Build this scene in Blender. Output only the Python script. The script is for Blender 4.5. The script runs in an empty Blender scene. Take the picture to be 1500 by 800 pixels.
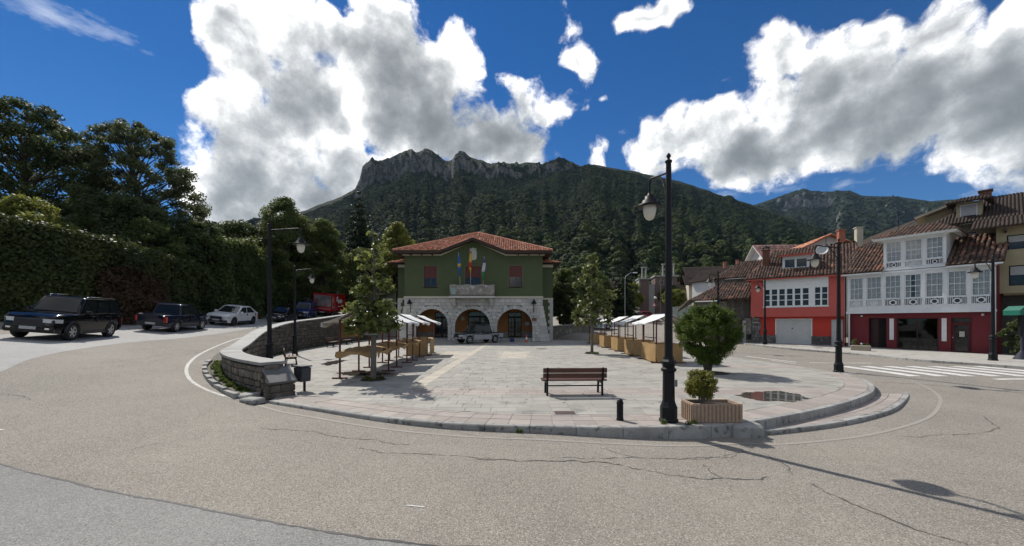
import bpy, bmesh, math, random
import numpy as np
from mathutils import Vector, Matrix, Euler
R = math.radians
random.seed(7); np.random.seed(7)
scene = bpy.context.scene
COL = scene.collection
# ------------------------------------------------------------------ camera
FPX, HOR, EYE = 570.0, 473.0, 2.0
cd = bpy.data.cameras.new('camera'); cam = bpy.data.objects.new('camera', cd); COL.objects.link(cam)
cam.location = (0, 0, EYE); cam.rotation_euler = (R(90), 0, 0)
cd.sensor_width = 36; cd.sensor_fit = 'HORIZONTAL'; cd.lens = 36 * FPX / 1500
cd.shift_y = (HOR - 400) / 1500.0; cd.clip_start = 0.05; cd.clip_end = 20000
scene.camera = cam
# ------------------------------------------------------------------ exposure
scene.view_settings.view_transform = 'Standard'; scene.view_settings.look = 'None'
scene.view_settings.exposure = 0.5; scene.view_settings.gamma = 1.0
scene.view_settings.use_curve_mapping = False
scene.cycles.use_denoising = True
scene.cycles.max_bounces = 6; scene.cycles.transparent_max_bounces = 12
scene.cycles.diffuse_bounces = 3; scene.cycles.glossy_bounces = 3
scene.cycles.caustics_reflective = False; scene.cycles.caustics_refractive = False
scene.cycles.sample_clamp_indirect = 6
# ------------------------------------------------------------------ sun
SUN_EL, SUN_AZ = R(49), R(-37.9)           # azimuth from +Y, negative towards -X
SUN = Vector((math.sin(SUN_AZ) * math.cos(SUN_EL), math.cos(SUN_AZ) * math.cos(SUN_EL), math.sin(SUN_EL)))
sd = bpy.data.lights.new('sun', 'SUN'); sd.energy = 3.6; sd.angle = R(0.53); sd.color = (1.0, 0.95, 0.87)
so = bpy.data.objects.new('sun', sd); COL.objects.link(so)
so.rotation_euler = SUN.to_track_quat('Z', 'Y').to_euler()
so.location = (-30, 40, 60)
# ------------------------------------------------------------------ world: sky with cumulus
def az_el(px, py):
    dx = (px - 750) / FPX; dz = (HOR - py) / FPX
    return math.atan2(dx, 1.0), math.atan2(dz, math.hypot(dx, 1.0))
world = bpy.data.worlds.new('World'); scene.world = world; world.use_nodes = True
def build_sky():
    nt = world.node_tree; nt.nodes.clear(); L = nt.links.new
    def N(t, **k):
        n = nt.nodes.new(t)
        for a, b in k.items(): setattr(n, a, b)
        return n
    def M(op, a, b=None, c=None, clamp=False):
        n = N('ShaderNodeMath', operation=op); n.use_clamp = clamp
        for i, v in enumerate((a, b, c)):
            if v is None: continue
            if isinstance(v, (int, float)): n.inputs[i].default_value = v
            else: L(v, n.inputs[i])
        return n.outputs[0]
    def VM(op, a, b=None, s=None):
        n = N('ShaderNodeVectorMath', operation=op)
        for i, v in enumerate((a, b)):
            if v is None: continue
            if isinstance(v, (tuple, list)): n.inputs[i].default_value = v
            else: L(v, n.inputs[i])
        if s is not None:
            if isinstance(s, (int, float)): n.inputs['Scale'].default_value = s
            else: L(s, n.inputs['Scale'])
        return n.outputs[0]
    sky = N('ShaderNodeTexSky', sky_type='NISHITA'); sky.sun_disc = False
    sky.sun_elevation = SUN_EL; sky.sun_rotation = SUN_AZ
    sky.altitude = 900; sky.air_density = 1.0; sky.dust_density = 0.05; sky.ozone_density = 4.0
    hs = N('ShaderNodeHueSaturation'); hs.inputs['Saturation'].default_value = SKY_SAT; hs.inputs['Value'].default_value = SKY_VAL
    L(sky.outputs[0], hs.inputs['Color'])
    tc = N('ShaderNodeTexCoord').outputs['Generated']
    D = VM('NORMALIZE', tc)
    # (px, py, rx, ry) in photograph pixels turned into sky angles
    blobs = [
        (430, 50, 105, 75), (360, 95, 60, 55), (350, 205, 62, 85), (330, 290, 65, 65), (1500, 130, 90, 100), (400, 265, 95, 80), (450, 150, 90, 95),
        (560, 20, 85, 60), (600, 120, 110, 110), (660, 80, 55, 60), (640, 190, 120, 70), (765, 140, 42, 62), (790, 165, 38, 42), (700, 210, 110, 45),
        (520, 240, 80, 45), (500, 60, 90, 60), (470, 290, 100, 45), (400, 315, 110, 35),
        (862, 72, 36, 30), (940, 12, 55, 24), (850, 34, 22, 24), (885, 141, 12, 10), (862, 154, 8, 8), (870, 237, 28, 16),
        (1148, 80, 52, 60), (1135, 150, 60, 60), (1010, 200, 90, 42), (1100, 215, 120, 55), (1240, 120, 120, 85), (1215, 190, 140, 60),
        (1370, 60, 70, 50), (1360, 130, 120, 85), (1470, 190, 90, 60), (1490, 50, 45, 55), (980, 250, 60, 16), (1300, 60, 60, 40),
        (1440, 240, 70, 12), (1570, 160, 130, 110), (1460, 238, 50, 14),
    ]
    big = [(400, 130, 120, 130), (350, 240, 80, 100), (560, 70, 120, 90), (620, 150, 120, 110), (720, 180, 110, 70), (470, 240, 110, 70), (862, 72, 36, 30), (940, 12, 55, 24), (1150, 110, 60, 80), (1060, 205, 120, 50), (1240, 150, 140, 95), (1370, 120, 130, 100), (1520, 170, 130, 110)]
    def field(Dv, blobs=blobs):
        sx = N('ShaderNodeSeparateXYZ'); L(Dv, sx.inputs[0])
        az = M('ARCTAN2', sx.outputs[0], sx.outputs[1])
        el = M('ARCSINE', sx.outputs[2])
        cb = N('ShaderNodeCombineXYZ'); L(az, cb.inputs[0]); L(el, cb.inputs[1]); ae = cb.outputs[0]
        acc = None
        for (px, py, rx, ry) in blobs:
            a0, e0 = az_el(px, py)
            a1, _ = az_el(px + rx, py); a2, _ = az_el(px - rx, py)
            _, e1 = az_el(px, py - ry); _, e2 = az_el(px, py + ry)
            ra = max(.012, (a1 - a2) / 2); re = max(.008, (e1 - e2) / 2)
            v = N('ShaderNodeVectorMath', operation='MULTIPLY_ADD'); L(ae, v.inputs[0])
            v.inputs[1].default_value = (1 / ra, 1 / re, 0); v.inputs[2].default_value = (-a0 / ra, -e0 / re, 0)
            ln = N('ShaderNodeVectorMath', operation='LENGTH'); L(v.outputs[0], ln.inputs[0])
            sb = min(1.0, (min(rx, 2.2 * ry) / 70.0) ** .9)
            v1 = M('MULTIPLY_ADD', ln.outputs['Value'], -sb, sb - .34 * (1 - sb))
            acc = v1 if acc is None else M('SMOOTH_MAX', acc, v1, 0.25)
        # the rest of the sky, beyond the picture: the same kind of scattered cumulus
        nb = N('ShaderNodeTexNoise'); nb.inputs['Scale'].default_value = 2.6; nb.inputs['Detail'].default_value = 1
        L(Dv, nb.inputs['Vector'])
        side = M('MULTIPLY', M('SUBTRACT', M('ABSOLUTE', az), 1.05), 4.0, clamp=True)
        top = M('MULTIPLY', M('SUBTRACT', el, 0.78), 6.0, clamp=True)
        outm = M('MAXIMUM', side, top)
        gen = M('SUBTRACT', M('MULTIPLY', M('SUBTRACT', nb.outputs[0], 0.49), 4.5), M('SUBTRACT', 2.2, M('MULTIPLY', outm, 2.2)))
        return M('MAXIMUM', acc, gen)
    def noise(v, sc, det, ro=.58, dist=0.0):
        n = N('ShaderNodeTexNoise'); n.inputs['Scale'].default_value = sc; n.inputs['Detail'].default_value = det
        n.inputs['Roughness'].default_value = ro; n.inputs['Distortion'].default_value = dist; L(v, n.inputs['Vector'])
        return n
    def puffs(v, sc):
        n = N('ShaderNodeTexVoronoi', feature='F1'); n.inputs['Scale'].default_value = sc
        n.inputs['Detail'].default_value = 0.0
        L(v, n.inputs['Vector']); return n.outputs['Distance']
    def billow(Dv):
        return M('ADD', M('MULTIPLY', M('SUBTRACT', .48, puffs(Dv, 8.0)), .75), M('ADD', M('MULTIPLY', M('SUBTRACT', .45, puffs(Dv, 22.0)), .30), M('MULTIPLY', M('SUBTRACT', noise(Dv, 14, 6, .66).outputs[0], .5), 1.15)))
    sv = tuple(SUN)
    w1 = noise(D, 6, 3)
    Dw = VM('NORMALIZE', VM('ADD', D, VM('SCALE', VM('SUBTRACT', w1.outputs['Color'], (.5, .5, .5)), None, 0.16)))
    n1 = M('MULTIPLY', M('SUBTRACT', noise(D, 4.5, 3).outputs[0], .5), .5)
    bil = billow(VM('ADD', D, VM('SCALE', VM('SUBTRACT', w1.outputs['Color'], (.5, .5, .5)), None, 0.06)))
    f0 = M('ADD', field(Dw), n1)
    d0 = M('ADD', M('ADD', f0, bil), CLOUD_BIAS)
    D1 = VM('NORMALIZE', VM('ADD', Dw, tuple(0.085 * c for c in sv)))
    f1 = M('ADD', field(D1, big), n1)
    bil1 = billow(VM('ADD', D, tuple(0.022 * c for c in sv)))
    mask = N('ShaderNodeMapRange'); mask.interpolation_type = 'SMOOTHSTEP'
    mask.inputs['From Min'].default_value = 0.0; mask.inputs['From Max'].default_value = 0.38
    L(d0, mask.inputs[0])
    # light through the cloud: thick towards the sun -> grey, thin or open towards the sun -> bright
    tau = M('ADD', M('MULTIPLY', M('MAXIMUM', M('ADD', f1, .0), 0.0), 2.1), M('MULTIPLY', M('MAXIMUM', M('SUBTRACT', f0, .12), 0.0), 1.5))
    tau = M('ADD', tau, M('MULTIPLY', M('SUBTRACT', bil1, bil), 2.2))
    tau = M('ADD', M('MAXIMUM', tau, 0.0), M('MULTIPLY', M('MAXIMUM', bil, 0.0), .15))
    tr = M('EXPONENT', M('MULTIPLY', tau, -1.0))
    fwd = N('ShaderNodeVectorMath', operation='DOT_PRODUCT'); L(D, fwd.inputs[0]); fwd.inputs[1].default_value = sv
    ph = M('ADD', 0.8, M('MULTIPLY', M('POWER', M('MAXIMUM', fwd.outputs['Value'], 0.0), 6.0), 0.8))
    lit = M('MULTIPLY', tr, ph)
    val = M('ADD', CLOUD_BASE, M('MULTIPLY', lit, CLOUD_LIT))
    cc = N('ShaderNodeMix', data_type='RGBA'); L(M('MULTIPLY', lit, 1.5, clamp=True), cc.inputs[0])
    cc.inputs[6].default_value = (0.88, 0.95, 1.0, 1); cc.inputs[7].default_value = (1.0, 0.985, 0.96, 1)
    ccv = VM('SCALE', cc.outputs[2], None, val)
    # thin high veils
    veil = field(D, [(60, 12, 190, 26), (150, 42, 90, 14), (1130, 276, 150, 14), (1250, 268, 80, 10), (1420, 286, 120, 10), (160, 152, 40, 8), (250, 140, 50, 6), (1050, 122, 40, 12), (1460, 262, 90, 12)])
    st_ = noise(VM('MULTIPLY', D, (3.0, 3.0, 9.0)), 5, 6, .65)
    vm_ = M('MULTIPLY', M('ADD', M('MULTIPLY', veil, .9), M('MULTIPLY', M('SUBTRACT', st_.outputs[0], .52), 2.4)), .42, clamp=True)
    vx = N('ShaderNodeMix', data_type='RGBA'); L(M('MINIMUM', vm_, .55), vx.inputs[0]); L(VM('MULTIPLY', hs.outputs[0], (.72, .93, 1.10)), vx.inputs[6]); vx.inputs[7].default_value = (7.5, 7.8, 8.2, 1)
    mx = N('ShaderNodeMix', data_type='RGBA'); L(mask.outputs[0], mx.inputs[0]); L(vx.outputs[2], mx.inputs[6]); L(ccv, mx.inputs[7])
    bg = N('ShaderNodeBackground'); bg.inputs['Strength'].default_value = SKY_STR; L(mx.outputs[2], bg.inputs['Color'])
    out = N('ShaderNodeOutputWorld'); L(bg.outputs[0], out.inputs['Surface'])
SKY_STR, SKY_SAT, SKY_VAL, CLOUD_BASE, CLOUD_LIT, CLOUD_BIAS = 0.12, 1.33, 0.46, 1.2, 10.2, 0.17
build_sky()
world.cycles.sampling_method = 'MANUAL'; world.cycles.sample_map_resolution = 512
# ------------------------------------------------------------------ helpers
def P(px, py, Y): return ((px - 750) / FPX * Y, Y, EYE + (HOR - py) / FPX * Y)
def tag(o, label=None, cat=None, group=None, kind=None):
    if label: o['label'] = label
    if cat: o['category'] = cat
    if group: o['group'] = group
    if kind: o['kind'] = kind
    return o
def empty(name, loc=(0, 0, 0), rz=0.0, label=None, cat=None, group=None):
    o = bpy.data.objects.new(name, None); COL.objects.link(o); o.location = loc; o.rotation_euler = (0, 0, rz)
    o.empty_display_size = .2
    return tag(o, label, cat, group)
def link(name, me, m=None, parent=None, loc=None):
    o = bpy.data.objects.new(name, me); COL.objects.link(o)
    if m is not None and not me.materials: me.materials.append(m)
    if parent: o.parent = parent
    if loc is not None: o.location = loc
    return o
def copy_tree(o, parent=None):
    c = o.copy(); COL.objects.link(c)
    if parent is not None: c.parent = parent
    for ch in list(o.children): copy_tree(ch, c)
    return c
class MB:
    def __init__(s): s.v = []; s.f = []; s.a = []; s.smooth = []
    def add(s, vs, fs, val=None, smooth=False):
        b = len(s.v); s.v.extend([tuple(p) for p in vs])
        for f in fs: s.f.append(tuple(b + i for i in f)); s.a.append(0.5 if val is None else val); s.smooth.append(smooth)
        return s
    def box(s, x0, x1, y0, y1, z0, z1, val=None, T=None):
        p = [(x, y, z) for z in (z0, z1) for y in (y0, y1) for x in (x0, x1)]
        if T is not None: p = [tuple(T @ Vector(q)) for q in p]
        return s.add(p, [(0, 2, 3, 1), (4, 5, 7, 6), (0, 1, 5, 4), (2, 6, 7, 3), (0, 4, 6, 2), (1, 3, 7, 5)], val)
    def cbox(s, x0, x1, y0, y1, z0, z1, c, val=None, T=None):
        # box with chamfered vertical and top edges
        c = min(c, (x1 - x0) * .45, (y1 - y0) * .45, (z1 - z0) * .45)
        ring = lambda k: [(x0 + k, y0 + c, 0), (x0 + c, y0 + k, 0), (x1 - c, y0 + k, 0), (x1 - k, y0 + c, 0), (x1 - k, y1 - c, 0), (x1 - c, y1 - k, 0), (x0 + c, y1 - k, 0), (x0 + k, y1 - c, 0)]
        ins = [(x0 + c, y0 + c, 0), (x0 + c, y0 + c, 0), (x1 - c, y0 + c, 0), (x1 - c, y0 + c, 0), (x1 - c, y1 - c, 0), (x1 - c, y1 - c, 0), (x0 + c, y1 - c, 0), (x0 + c, y1 - c, 0)]
        p = [(a, b, z0) for a, b, _ in ring(0)] + [(a, b, z1 - c) for a, b, _ in ring(0)] + [(x0 + c, y0 + c, z1), (x1 - c, y0 + c, z1), (x1 - c, y1 - c, z1), (x0 + c, y1 - c, z1)]
        if T is not None: p = [tuple(T @ Vector(q)) for q in p]
        f = [tuple(reversed(range(8)))] + [(i, (i + 1) % 8, 8 + (i + 1) % 8, 8 + i) for i in range(8)]
        f += [(16, 17, 18, 19), (9, 10, 17, 16), (11, 12, 18, 17), (13, 14, 19, 18), (15, 8, 16, 19), (8, 9, 16), (10, 11, 17), (12, 13, 18), (14, 15, 19)]
        return s.add(p, f, val)
    def prism(s, poly, a0, a1, axis='z', val=None):
        n = len(poly)
        mk = {'z': lambda p, a: (p[0], p[1], a), 'y': lambda p, a: (p[0], a, p[1]), 'x': lambda p, a: (a, p[0], p[1])}[axis]
        vs = [mk(p, a0) for p in poly] + [mk(p, a1) for p in poly]
        fs = [tuple(reversed(range(n))), tuple(range(n, 2 * n))] + [(i, (i + 1) % n, n + (i + 1) % n, n + i) for i in range(n)]
        return s.add(vs, fs, val)
    def lathe(s, prof, n=16, c=(0, 0, 0), T=None, smooth=True, ends=True):
        vs = []
        for (r, z) in prof:
            for k in range(n):
                a = 2 * math.pi * k / n; vs.append((c[0] + r * math.cos(a), c[1] + r * math.sin(a), c[2] + z))
        if T is not None: vs = [tuple(T @ Vector(q)) for q in vs]
        fs = []
        for i in range(len(prof) - 1):
            for k in range(n):
                fs.append((i * n + k, i * n + (k + 1) % n, (i + 1) * n + (k + 1) % n, (i + 1) * n + k))
        b = len(s.f); s.add(vs, fs, None, smooth)
        if ends:
            m = len(prof) - 1
            s.add([vs[k] for k in range(n)], [tuple(reversed(range(n)))]); s.add([vs[m * n + k] for k in range(n)], [tuple(range(n))])
        return s
    def tube(s, pts, rad, n=8, smooth=True):
        pts = [Vector(p) for p in pts]
        rads = rad if isinstance(rad, (list, tuple)) else [rad] * len(pts)
        vs = []; up0 = None
        for i, p in enumerate(pts):
            t = (pts[min(i + 1, len(pts) - 1)] - pts[max(i - 1, 0)]).normalized()
            if up0 is None:
                up0 = Vector((0, 0, 1)) if abs(t.z) < .9 else Vector((1, 0, 0))
            a = t.cross(up0).normalized(); b = a.cross(t).normalized(); up0 = b
            for k in range(n):
                an = 2 * math.pi * k / n; vs.append(p + (a * math.cos(an) + b * math.sin(an)) * rads[i])
        fs = [(i * n + k, i * n + (k + 1) % n, (i + 1) * n + (k + 1) % n, (i + 1) * n + k) for i in range(len(pts) - 1) for k in range(n)]
        s.add(vs, fs, None, smooth)
        s.add(vs[:n], [tuple(reversed(range(n)))]); s.add(vs[-n:], [tuple(range(n))])
        return s
    def mesh(s, name):
        me = bpy.data.meshes.new(name); me.from_pydata(s.v, [], s.f); me.validate(clean_customdata=False)
        if len(me.polygons) == len(s.f):
            at = me.attributes.new('v', 'FLOAT', 'FACE'); at.data.foreach_set('value', s.a)
            me.polygons.foreach_set('use_smooth', s.smooth)
        bm = bmesh.new(); bm.from_mesh(me); bmesh.ops.recalc_face_normals(bm, faces=bm.faces); bm.to_mesh(me); bm.free()
        return me
    def build(s, name, m, parent=None, loc=None, bevel=0):
        o = link(name, s.mesh(name), m, parent, loc)
        if bevel:
            b = o.modifiers.new('bevel', 'BEVEL'); b.width = bevel; b.segments = 2; b.limit_method = 'ANGLE'; b.angle_limit = R(40)
        return o
def box(name, m, parent, x0, x1, y0, y1, z0, z1, bevel=0): return MB().box(x0, x1, y0, y1, z0, z1).build(name, m, parent, bevel=bevel)
def smooth(a, b, x):
    t = np.clip((x - a) / (b - a), 0, 1); return t * t * (3 - 2 * t)
def catmull(pts, step):
    pts = [np.array(p, float) for p in pts]; out = []
    for i in range(len(pts) - 1):
        p0 = pts[max(i - 1, 0)]; p1 = pts[i]; p2 = pts[i + 1]; p3 = pts[min(i + 2, len(pts) - 1)]
        n = max(2, int(np.linalg.norm(p2 - p1) / step * 4))
        for k in range(n):
            t = k / n
            out.append(.5 * ((2 * p1) + (-p0 + p2) * t + (2 * p0 - 5 * p1 + 4 * p2 - p3) * t * t + (-p0 + 3 * p1 - 3 * p2 + p3) * t ** 3))
    out.append(pts[-1]); out = np.array(out)
    d = np.r_[0, np.cumsum(np.linalg.norm(np.diff(out, axis=0), axis=1))]
    m = max(1, int(round(d[-1] / step))); q = np.linspace(0, d[-1], m + 1)
    return np.stack([np.interp(q, d, out[:, k]) for k in range(out.shape[1])], 1)
def offset2(pl, w):
    t = np.gradient(pl[:, :2], axis=0); t /= np.linalg.norm(t, axis=1)[:, None] + 1e-9
    return pl[:, :2] + np.stack([t[:, 1], -t[:, 0]], 1) * w      # to the right of the walking direction
# ------------------------------------------------------------------ materials
_M = {}
def pm(name, c1, c2=None, scale=3.0, rough=0.7, bump=0.0, bscale=30.0, metal=0.0, spec=0.4, detail=6, vary=0.0, attr=0.0, rnd=0.0, stretch=None, coat=0.0, c3=None, s3=40.0):
    if name in _M: return _M[name]
    m = bpy.data.materials.new(name); m.use_nodes = True; nt = m.node_tree; L = nt.links.new
    b = nt.nodes['Principled BSDF']
    b.inputs['Roughness'].default_value = rough; b.inputs['Metallic'].default_value = metal
    b.inputs['Specular IOR Level'].default_value = spec; b.inputs['Coat Weight'].default_value = coat
    def N(t): return nt.nodes.new(t)
    geo = N('ShaderNodeNewGeometry'); vec = geo.outputs['Position']
    if stretch:
        mp = N('ShaderNodeMapping'); mp.inputs['Scale'].default_value = stretch; L(vec, mp.inputs[0]); vec = mp.outputs[0]
    c1 = tuple(c1) + (1,); c2 = tuple(c2 if c2 else c1[:3]) + (1,)
    nz = N('ShaderNodeTexNoise'); nz.inputs['Scale'].default_value = scale; nz.inputs['Detail'].default_value = detail; nz.inputs['Roughness'].default_value = .62
    L(vec, nz.inputs['Vector'])
    mr = N('ShaderNodeMapRange'); mr.inputs['From Min'].default_value = .32; mr.inputs['From Max'].default_value = .68; L(nz.outputs[0], mr.inputs[0])
    mx = N('ShaderNodeMix'); mx.data_type = 'RGBA'; mx.inputs[6].default_value = c1; mx.inputs[7].default_value = c2; L(mr.outputs[0], mx.inputs[0])
    col = mx.outputs[2]
    if c3:
        n3 = N('ShaderNodeTexNoise'); n3.inputs['Scale'].default_value = s3; n3.inputs['Detail'].default_value = 3; L(vec, n3.inputs['Vector'])
        r3 = N('ShaderNodeMapRange'); r3.inputs['From Min'].default_value = .55; r3.inputs['From Max'].default_value = .68; L(n3.outputs[0], r3.inputs[0])
        m3 = N('ShaderNodeMix'); m3.data_type = 'RGBA'; m3.inputs[7].default_value = tuple(c3) + (1,); L(r3.outputs[0], m3.inputs[0]); L(col, m3.inputs[6]); col = m3.outputs[2]
    val = None
    if attr:
        at = N('ShaderNodeAttribute'); at.attribute_name = 'v'
        k = N('ShaderNodeMapRange'); k.inputs['To Min'].default_value = 1 - attr; k.inputs['To Max'].default_value = 1 + attr; L(at.outputs['Fac'], k.inputs[0]); val = k.outputs[0]
    if rnd:
        oi = N('ShaderNodeObjectInfo'); k = N('ShaderNodeMapRange'); k.inputs['To Min'].default_value = 1 - rnd; k.inputs['To Max'].default_value = 1 + rnd
        L(oi.outputs['Random'], k.inputs[0])
        if val is None: val = k.outputs[0]
        else:
            q = N('ShaderNodeMath'); q.operation = 'MULTIPLY'; L(val, q.inputs[0]); L(k.outputs[0], q.inputs[1]); val = q.outputs[0]
    if val is not None:
        sc = N('ShaderNodeVectorMath'); sc.operation = 'SCALE'; L(col, sc.inputs[0]); L(val, sc.inputs['Scale']); col = sc.outputs[0]
    L(col, b.inputs['Base Color'])
    if vary:
        r2 = N('ShaderNodeMapRange'); r2.inputs['To Min'].default_value = max(0, rough - vary); r2.inputs['To Max'].default_value = min(1, rough + vary); L(nz.outputs[0], r2.inputs[0]); L(r2.outputs[0], b.inputs['Roughness'])
    if bump:
        nb = N('ShaderNodeTexNoise'); nb.inputs['Scale'].default_value = bscale; nb.inputs['Detail'].default_value = 5; L(vec, nb.inputs['Vector'])
        bp = N('ShaderNodeBump'); bp.inputs['Strength'].default_value = bump; bp.inputs['Distance'].default_value = .5 / bscale; L(nb.outputs[0], bp.inputs['Height']); L(bp.outputs[0], b.inputs['Normal'])
    _M[name] = m
    return m
def leaf_mat(name, c1, c2, scale=.6, trans=.42, gloss=.55, spec=.25):
    if name in _M: return _M[name]
    m = bpy.data.materials.new(name); m.use_nodes = True; nt = m.node_tree; L = nt.links.new; nt.nodes.clear()
    N = nt.nodes.new
    geo = N('ShaderNodeNewGeometry'); nz = N('ShaderNodeTexNoise'); nz.inputs['Scale'].default_value = scale; nz.inputs['Detail'].default_value = 3; L(geo.outputs['Position'], nz.inputs['Vector'])
    at = N('ShaderNodeAttribute'); at.attribute_name = 'v'
    ad = N('ShaderNodeMath'); ad.operation = 'ADD'; L(nz.outputs[0], ad.inputs[0]); L(at.outputs['Fac'], ad.inputs[1])
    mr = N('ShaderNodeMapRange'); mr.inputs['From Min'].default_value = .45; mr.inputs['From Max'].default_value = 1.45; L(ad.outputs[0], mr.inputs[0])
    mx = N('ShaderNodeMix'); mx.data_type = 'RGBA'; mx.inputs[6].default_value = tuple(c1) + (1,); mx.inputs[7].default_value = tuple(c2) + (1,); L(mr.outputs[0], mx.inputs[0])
    b = N('ShaderNodeBsdfPrincipled'); b.inputs['Roughness'].default_value = gloss; b.inputs['Specular IOR Level'].default_value = spec; L(mx.outputs[2], b.inputs['Base Color'])
    t = N('ShaderNodeBsdfTranslucent'); hs = N('ShaderNodeHueSaturation'); hs.inputs['Value'].default_value = 1.5; hs.inputs['Hue'].default_value = .48; L(mx.outputs[2], hs.inputs['Color']); L(hs.outputs[0], t.inputs['Color'])
    ms = N('ShaderNodeMixShader'); ms.inputs[0].default_value = trans; L(b.outputs[0], ms.inputs[1]); L(t.outputs[0], ms.inputs[2])
    o = N('ShaderNodeOutputMaterial'); L(ms.outputs[0], o.inputs['Surface'])
    _M[name] = m
    return m
def glass_mat(name, tint=(.8, .85, .85), see=.6):
    if name in _M: return _M[name]
    m = bpy.data.materials.new(name); m.use_nodes = True; nt = m.node_tree; L = nt.links.new; nt.nodes.clear(); N = nt.nodes.new
    t = N('ShaderNodeBsdfTransparent'); t.inputs[0].default_value = tuple(c * see for c in tint) + (1,)
    g = N('ShaderNodeBsdfGlossy'); g.inputs['Roughness'].default_value = .03; g.inputs['Color'].default_value = (.9, .95, 1, 1)
    fr = N('ShaderNodeFresnel'); fr.inputs['IOR'].default_value = 1.45
    ms = N('ShaderNodeMixShader'); L(fr.outputs[0], ms.inputs[0]); L(t.outputs[0], ms.inputs[1]); L(g.outputs[0], ms.inputs[2])
    o = N('ShaderNodeOutputMaterial'); L(ms.outputs[0], o.inputs['Surface'])
    _M[name] = m
    return m
DARKGLASS = pm('dark_glass', (.010, .011, .012), (.018, .019, .02), 2, rough=.06, spec=.5)
BLACKM = pm('black_iron', (.0045, .0055, .0075), (.009, .010, .012), 8, rough=.5, bump=.05, bscale=60, spec=.22)
GLASS = glass_mat('clear_glass', (.97, .98, .98), .95)
WHITE = pm('white_paint', (.72, .74, .74), (.64, .66, .66), 2.5, rough=.45, bump=.04, bscale=50)
# ------------------------------------------------------------------ terrain function
WALL = np.array([(-6.45, 11.05), (-8.5, 12.75), (-10.7, 15.3), (-12.5, 18.5), (-14.1, 22), (-15.2, 25), (-15.9, 28.5), (-16.8, 34.5), (-17.2, 42), (-17.4, 50)], float)
WTOP = np.array([.92, .92, .93, 1.02, 1.45, 1.75, 2.08, 2.42, 2.96, 3.4])
FRONT = [(-6.25, 10.0), (-3.29, 8.46), (-1.62, 7.83), (-.47, 7.6), (.66, 7.48), (1.9, 7.42), (3.4, 7.5), (4.75, 7.8)]
RIGHT = [(4.75, 7.8), (6.2, 8.5), (8.37, 9.74), (10.2, 11.05), (11.25, 12.05), (12.15, 13.2), (12.8, 14.4), (13.2, 15.7)]
LOWER = [(4.78, 7.72), (5.8, 7.98), (7.44, 8.6), (9.4, 9.66), (11.1, 10.95), (12.3, 12.05), (13.15, 13.2), (13.8, 14.5), (14.0, 15.9)]
BACKSIDE = [(13.3, 18), (13.0, 22), (12.2, 28), (11, 34), (9.5, 39), (7.5, 44), (4, 49), (-17.3, 49)]
PLAZA = np.array(FRONT[:-1] + RIGHT + BACKSIDE + [tuple(p) for p in WALL[8::-1]], float)
def inside(x, y, poly):
    x = np.asarray(x, float); y = np.asarray(y, float); c = np.zeros(x.shape, bool); n = len(poly)
    for i in range(n):
        x0, y0 = poly[i]; x1, y1 = poly[(i + 1) % n]
        if y0 == y1: continue
        c ^= ((y0 > y) != (y1 > y)) & (x < (x1 - x0) * (y - y0) / (y1 - y0) + x0)
    return c
def gz(x, y, under=True):
    x = np.asarray(x, float); y = np.asarray(y, float)
    r = -(0.07 + .05 * smooth(-5, 0, x) + .13 * smooth(0, 4, x))
    k = smooth(9.5, 15.8, y); r = r * (1 - k) - .012 * k
    rise = .085 * (np.minimum(y, 120) - 38) * smooth(36, 46, y) * smooth(4, 8, x)
    rise = rise + .05 * np.clip(y - 60, 0, 80) * (1 - smooth(4, 8, x)) * smooth(-14, -8, x)
    rise = rise + .2 * smooth(22, 34, y) * smooth(12, 18, x) * (1 - smooth(40, 60, y))
    yc = np.minimum(y, 60)
    Lz = (.1076 * np.minimum(-x, 34) - .0744 * yc + .00167 * yc * yc - .149 + .1 * np.clip(y - 60, 0, 60)) * smooth(3, 13, y)
    xw = np.interp(y, WALL[:, 1], WALL[:, 0] - .35)
    Lz = np.maximum(Lz, 0) * smooth(-.15, .25, xw - x)
    z = r + rise + Lz
    if under:
        k_ = np.ones(x.shape, bool)
        for dx_, dy_ in ((.42, 0), (-.42, 0), (0, .42), (0, -.42)): k_ &= inside(x + dx_, y + dy_, PLAZA)
        z = np.where(k_, np.minimum(z, -.3), np.where(inside(x, y, PLAZA), np.minimum(z, -.03), z))
    return z
def ghit(px, py, dz=0.0):
    dx = (px - 750) / FPX; s = (HOR - py) / FPX; y = 1.0
    prev = None
    while y < 400:
        d = EYE + s * y - (float(gz(dx * y, y, False)) + dz)
        if d <= 0: break
        y += .02
    return (dx * y, y)
def grid_mesh(name, xs, ys, zf):
    X, Y = np.meshgrid(xs, ys); Z = zf(X, Y); nx, ny = len(xs), len(ys)
    V = np.stack([X, Y, Z], -1).reshape(-1, 3)
    i = (np.arange(ny - 1)[:, None] * nx + np.arange(nx - 1)[None]).ravel()
    Fq = np.stack([i, i + 1, i + nx + 1, i + nx], 1)
    return quad_mesh(name, V, Fq, smooth_=True)
def quad_mesh(name, V, Fq, vals=None, smooth_=False):
    me = bpy.data.meshes.new(name); n = len(Fq); k = Fq.shape[1]
    me.vertices.add(len(V)); me.vertices.foreach_set('co', np.ascontiguousarray(V, dtype=np.float32).ravel())
    me.loops.add(n * k); me.loops.foreach_set('vertex_index', np.ascontiguousarray(Fq, dtype=np.int32).ravel())
    me.polygons.add(n); me.polygons.foreach_set('loop_start', np.arange(0, n * k, k, dtype=np.int32))
    if smooth_: me.polygons.foreach_set('use_smooth', np.ones(n, bool))
    me.update(calc_edges=True)
    if vals is not None:
        at = me.attributes.new('v', 'FLOAT', 'FACE'); at.data.foreach_set('value', np.asarray(vals, np.float32))
    return me
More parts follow.
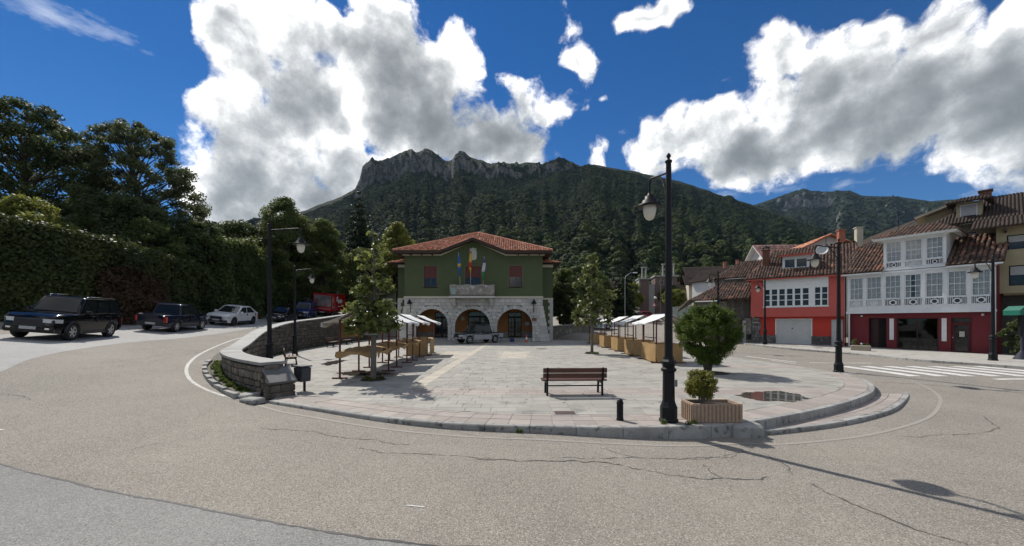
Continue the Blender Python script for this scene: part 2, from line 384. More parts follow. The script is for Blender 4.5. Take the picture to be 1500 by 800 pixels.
# ------------------------------------------------------------------ asphalt
def asphalt(name, ca, cb, spot, grain=1.0):
    m = bpy.data.materials.new(name); m.use_nodes = True; nt = m.node_tree; L = nt.links.new; N = nt.nodes.new
    b = nt.nodes['Principled BSDF']; b.inputs['Roughness'].default_value = .86; b.inputs['Specular IOR Level'].default_value = .25
    pos = N('ShaderNodeNewGeometry').outputs['Position']
    def nz(sc, de, ro=.6):
        n = N('ShaderNodeTexNoise'); n.inputs['Scale'].default_value = sc; n.inputs['Detail'].default_value = de; n.inputs['Roughness'].default_value = ro; L(pos, n.inputs['Vector']); return n.outputs[0]
    def rng(v, a, b_, c=0, d=1):
        n = N('ShaderNodeMapRange'); n.inputs[1].default_value = a; n.inputs[2].default_value = b_; n.inputs[3].default_value = c; n.inputs[4].default_value = d; L(v, n.inputs[0]); return n.outputs[0]
    def mix(f, a, b_):
        n = N('ShaderNodeMix'); n.data_type = 'RGBA'; L(f, n.inputs[0])
        for i, v in ((6, a), (7, b_)):
            if isinstance(v, tuple): n.inputs[i].default_value = v + (1,)
            else: L(v, n.inputs[i])
        return n.outputs[2]
    col = mix(rng(nz(.35, 5), .35, .65), ca, cb)
    col = mix(rng(nz(2.2, 6, .7), .52, .78, 0, .6), col, tuple(c * .66 for c in ca))
    col = mix(rng(nz(.9, 4, .6), .55, .72, 0, .45), col, tuple(c * .74 for c in ca))
    col = mix(rng(nz(9, 5, .75), .60, .78, 0, .7), col, tuple(c * .5 for c in ca))
    vo = N('ShaderNodeTexVoronoi'); vo.inputs['Scale'].default_value = 95; L(pos, vo.inputs['Vector'])
    sep = N('ShaderNodeSeparateColor'); L(vo.outputs['Color'], sep.inputs[0])
    st = N('ShaderNodeMath'); st.operation = 'MULTIPLY'; L(rng(sep.outputs[0], .62, 1), st.inputs[0]); st.inputs[1].default_value = .75 * grain
    col = mix(st.outputs[0], col, spot)
    dk = N('ShaderNodeMath'); dk.operation = 'MULTIPLY'; L(rng(sep.outputs[1], .6, 1), dk.inputs[0]); dk.inputs[1].default_value = .8 * grain
    col = mix(dk.outputs[0], col, tuple(c * .28 for c in ca))
    L(col, b.inputs['Base Color'])
    bp = N('ShaderNodeBump'); bp.inputs['Strength'].default_value = .55; bp.inputs['Distance'].default_value = .006
    L(vo.outputs['Distance'], bp.inputs['Height']); bp.invert = True
    b2 = N('ShaderNodeBump'); b2.inputs['Strength'].default_value = .35; b2.inputs['Distance'].default_value = .03; L(nz(5, 6), b2.inputs['Height']); L(bp.outputs[0], b2.inputs['Normal']); L(b2.outputs[0], b.inputs['Normal'])
    return m
ASPH = asphalt('road_asphalt', (.262, .238, .203), (.208, .189, .162), (.47, .44, .39))
ASPH_NEW = asphalt('patch_asphalt', (.245, .24, .228), (.205, .201, .192), (.42, .41, .39), .8)
LANE = asphalt('lane_concrete', (.37, .365, .35), (.31, .305, .295), (.5, .49, .48), .5)
xs = np.r_[-4000, -2000, -900, -400, -200, -120, -80, np.arange(-60, -34, 2), np.arange(-34, 30, .3), np.arange(30, 80, 2), 90, 120, 200, 400, 900, 2000, 4000]
ys = np.r_[-4000, -1500, -500, -150, -60, -30, np.arange(-16, 2, 1), np.arange(2, 50, .3), np.arange(50, 140, 2), 150, 200, 400, 900, 2000, 4000]
ground = link('road', grid_mesh('road', xs, ys, lambda X, Y: gz(X, Y)), ASPH); tag(ground, kind='structure')
def strip(name, a, b, m, dz, kind='structure', parent=None, n=4, flat=None):
    # sheet lofted between two plan polylines, laid on the ground
    a = np.asarray(a)[:, :2]; b = np.asarray(b)[:, :2]; q = np.linspace(0, 1, n + 1)
    V = (a[:, None] * (1 - q)[None, :, None] + b[:, None] * q[None, :, None]); k = len(a)
    Z = (gz(V[..., 0], V[..., 1], False) if flat is None else np.full(V.shape[:2], flat)) + dz
    V3 = np.concatenate([V, Z[..., None]], -1).reshape(-1, 3)
    i = (np.arange(k - 1)[:, None] * (n + 1) + np.arange(n)[None]).ravel()
    o = link(name, quad_mesh(name, V3, np.stack([i, i + 1, i + n + 2, i + n + 1], 1), smooth_=True), m, parent)
    if kind: tag(o, kind=kind)
    return o
def ribbon(name, pl, w, m, dz, jitter=0, **k):
    pl = np.asarray(pl, float)
    h = w / 2 * (1 + jitter * (np.random.rand(len(pl)) * 2 - 1)) if jitter else np.full(len(pl), w / 2)
    a = offset2(pl, 1) - pl[:, :2]
    return strip(name, pl[:, :2] + a * h[:, None], pl[:, :2] - a * h[:, None], m, dz, n=1, **k)
# grey patch with its tarred seam, and the lighter lane by the parked cars
seam = catmull([ghit(*p) for p in [(-260, 610), (-120, 650), (0, 681), (60, 697), (130, 713), (200, 728), (300, 747), (400, 766), (520, 786), (640, 802), (760, 818)]] + [(2.2, 2.2), (5, 1.2), (11, .2)], .06)
seam[:, :2] += np.stack([np.convolve(np.random.randn(len(seam)), np.ones(5) / 5, 'same') * .012] * 2, 1)
strip('asphalt_patch', seam, seam * np.array([1, 0]) + np.array([0, -9.0]), ASPH_NEW, .004, n=20)
TAR = pm('tar', (.02, .02, .022), (.035, .034, .034), 20, rough=.6)
ribbon('tar_seam', seam, .028, TAR, .0075, jitter=.7)
lane_in = catmull([ghit(*p) for p in [(-200, 620), (-90, 575), (0, 545), (40, 528), (85, 517), (140, 508), (200, 501), (260, 496), (320, 489), (380, 479)]] + [(-21.5, 33.5), (-21.8, 40), (-22.5, 50)], .4)
strip('parking_lane', lane_in, lane_in + np.stack([np.full(len(lane_in), -6.0), np.full(len(lane_in), 3.2)], 1), LANE, .004, n=14)
# cracks in the asphalt
CRACK = pm('crack_dark', (.06, .055, .05), (.11, .102, .09), 12, rough=.9)
def crack(px, w, seed, amp=.035):
    rs = np.random.RandomState(seed)
    pl = catmull([ghit(*p) for p in px], .07)
    n = len(pl); wob = np.cumsum(rs.randn(n, 2) * .022, 0); wob -= np.linspace(0, 1, n)[:, None] * wob[-1]
    pl = pl + wob + rs.randn(n, 2) * amp * .25
    ribbon('road_crack', pl, w, CRACK, .0045, jitter=.85)
for i, (pts, w) in enumerate([
    ([(385, 627), (430, 632), (470, 640), (520, 648), (600, 652)], .014), ([(520, 655), (570, 664), (640, 668), (720, 672)], .012),
    ([(700, 672), (760, 676), (830, 676), (900, 683), (980, 697), (1060, 702), (1128, 700)], .022), ([(1030, 682), (1048, 692), (1060, 702)], .018),
    ([(1190, 708), (1215, 722), (1260, 740), (1310, 760), (1370, 782), (1420, 800)], .02), ([(820, 671), (900, 672), (1000, 674), (1080, 668)], .01),
    ([(1120, 664), (1150, 682), (1162, 696)], .012), ([(880, 656), (930, 668), (1010, 672), (1100, 660)], .009),
    ([(150, 532), (200, 528), (240, 521), (300, 512), (330, 507)], .02), ([(190, 533), (230, 530), (275, 520), (320, 512)], .016), ([(120, 541), (180, 536), (225, 533)], .014),
    ([(0, 578), (25, 581), (45, 586)], .014), ([(1290, 560), (1380, 565), (1500, 576)], .03), ([(1330, 640), (1400, 637), (1450, 628), (1438, 610)], .014),
    ([(640, 625), (720, 640), (780, 642)], .008), ([(195, 660), (215, 654), (240, 650)], .009)]):
    crack(pts, w, 50 + i)
# painted lines
PAINT = pm('road_paint', (.68, .68, .66), (.54, .53, .50), 2.5, rough=.75, bump=.1, bscale=60, c3=(.25, .24, .225), s3=14)
PAINT_E = pm('road_paint_edge', (.52, .51, .48), (.40, .385, .35), 2.5, rough=.75, c3=(.27, .25, .22), s3=7)
PAINT_W = pm('road_paint_worn', (.30, .278, .245), (.272, .252, .222), 4, rough=.85, c3=(.258, .236, .205), s3=9)
ll = catmull([ghit(*p) for p in [(372, 491), (345, 497), (318, 507), (293, 519), (278, 531), (273, 543), (279, 557), (300, 570), (330, 581)]], .15)
ribbon('edge_line', ll, .10, PAINT_E, .006)
fr = catmull([tuple(ll[-1]), ghit(370, 592)] + [tuple(p) for p in offset2(catmull(FRONT, .6), .42)[2:-1:2]] + [(5.0, 7.2)] + [tuple(p) for p in offset2(catmull(LOWER, .8), .62)[2:]], .2)
ribbon('edge_line', fr, .08, PAINT_W, .005)
for k in range(11):
    x = 14.25 + 1.03 * k
    if k == 0: continue
    strip('zebra_stripe', [(x - .24, q) for q in np.linspace(14.75, 18, 14)], [(x + .26, q) for q in np.linspace(14.75, 18, 14)], PAINT, .007, n=2)
for pts, w in [([(1092, 522), (1125, 526), (1168, 531)], .16), ([(1186, 531.5), (1230, 532), (1276, 532)], .14), ([(1458, 556), (1480, 555.5), (1520, 556)], .2), ([(1130, 528), (1165, 533)], .1)]:
    ribbon('road_line', catmull([ghit(*p) for p in pts], .3), w, PAINT, .006)
ribbon('road_line', catmull([ghit(*p) for p in [(595, 741), (622, 744)]], .03), .02, PAINT, .006)
ribbon('road_line', catmull([ghit(*p) for p in [(-30, 628), (2, 631)]], .05), .09, PAINT, .006)
# gutter dirt along the curved wall
DIRT = pm('gutter_dirt', (.11, .10, .085), (.17, .16, .14), 4, rough=.95, bump=.5, bscale=40, c3=(.06, .07, .03), s3=6)
go = catmull([ghit(*p) for p in [(345, 502), (316, 520), (303, 540), (312, 556), (345, 573), (395, 590)]], .2)
gi = np.stack([np.interp(np.linspace(0, 1, len(go)), np.linspace(0, 1, 7), c) for c in np.array([(-12.9, 18.9), (-11.9, 17.4), (-11.0, 15.6), (-9.9, 14.3), (-8.7, 12.9), (-7.4, 11.8), (-6.4, 10.6)]).T], 1)
strip('gutter', go, gi, DIRT, .0035, n=6)
# ------------------------------------------------------------------ mountains
def vnoise(x, y, seed):
    rs = np.random.RandomState(seed); T = rs.rand(256, 256)
    xi = np.floor(x).astype(int); yi = np.floor(y).astype(int); fx = x - xi; fy = y - yi
    fx = fx * fx * (3 - 2 * fx); fy = fy * fy * (3 - 2 * fy); g = lambda a, b: T[a % 256, b % 256]
    return (g(xi, yi) * (1 - fx) + g(xi + 1, yi) * fx) * (1 - fy) + (g(xi, yi + 1) * (1 - fx) + g(xi + 1, yi + 1) * fx) * fy
def fbm(x, y, seed, oc=5, ridged=False):
    s = 0; a = .5
    for o in range(oc):
        n = vnoise(x * 2 ** o + 13.7 * o, y * 2 ** o + 7.1 * o, seed + o)
        s = s + a * ((1 - abs(2 * n - 1)) if ridged else n); a *= .5
    return s
RIDGE1 = [(-500, 420), (-100, 380), (150, 352), (340, 338), (400, 322), (450, 306), (485, 293), (505, 285), (520, 277), (527, 262), (531, 242), (537, 236), (560, 234), (580, 229), (592, 221), (603, 218), (612, 224), (622, 219), (640, 227), (655, 238), (664, 232), (673, 221), (681, 223), (690, 232), (705, 234), (718, 241), (730, 238), (760, 240), (775, 237), (795, 241), (808, 235), (822, 231), (838, 238), (850, 244), (870, 241), (900, 247), (930, 251), (965, 259), (1000, 267), (1050, 284), (1090, 296), (1120, 306), (1160, 320), (1200, 333), (1235, 344), (1280, 362), (1340, 380), (1500, 410), (1900, 430)]
RIDGE2 = [(900, 380), (1000, 340), (1060, 312), (1110, 299), (1130, 292), (1148, 284), (1165, 280), (1183, 278), (1205, 281), (1225, 280), (1245, 279), (1262, 285), (1280, 287), (1310, 287), (1335, 291), (1360, 294), (1400, 293), (1440, 297), (1500, 305), (1600, 320), (1900, 360)]
LEFTHILL = [(-700, 330), (-300, 322), (0, 330), (250, 334), (330, 330), (350, 325), (372, 320), (400, 318), (440, 322), (480, 335), (560, 370), (700, 420)]
def mountain(name, ridge, d0, D, px0, px1, na, nd, seed, cliff, zb=2.0):
    ang = np.linspace(math.atan((px0 - 750) / FPX), math.atan((px1 - 750) / FPX), na)
    pxs = 750 + FPX * np.tan(ang)
    ry = np.interp(pxs, [p[0] for p in ridge], [p[1] for p in ridge])
    Dv = D * (1 + .16 * (fbm(ang * 2.2 + 5, ang * 0, seed + 40, 3) - .45) + .04 * (fbm(ang * 14, ang * 0, seed + 60, 3) - .45))
    Zr = EYE + (HOR - ry) / FPX * Dv * np.cos(ang)
    Zr = Zr + Dv * .004 * (fbm(ang * 45, ang * 0, seed + 80, 3) - .47) * (1 + cliff(pxs))
    t = np.r_[np.linspace(0, .8, int(nd * .5), endpoint=False), np.linspace(.8, 1.0, int(nd * .35)), np.linspace(1.02, 1.6, nd - int(nd * .5) - int(nd * .35))]
    A, Tt = np.meshgrid(ang, t); Dg = d0 + (Dv[None] - d0) * Tt
    c = np.clip(cliff(pxs), 0, 1)[None]
    wob = .05 * (fbm(A * 40, Tt * 3, seed + 7, 3) - .45)
    tc = Tt + wob * (Tt < .99)
    g_soft = np.clip(Tt, 0, 1) ** 1.35
    lo = .80 * np.clip(tc / .93, 0, 1) ** 1.35
    cs_ = (.90 + .06 * fbm(ang * 9, ang * 0, seed + 90, 3))[None]
    steps = .75 * smooth(cs_, cs_ + .028, tc) + .25 * smooth(cs_ + .03, 1.0, tc)
    g_cliff = lo + .20 * steps
    g = np.where(Tt <= 1, g_soft * (1 - c) + np.minimum(g_cliff, 1) * c, 1 - 1.1 * (Tt - 1))
    X = Dg * np.sin(A); Y = Dg * np.cos(A)
    rel = smooth(0, .15, Tt) * (1 - smooth(.82, 1.0, Tt) * .97)
    n1 = fbm(X / 260, Y / 260, seed, 5, True) - .62
    n2 = fbm(A * 26 + .6 * (fbm(X / 200, Y / 200, seed + 3, 3)), Tt * 2.2, seed + 11, 4, True) - .6
    Z = zb + (Zr[None] - zb) * g + rel * (n1 * .085 + n2 * .075) * D * .5 + (fbm(X / 22, Y / 22, seed + 21, 3) - .45) * 9 * smooth(.03, .15, Tt) * (1 - .6 * smooth(.9, 1, Tt))
    rockz = smooth(.915, .95, Tt) * c
    Z = Z + rockz * (fbm(A * 90, Tt * 16, seed + 31, 4) - .47) * D * .03 * (1 - smooth(.985, 1, Tt) * .8)
    nA, nT = len(ang), len(t)
    V = np.stack([X, Y, Z], -1).reshape(-1, 3)
    i = (np.arange(nT - 1)[:, None] * nA + np.arange(nA - 1)[None]).ravel()
    o = link(name, quad_mesh(name, V, np.stack([i, i + 1, i + nA + 1, i + nA], 1), smooth_=True))
    tag(o, kind='structure')
    return o, (ang, t, X, Y, Z, c)
def mount_mat(name, f1, f2, r1, r2, slope, tree):
    m = bpy.data.materials.new(name); m.use_nodes = True; nt = m.node_tree; L = nt.links.new; N = nt.nodes.new
    b = nt.nodes['Principled BSDF']; b.inputs['Roughness'].default_value = .95; b.inputs['Specular IOR Level'].default_value = .1
    g = N('ShaderNodeNewGeometry'); pos = g.outputs['Position']
    def nz(sc, de, ro=.6, st=None):
        n = N('ShaderNodeTexNoise'); n.inputs['Scale'].default_value = sc; n.inputs['Detail'].default_value = de; n.inputs['Roughness'].default_value = ro
        if st:
            mp = N('ShaderNodeMapping'); mp.inputs['Scale'].default_value = st; L(pos, mp.inputs[0]); L(mp.outputs[0], n.inputs['Vector'])
        else: L(pos, n.inputs['Vector'])
        return n.outputs[0]
    def rng(v, a, b_, c=0, d=1):
        n = N('ShaderNodeMapRange'); n.inputs[1].default_value = a; n.inputs[2].default_value = b_; n.inputs[3].default_value = c; n.inputs[4].default_value = d; L(v, n.inputs[0]); return n.outputs[0]
    def mix(f, a, b_):
        n = N('ShaderNodeMix'); n.data_type = 'RGBA'; L(f, n.inputs[0])
        for i, v in ((6, a), (7, b_)):
            if isinstance(v, tuple): n.inputs[i].default_value = v + (1,)
            else: L(v, n.inputs[i])
        return n.outputs[2]
    sp = N('ShaderNodeSeparateXYZ'); L(g.outputs['True Normal'], sp.inputs[0])
    ad = N('ShaderNodeMath'); ad.operation = 'ADD'; L(sp.outputs[2], ad.inputs[0]); L(rng(nz(.02, 5), .3, .7, -.26, .26), ad.inputs[1])
    rock = rng(ad.outputs[0], slope, slope - .1)
    fo = mix(rng(nz(.012, 4), .35, .65), f1, f2)
    fo = mix(rng(nz(tree, 2), .45, .7), fo, tuple(c * .45 for c in f1))
    ro = mix(rng(nz(.07, 8, .72, (1, 1, .3)), .43, .58), r1, r2)
    L(mix(rock, fo, ro), b.inputs['Base Color'])
    bp = N('ShaderNodeBump'); bp.inputs['Strength'].default_value = .9; bp.inputs['Distance'].default_value = 8
    vo = N('ShaderNodeTexVoronoi'); vo.inputs['Scale'].default_value = tree; vo.inputs['Detail'].default_value = 2; L(pos, vo.inputs['Vector'])
    bp.invert = True
    L(vo.outputs['Distance'], bp.inputs['Height']); L(bp.outputs[0], b.inputs['Normal'])
    return m
m1, T1 = mountain('mountain', RIDGE1, 120, 1500, 100, 1620, 900, 240, 3, lambda p: smooth(505, 530, p) * (1 - .45 * smooth(590, 720, p) - .55 * smooth(800, 900, p)))
m1.data.materials.append(mount_mat('mountain_forest_rock', (.014, .024, .010), (.026, .037, .013), (.17, .165, .155), (.038, .042, .038), .47, .11))
m2, T2 = mountain('far_ridge', RIDGE2, 700, 2700, 860, 1880, 420, 140, 17, lambda p: .75 * smooth(1120, 1150, p) * (1 - smooth(1215, 1240, p)), 20)
m2.data.materials.append(mount_mat('far_ridge_forest', (.012, .021, .014), (.019, .030, .017), (.15, .15, .148), (.045, .05, .05), .48, .07))
m3, T3 = mountain('left_hill', LEFTHILL, 300, 1900, -500, 640, 240, 70, 29, lambda p: p * 0, 20)
m3.data.materials.append(m2.data.materials[0])
# ------------------------------------------------------------------ plaza
MORTAR = pm('mortar', (.255, .245, .22), (.29, .28, .255), 6, rough=.95)
SLAB_G = pm('slab_grey', (.335, .322, .288), (.275, .263, .236), .9, rough=.82, bump=.12, bscale=25, attr=.09, c3=(.215, .21, .195), s3=1.6, vary=.1)
SLAB_P = pm('slab_pink', (.335, .288, .258), (.285, .252, .228), 1.6, rough=.8, bump=.12, bscale=25, attr=.13, c3=(.27, .24, .22), s3=5)
SLAB_C = pm('slab_cream', (.44, .40, .33), (.38, .345, .285), 2.0, rough=.8, bump=.12, bscale=25, attr=.1)
KERBM = pm('kerb_stone', (.33, .325, .31), (.24, .235, .22), 4, rough=.85, bump=.25, bscale=22, rnd=.15, c3=(.12, .12, .11), s3=7)
pme = bpy.data.meshes.new('plaza')
pme.from_pydata([(x, y, -.012) for x, y in PLAZA], [], [tuple(range(len(PLAZA)))])
plaza = link('plaza', pme, MORTAR); tag(plaza, kind='structure')
def clip_convex(poly, hull):
    # hull counter-clockwise
    out = poly
    n = len(hull)
    for i in range(n):
        a = hull[i]; b = hull[(i + 1) % n]; e = (b[0] - a[0], b[1] - a[1]); q = []
        for k in range(len(out)):
            p = out[k]; r = out[(k + 1) % len(out)]
            dp = e[0] * (p[1] - a[1]) - e[1] * (p[0] - a[0]); dr = e[0] * (r[1] - a[1]) - e[1] * (r[0] - a[0])
            if dp >= 0: q.append(p)
            if (dp >= 0) != (dr >= 0):
                t = dp / (dp - dr); q.append((p[0] + (r[0] - p[0]) * t, p[1] + (r[1] - p[1]) * t))
        out = q
        if len(out) < 3: return None
    return out
fl = catmull(FRONT, .45); rl = catmull(RIGHT, .45)
BAND = 1.05
fin = offset2(fl, -BAND); rin = offset2(rl, -.72)
hull = [tuple(p) for p in fin[::3]] + [tuple(p) for p in rin[1::3]] + [(p[0] - .1, p[1]) for p in BACKSIDE] + [(p[0] + .05, p[1]) for p in WALL[8::-1]]
def convex(pts):
    pts = sorted(set((round(a, 4), round(b, 4)) for a, b in pts)); cr = lambda o, a, b: (a[0] - o[0]) * (b[1] - o[1]) - (a[1] - o[1]) * (b[0] - o[0])
    lo = []
    for p in pts:
        while len(lo) > 1 and cr(lo[-2], lo[-1], p) <= 0: lo.pop()
        lo.append(p)
    up = []
    for p in reversed(pts):
        while len(up) > 1 and cr(up[-2], up[-1], p) <= 0: up.pop()
        up.append(p)
    return lo[:-1] + up[:-1]
hull = convex(hull)
rs = random.Random(3)
slabs = []     # (distance, polygon, material, value, dz)
y = 8.0; row = 0
while y < 45:
    rh = .40 if y < 30 else .6
    x = -17.5 + rs.random() * .6
    while x < 13.5:
        w = rs.choice((.6, .6, .6, .8, .45)); pa = -3.25 + .025 * (y - 12); pb = pa + .5
        if y > 11.9:
            if x < pa < x + w: w = pa - x
            elif pa - .001 <= x < pb - .01: w = pb - x
        cx, cy = x + w / 2, y + rh / 2
        m = SLAB_G
        if 10.75 < cy < 11.95 and -2.9 < cx < 9.2: m = SLAB_P
        if y > 11.9 and pa < cx < pb: m = SLAB_C
        if 22 < cy < 27 and (-4.8 < cx < -2.4 or -.9 < cx < 1.0): m = SLAB_C
        if 17.3 < cy < 18.3 and cx > 9.5: m = SLAB_P
        g = .0035
        if w < .03: x += w; continue
        pl = clip_convex([(x + g, y + g), (x + w - g, y + g), (x + w - g, y + rh - g), (x + g, y + rh - g)], hull)
        if pl:
            ar = abs(sum(pl[i][0] * pl[(i + 1) % len(pl)][1] - pl[(i + 1) % len(pl)][0] * pl[i][1] for i in range(len(pl)))) / 2
            if ar > .012 and not (cy > 41.2 and -12 < cx < 3.7): slabs.append((math.hypot(cx, cy), pl, m, rs.random(), rs.uniform(-.0015, .0015)))
        x += w
    y += rh; row += 1
def band(a, b, m, mlist, split=(0, .5, 1), z=0.0, zf=None):
    for i in range(len(a) - 1):
        for j in range(len(split) - 1):
            u, v = split[j] + .008, split[j + 1] - .008
            L = lambda k, w, e: (a[k] * (1 - w) + b[k] * w)
            p0, p1, p2, p3 = L(i, u, 0), L(i + 1, u, 0), L(i + 1, v, 0), L(i, v, 0)
            c = (p0 + p1 + p2 + p3) / 4
            q = [tuple(p + (c - p) * .014) for p in (p0, p1, p2, p3)]
            zz = z if zf is None else zf(c[0], c[1])
            mlist.append((float(np.hypot(*c)), q, m, rs.random(), rs.uniform(-.0015, .0015) + zz))
fi0 = offset2(fl, -.16)
band(fi0, fin, SLAB_P, slabs, (0, .42, .84, 1))
ri0 = offset2(rl, -.16)
band(ri0, rin, SLAB_P, slabs, (0, 1))
def stepz(x, y): return -.17 + .165 * float(smooth(12.6, 15.8, y))
lw = catmull(LOWER, .45); lin = offset2(lw, -.15)
up = rl[np.clip(np.round(np.linspace(0, len(rl) - 1, len(lw))).astype(int), 0, len(rl) - 1)]
up = np.stack([np.interp(np.linspace(0, 1, len(lw)), np.linspace(0, 1, len(rl)), rl[:, k]) for k in (0, 1)], 1)
band(lin, up, SLAB_P, slabs, (0, .5, 1), zf=stepz)
slabs.sort(key=lambda s: s[0])
def slab_mb(mb, pl, val, dz):
    n = len(pl); c = np.mean(pl, 0); h = .035
    top = [(p[0] + (c[0] - p[0]) * .01, p[1] + (c[1] - p[1]) * .01, dz) for p in pl]; mid = [(p[0], p[1], dz - .003) for p in pl]; bot = [(p[0], p[1], dz - h) for p in pl]
    mb.add(top + mid + bot, [tuple(range(n))] + [(i, n + i, n + (i + 1) % n, (i + 1) % n) for i in range(n)] + [(n + i, 2 * n + i, 2 * n + (i + 1) % n, n + (i + 1) % n) for i in range(n)], val)
for s in slabs[:300]:
    mb = MB(); slab_mb(mb, s[1], s[3], s[4]); mb.build('paving_slab', s[2], plaza)
for m, nm in ((SLAB_G, 'grey_paving'), (SLAB_P, 'pink_paving'), (SLAB_C, 'cream_paving')):
    mb = MB()
    for s in slabs[300:]:
        if s[2] is m: slab_mb(mb, s[1], s[3], s[4])
    tag(mb.build(nm, m, plaza), kind='stuff')
# ground under the lower step
strip('step_base', lw, up, MORTAR, -.02, n=2, flat=None)
bpy.data.objects['step_base'].data.vertices.foreach_set('co', np.concatenate([[v.co.x, v.co.y, stepz(v.co.x, v.co.y) - .02] for v in bpy.data.objects['step_base'].data.vertices]).astype(np.float32))
# kerbs
kerb = empty('kerb', (0, 0, 0)); tag(kerb, kind='structure')
def kerb_run(pl, w, top, bottom, side=-1, every=2, m=KERBM):
    inn = offset2(pl, side * w)
    i = 0
    while i < len(pl) - 1:
        j = min(i + every, len(pl) - 1)
        zt = (top(*pl[(i + j) // 2]) if callable(top) else top) + rs.uniform(-.004, .004)
        a0, a1, b0, b1 = pl[i], pl[j], inn[i], inn[j]
        d = (a1 - a0); d = d / np.linalg.norm(d) * .006; a0 = a0 + d; b0 = b0 + d; a1 = a1 - d; b1 = b1 - d
        o = (a0 - b0) / np.linalg.norm(a0 - b0) * .018
        c0, c1 = a0 - o, a1 - o
        mid = pl[(i + j) // 2] if j - i > 1 else (a0 + a1) / 2
        v = [(*a0, bottom), (*mid, bottom), (*a1, bottom), (*a0, zt - .02), (*mid, zt - .02), (*a1, zt - .02), (*c0, zt), (*(mid - o), zt), (*c1, zt), (*b0, zt), (*b1, zt), (*b0, bottom), (*b1, bottom)]
        f = [(0, 1, 4, 3), (1, 2, 5, 4), (3, 4, 7, 6), (4, 5, 8, 7), (6, 7, 8, 10, 9), (9, 10, 12, 11), (0, 3, 6, 9, 11), (2, 12, 10, 8, 5)]
        MB().add(v, f).build('kerb_stone', m, kerb)
        i = j
kerb_run(fl, .15, .006, -.42)
kerb_run(rl, .15, .006, -.3)
kerb_run(lw, .14, lambda x, y: stepz(x, y) + .006, -.5)
# the corner block that closes the front kerb
MB().cbox(4.35, 4.95, 7.58, 8.3, -.5, .004, .06).build('kerb_stone', KERBM, kerb)
# ------------------------------------------------------------------ curved rubble wall
STONE = pm('wall_stone', (.135, .112, .088), (.075, .064, .052), 3, rough=.9, bump=.45, bscale=14, rnd=.35, attr=.35, c3=(.19, .17, .145), s3=3)
WMORT = pm('wall_mortar', (.07, .062, .052), (.10, .09, .078), 5, rough=.95, bump=.4, bscale=18)
CAP = pm('cap_slab', (.26, .258, .248), (.185, .184, .178), 2.2, rough=.7, bump=.12, bscale=18, rnd=.16)
wall = empty('stone_wall', (-6.45, 11.05, 0), label='curved rubble stone retaining wall with pale slab coping beside the plaza', cat='wall')
wl3 = catmull(np.c_[WALL, WTOP], .3)
wl = wl3[:, :2]; wt = wl3[:, 2]; wout = offset2(wl, -.5)
wo_z = gz(wout[:, 0], wout[:, 1], False) - .35
n = len(wl)
W0 = Vector(wall.location)
def wv(p, z): return (p[0] - W0.x, p[1] - W0.y, z)
win = offset2(wl, -.04); wou = offset2(wl, -.46)
V = []
for i in range(n): V += [wv(win[i], -.05), wv(win[i], wt[i] - .08), wv(wou[i], wt[i] - .08), wv(wou[i], wo_z[i])]
Fc = [(0, 1, 2, 3), tuple(4 * (n - 1) + k for k in (3, 2, 1, 0))]
for i in range(n - 1):
    for k in range(3): Fc.append((4 * i + k, 4 * i + k + 1, 4 * i + 4 + k + 1, 4 * i + 4 + k))
MB().add(V, Fc).build('core', WMORT, wall)
# coping slabs
ci = offset2(wl, .07); co = offset2(wl, -.62)
i = 0
while i < n - 1:
    j = min(i + 3, n - 1)
    zt0, zt1 = wt[i], wt[j]
    d = (wl[j] - wl[i]); d = d / np.linalg.norm(d) * .004
    mid = (i + j) // 2
    A = [ci[i] + d, ci[mid], ci[j] - d]; B = [co[i] + d, co[mid], co[j] - d]; Z = [zt0, (zt0 + zt1) / 2, zt1]
    v = [wv(A[k], Z[k]) for k in range(3)] + [wv(B[k], Z[k]) for k in range(3)] + [wv(A[k], Z[k] - .085) for k in range(3)] + [wv(B[k], Z[k] - .085) for k in range(3)]
    f = [(0, 1, 4, 3), (1, 2, 5, 4), (6, 9, 10, 7), (7, 10, 11, 8), (0, 6, 7, 1), (1, 7, 8, 2), (3, 4, 10, 9), (4, 5, 11, 10), (0, 3, 9, 6), (2, 8, 11, 5)]
    MB().add(v, f).build('coping_slab', CAP, wall, bevel=.008)
    i = j
# face stones
def stone_mesh(seed):
    r = random.Random(seed); bm = bmesh.new(); bmesh.ops.create_cube(bm, size=1)
    bmesh.ops.bevel(bm, geom=bm.edges[:], offset=.13, segments=1, affect='EDGES', clamp_overlap=True)
    for v in bm.verts: v.co += Vector((r.uniform(-.07, .07), r.uniform(-.05, .05), r.uniform(-.07, .07)))
    me = bpy.data.meshes.new('stone'); bm.to_mesh(me); bm.free()
    at = me.attributes.new('v', 'FLOAT', 'FACE'); at.data.foreach_set('value', [.5] * len(me.polygons))
    me.materials.append(STONE); return me
SM = [stone_mesh(k) for k in range(8)]
stones = []
def face_stones(line, zb, zt, out, s0=0.0, s1=None):
    seg = np.r_[0, np.cumsum(np.linalg.norm(np.diff(line, axis=0), axis=1))]
    s1 = seg[-1] if s1 is None else s1
    hmax = float(np.max(zt)) + .2
    z = -.35
    while z < hmax:
        h = rs.uniform(.15, .27); s = s0 + rs.random() * .2
        while s < s1:
            w = rs.uniform(.2, .52); c = s + w / 2
            if c > s1: break
            b = np.interp(c, seg, zb); t = np.interp(c, seg, zt) - .09
            p = np.array([np.interp(c, seg, line[:, k]) for k in (0, 1)]); q = np.array([np.interp(c + .05, seg, line[:, k]) for k in (0, 1)])
            q0 = np.array([np.interp(c - .05, seg, line[:, k]) for k in (0, 1)])
            if z + h > b and z + h * .5 < t:
                hh = min(h, t - z)
                if hh > .07: stones.append((math.hypot(*p), p, math.atan2(*(q - q0)[::-1]), z + hh / 2, w - .02, hh - .02))
            s += w
        z += h
face_stones(wl, np.zeros(n), wt, 1)
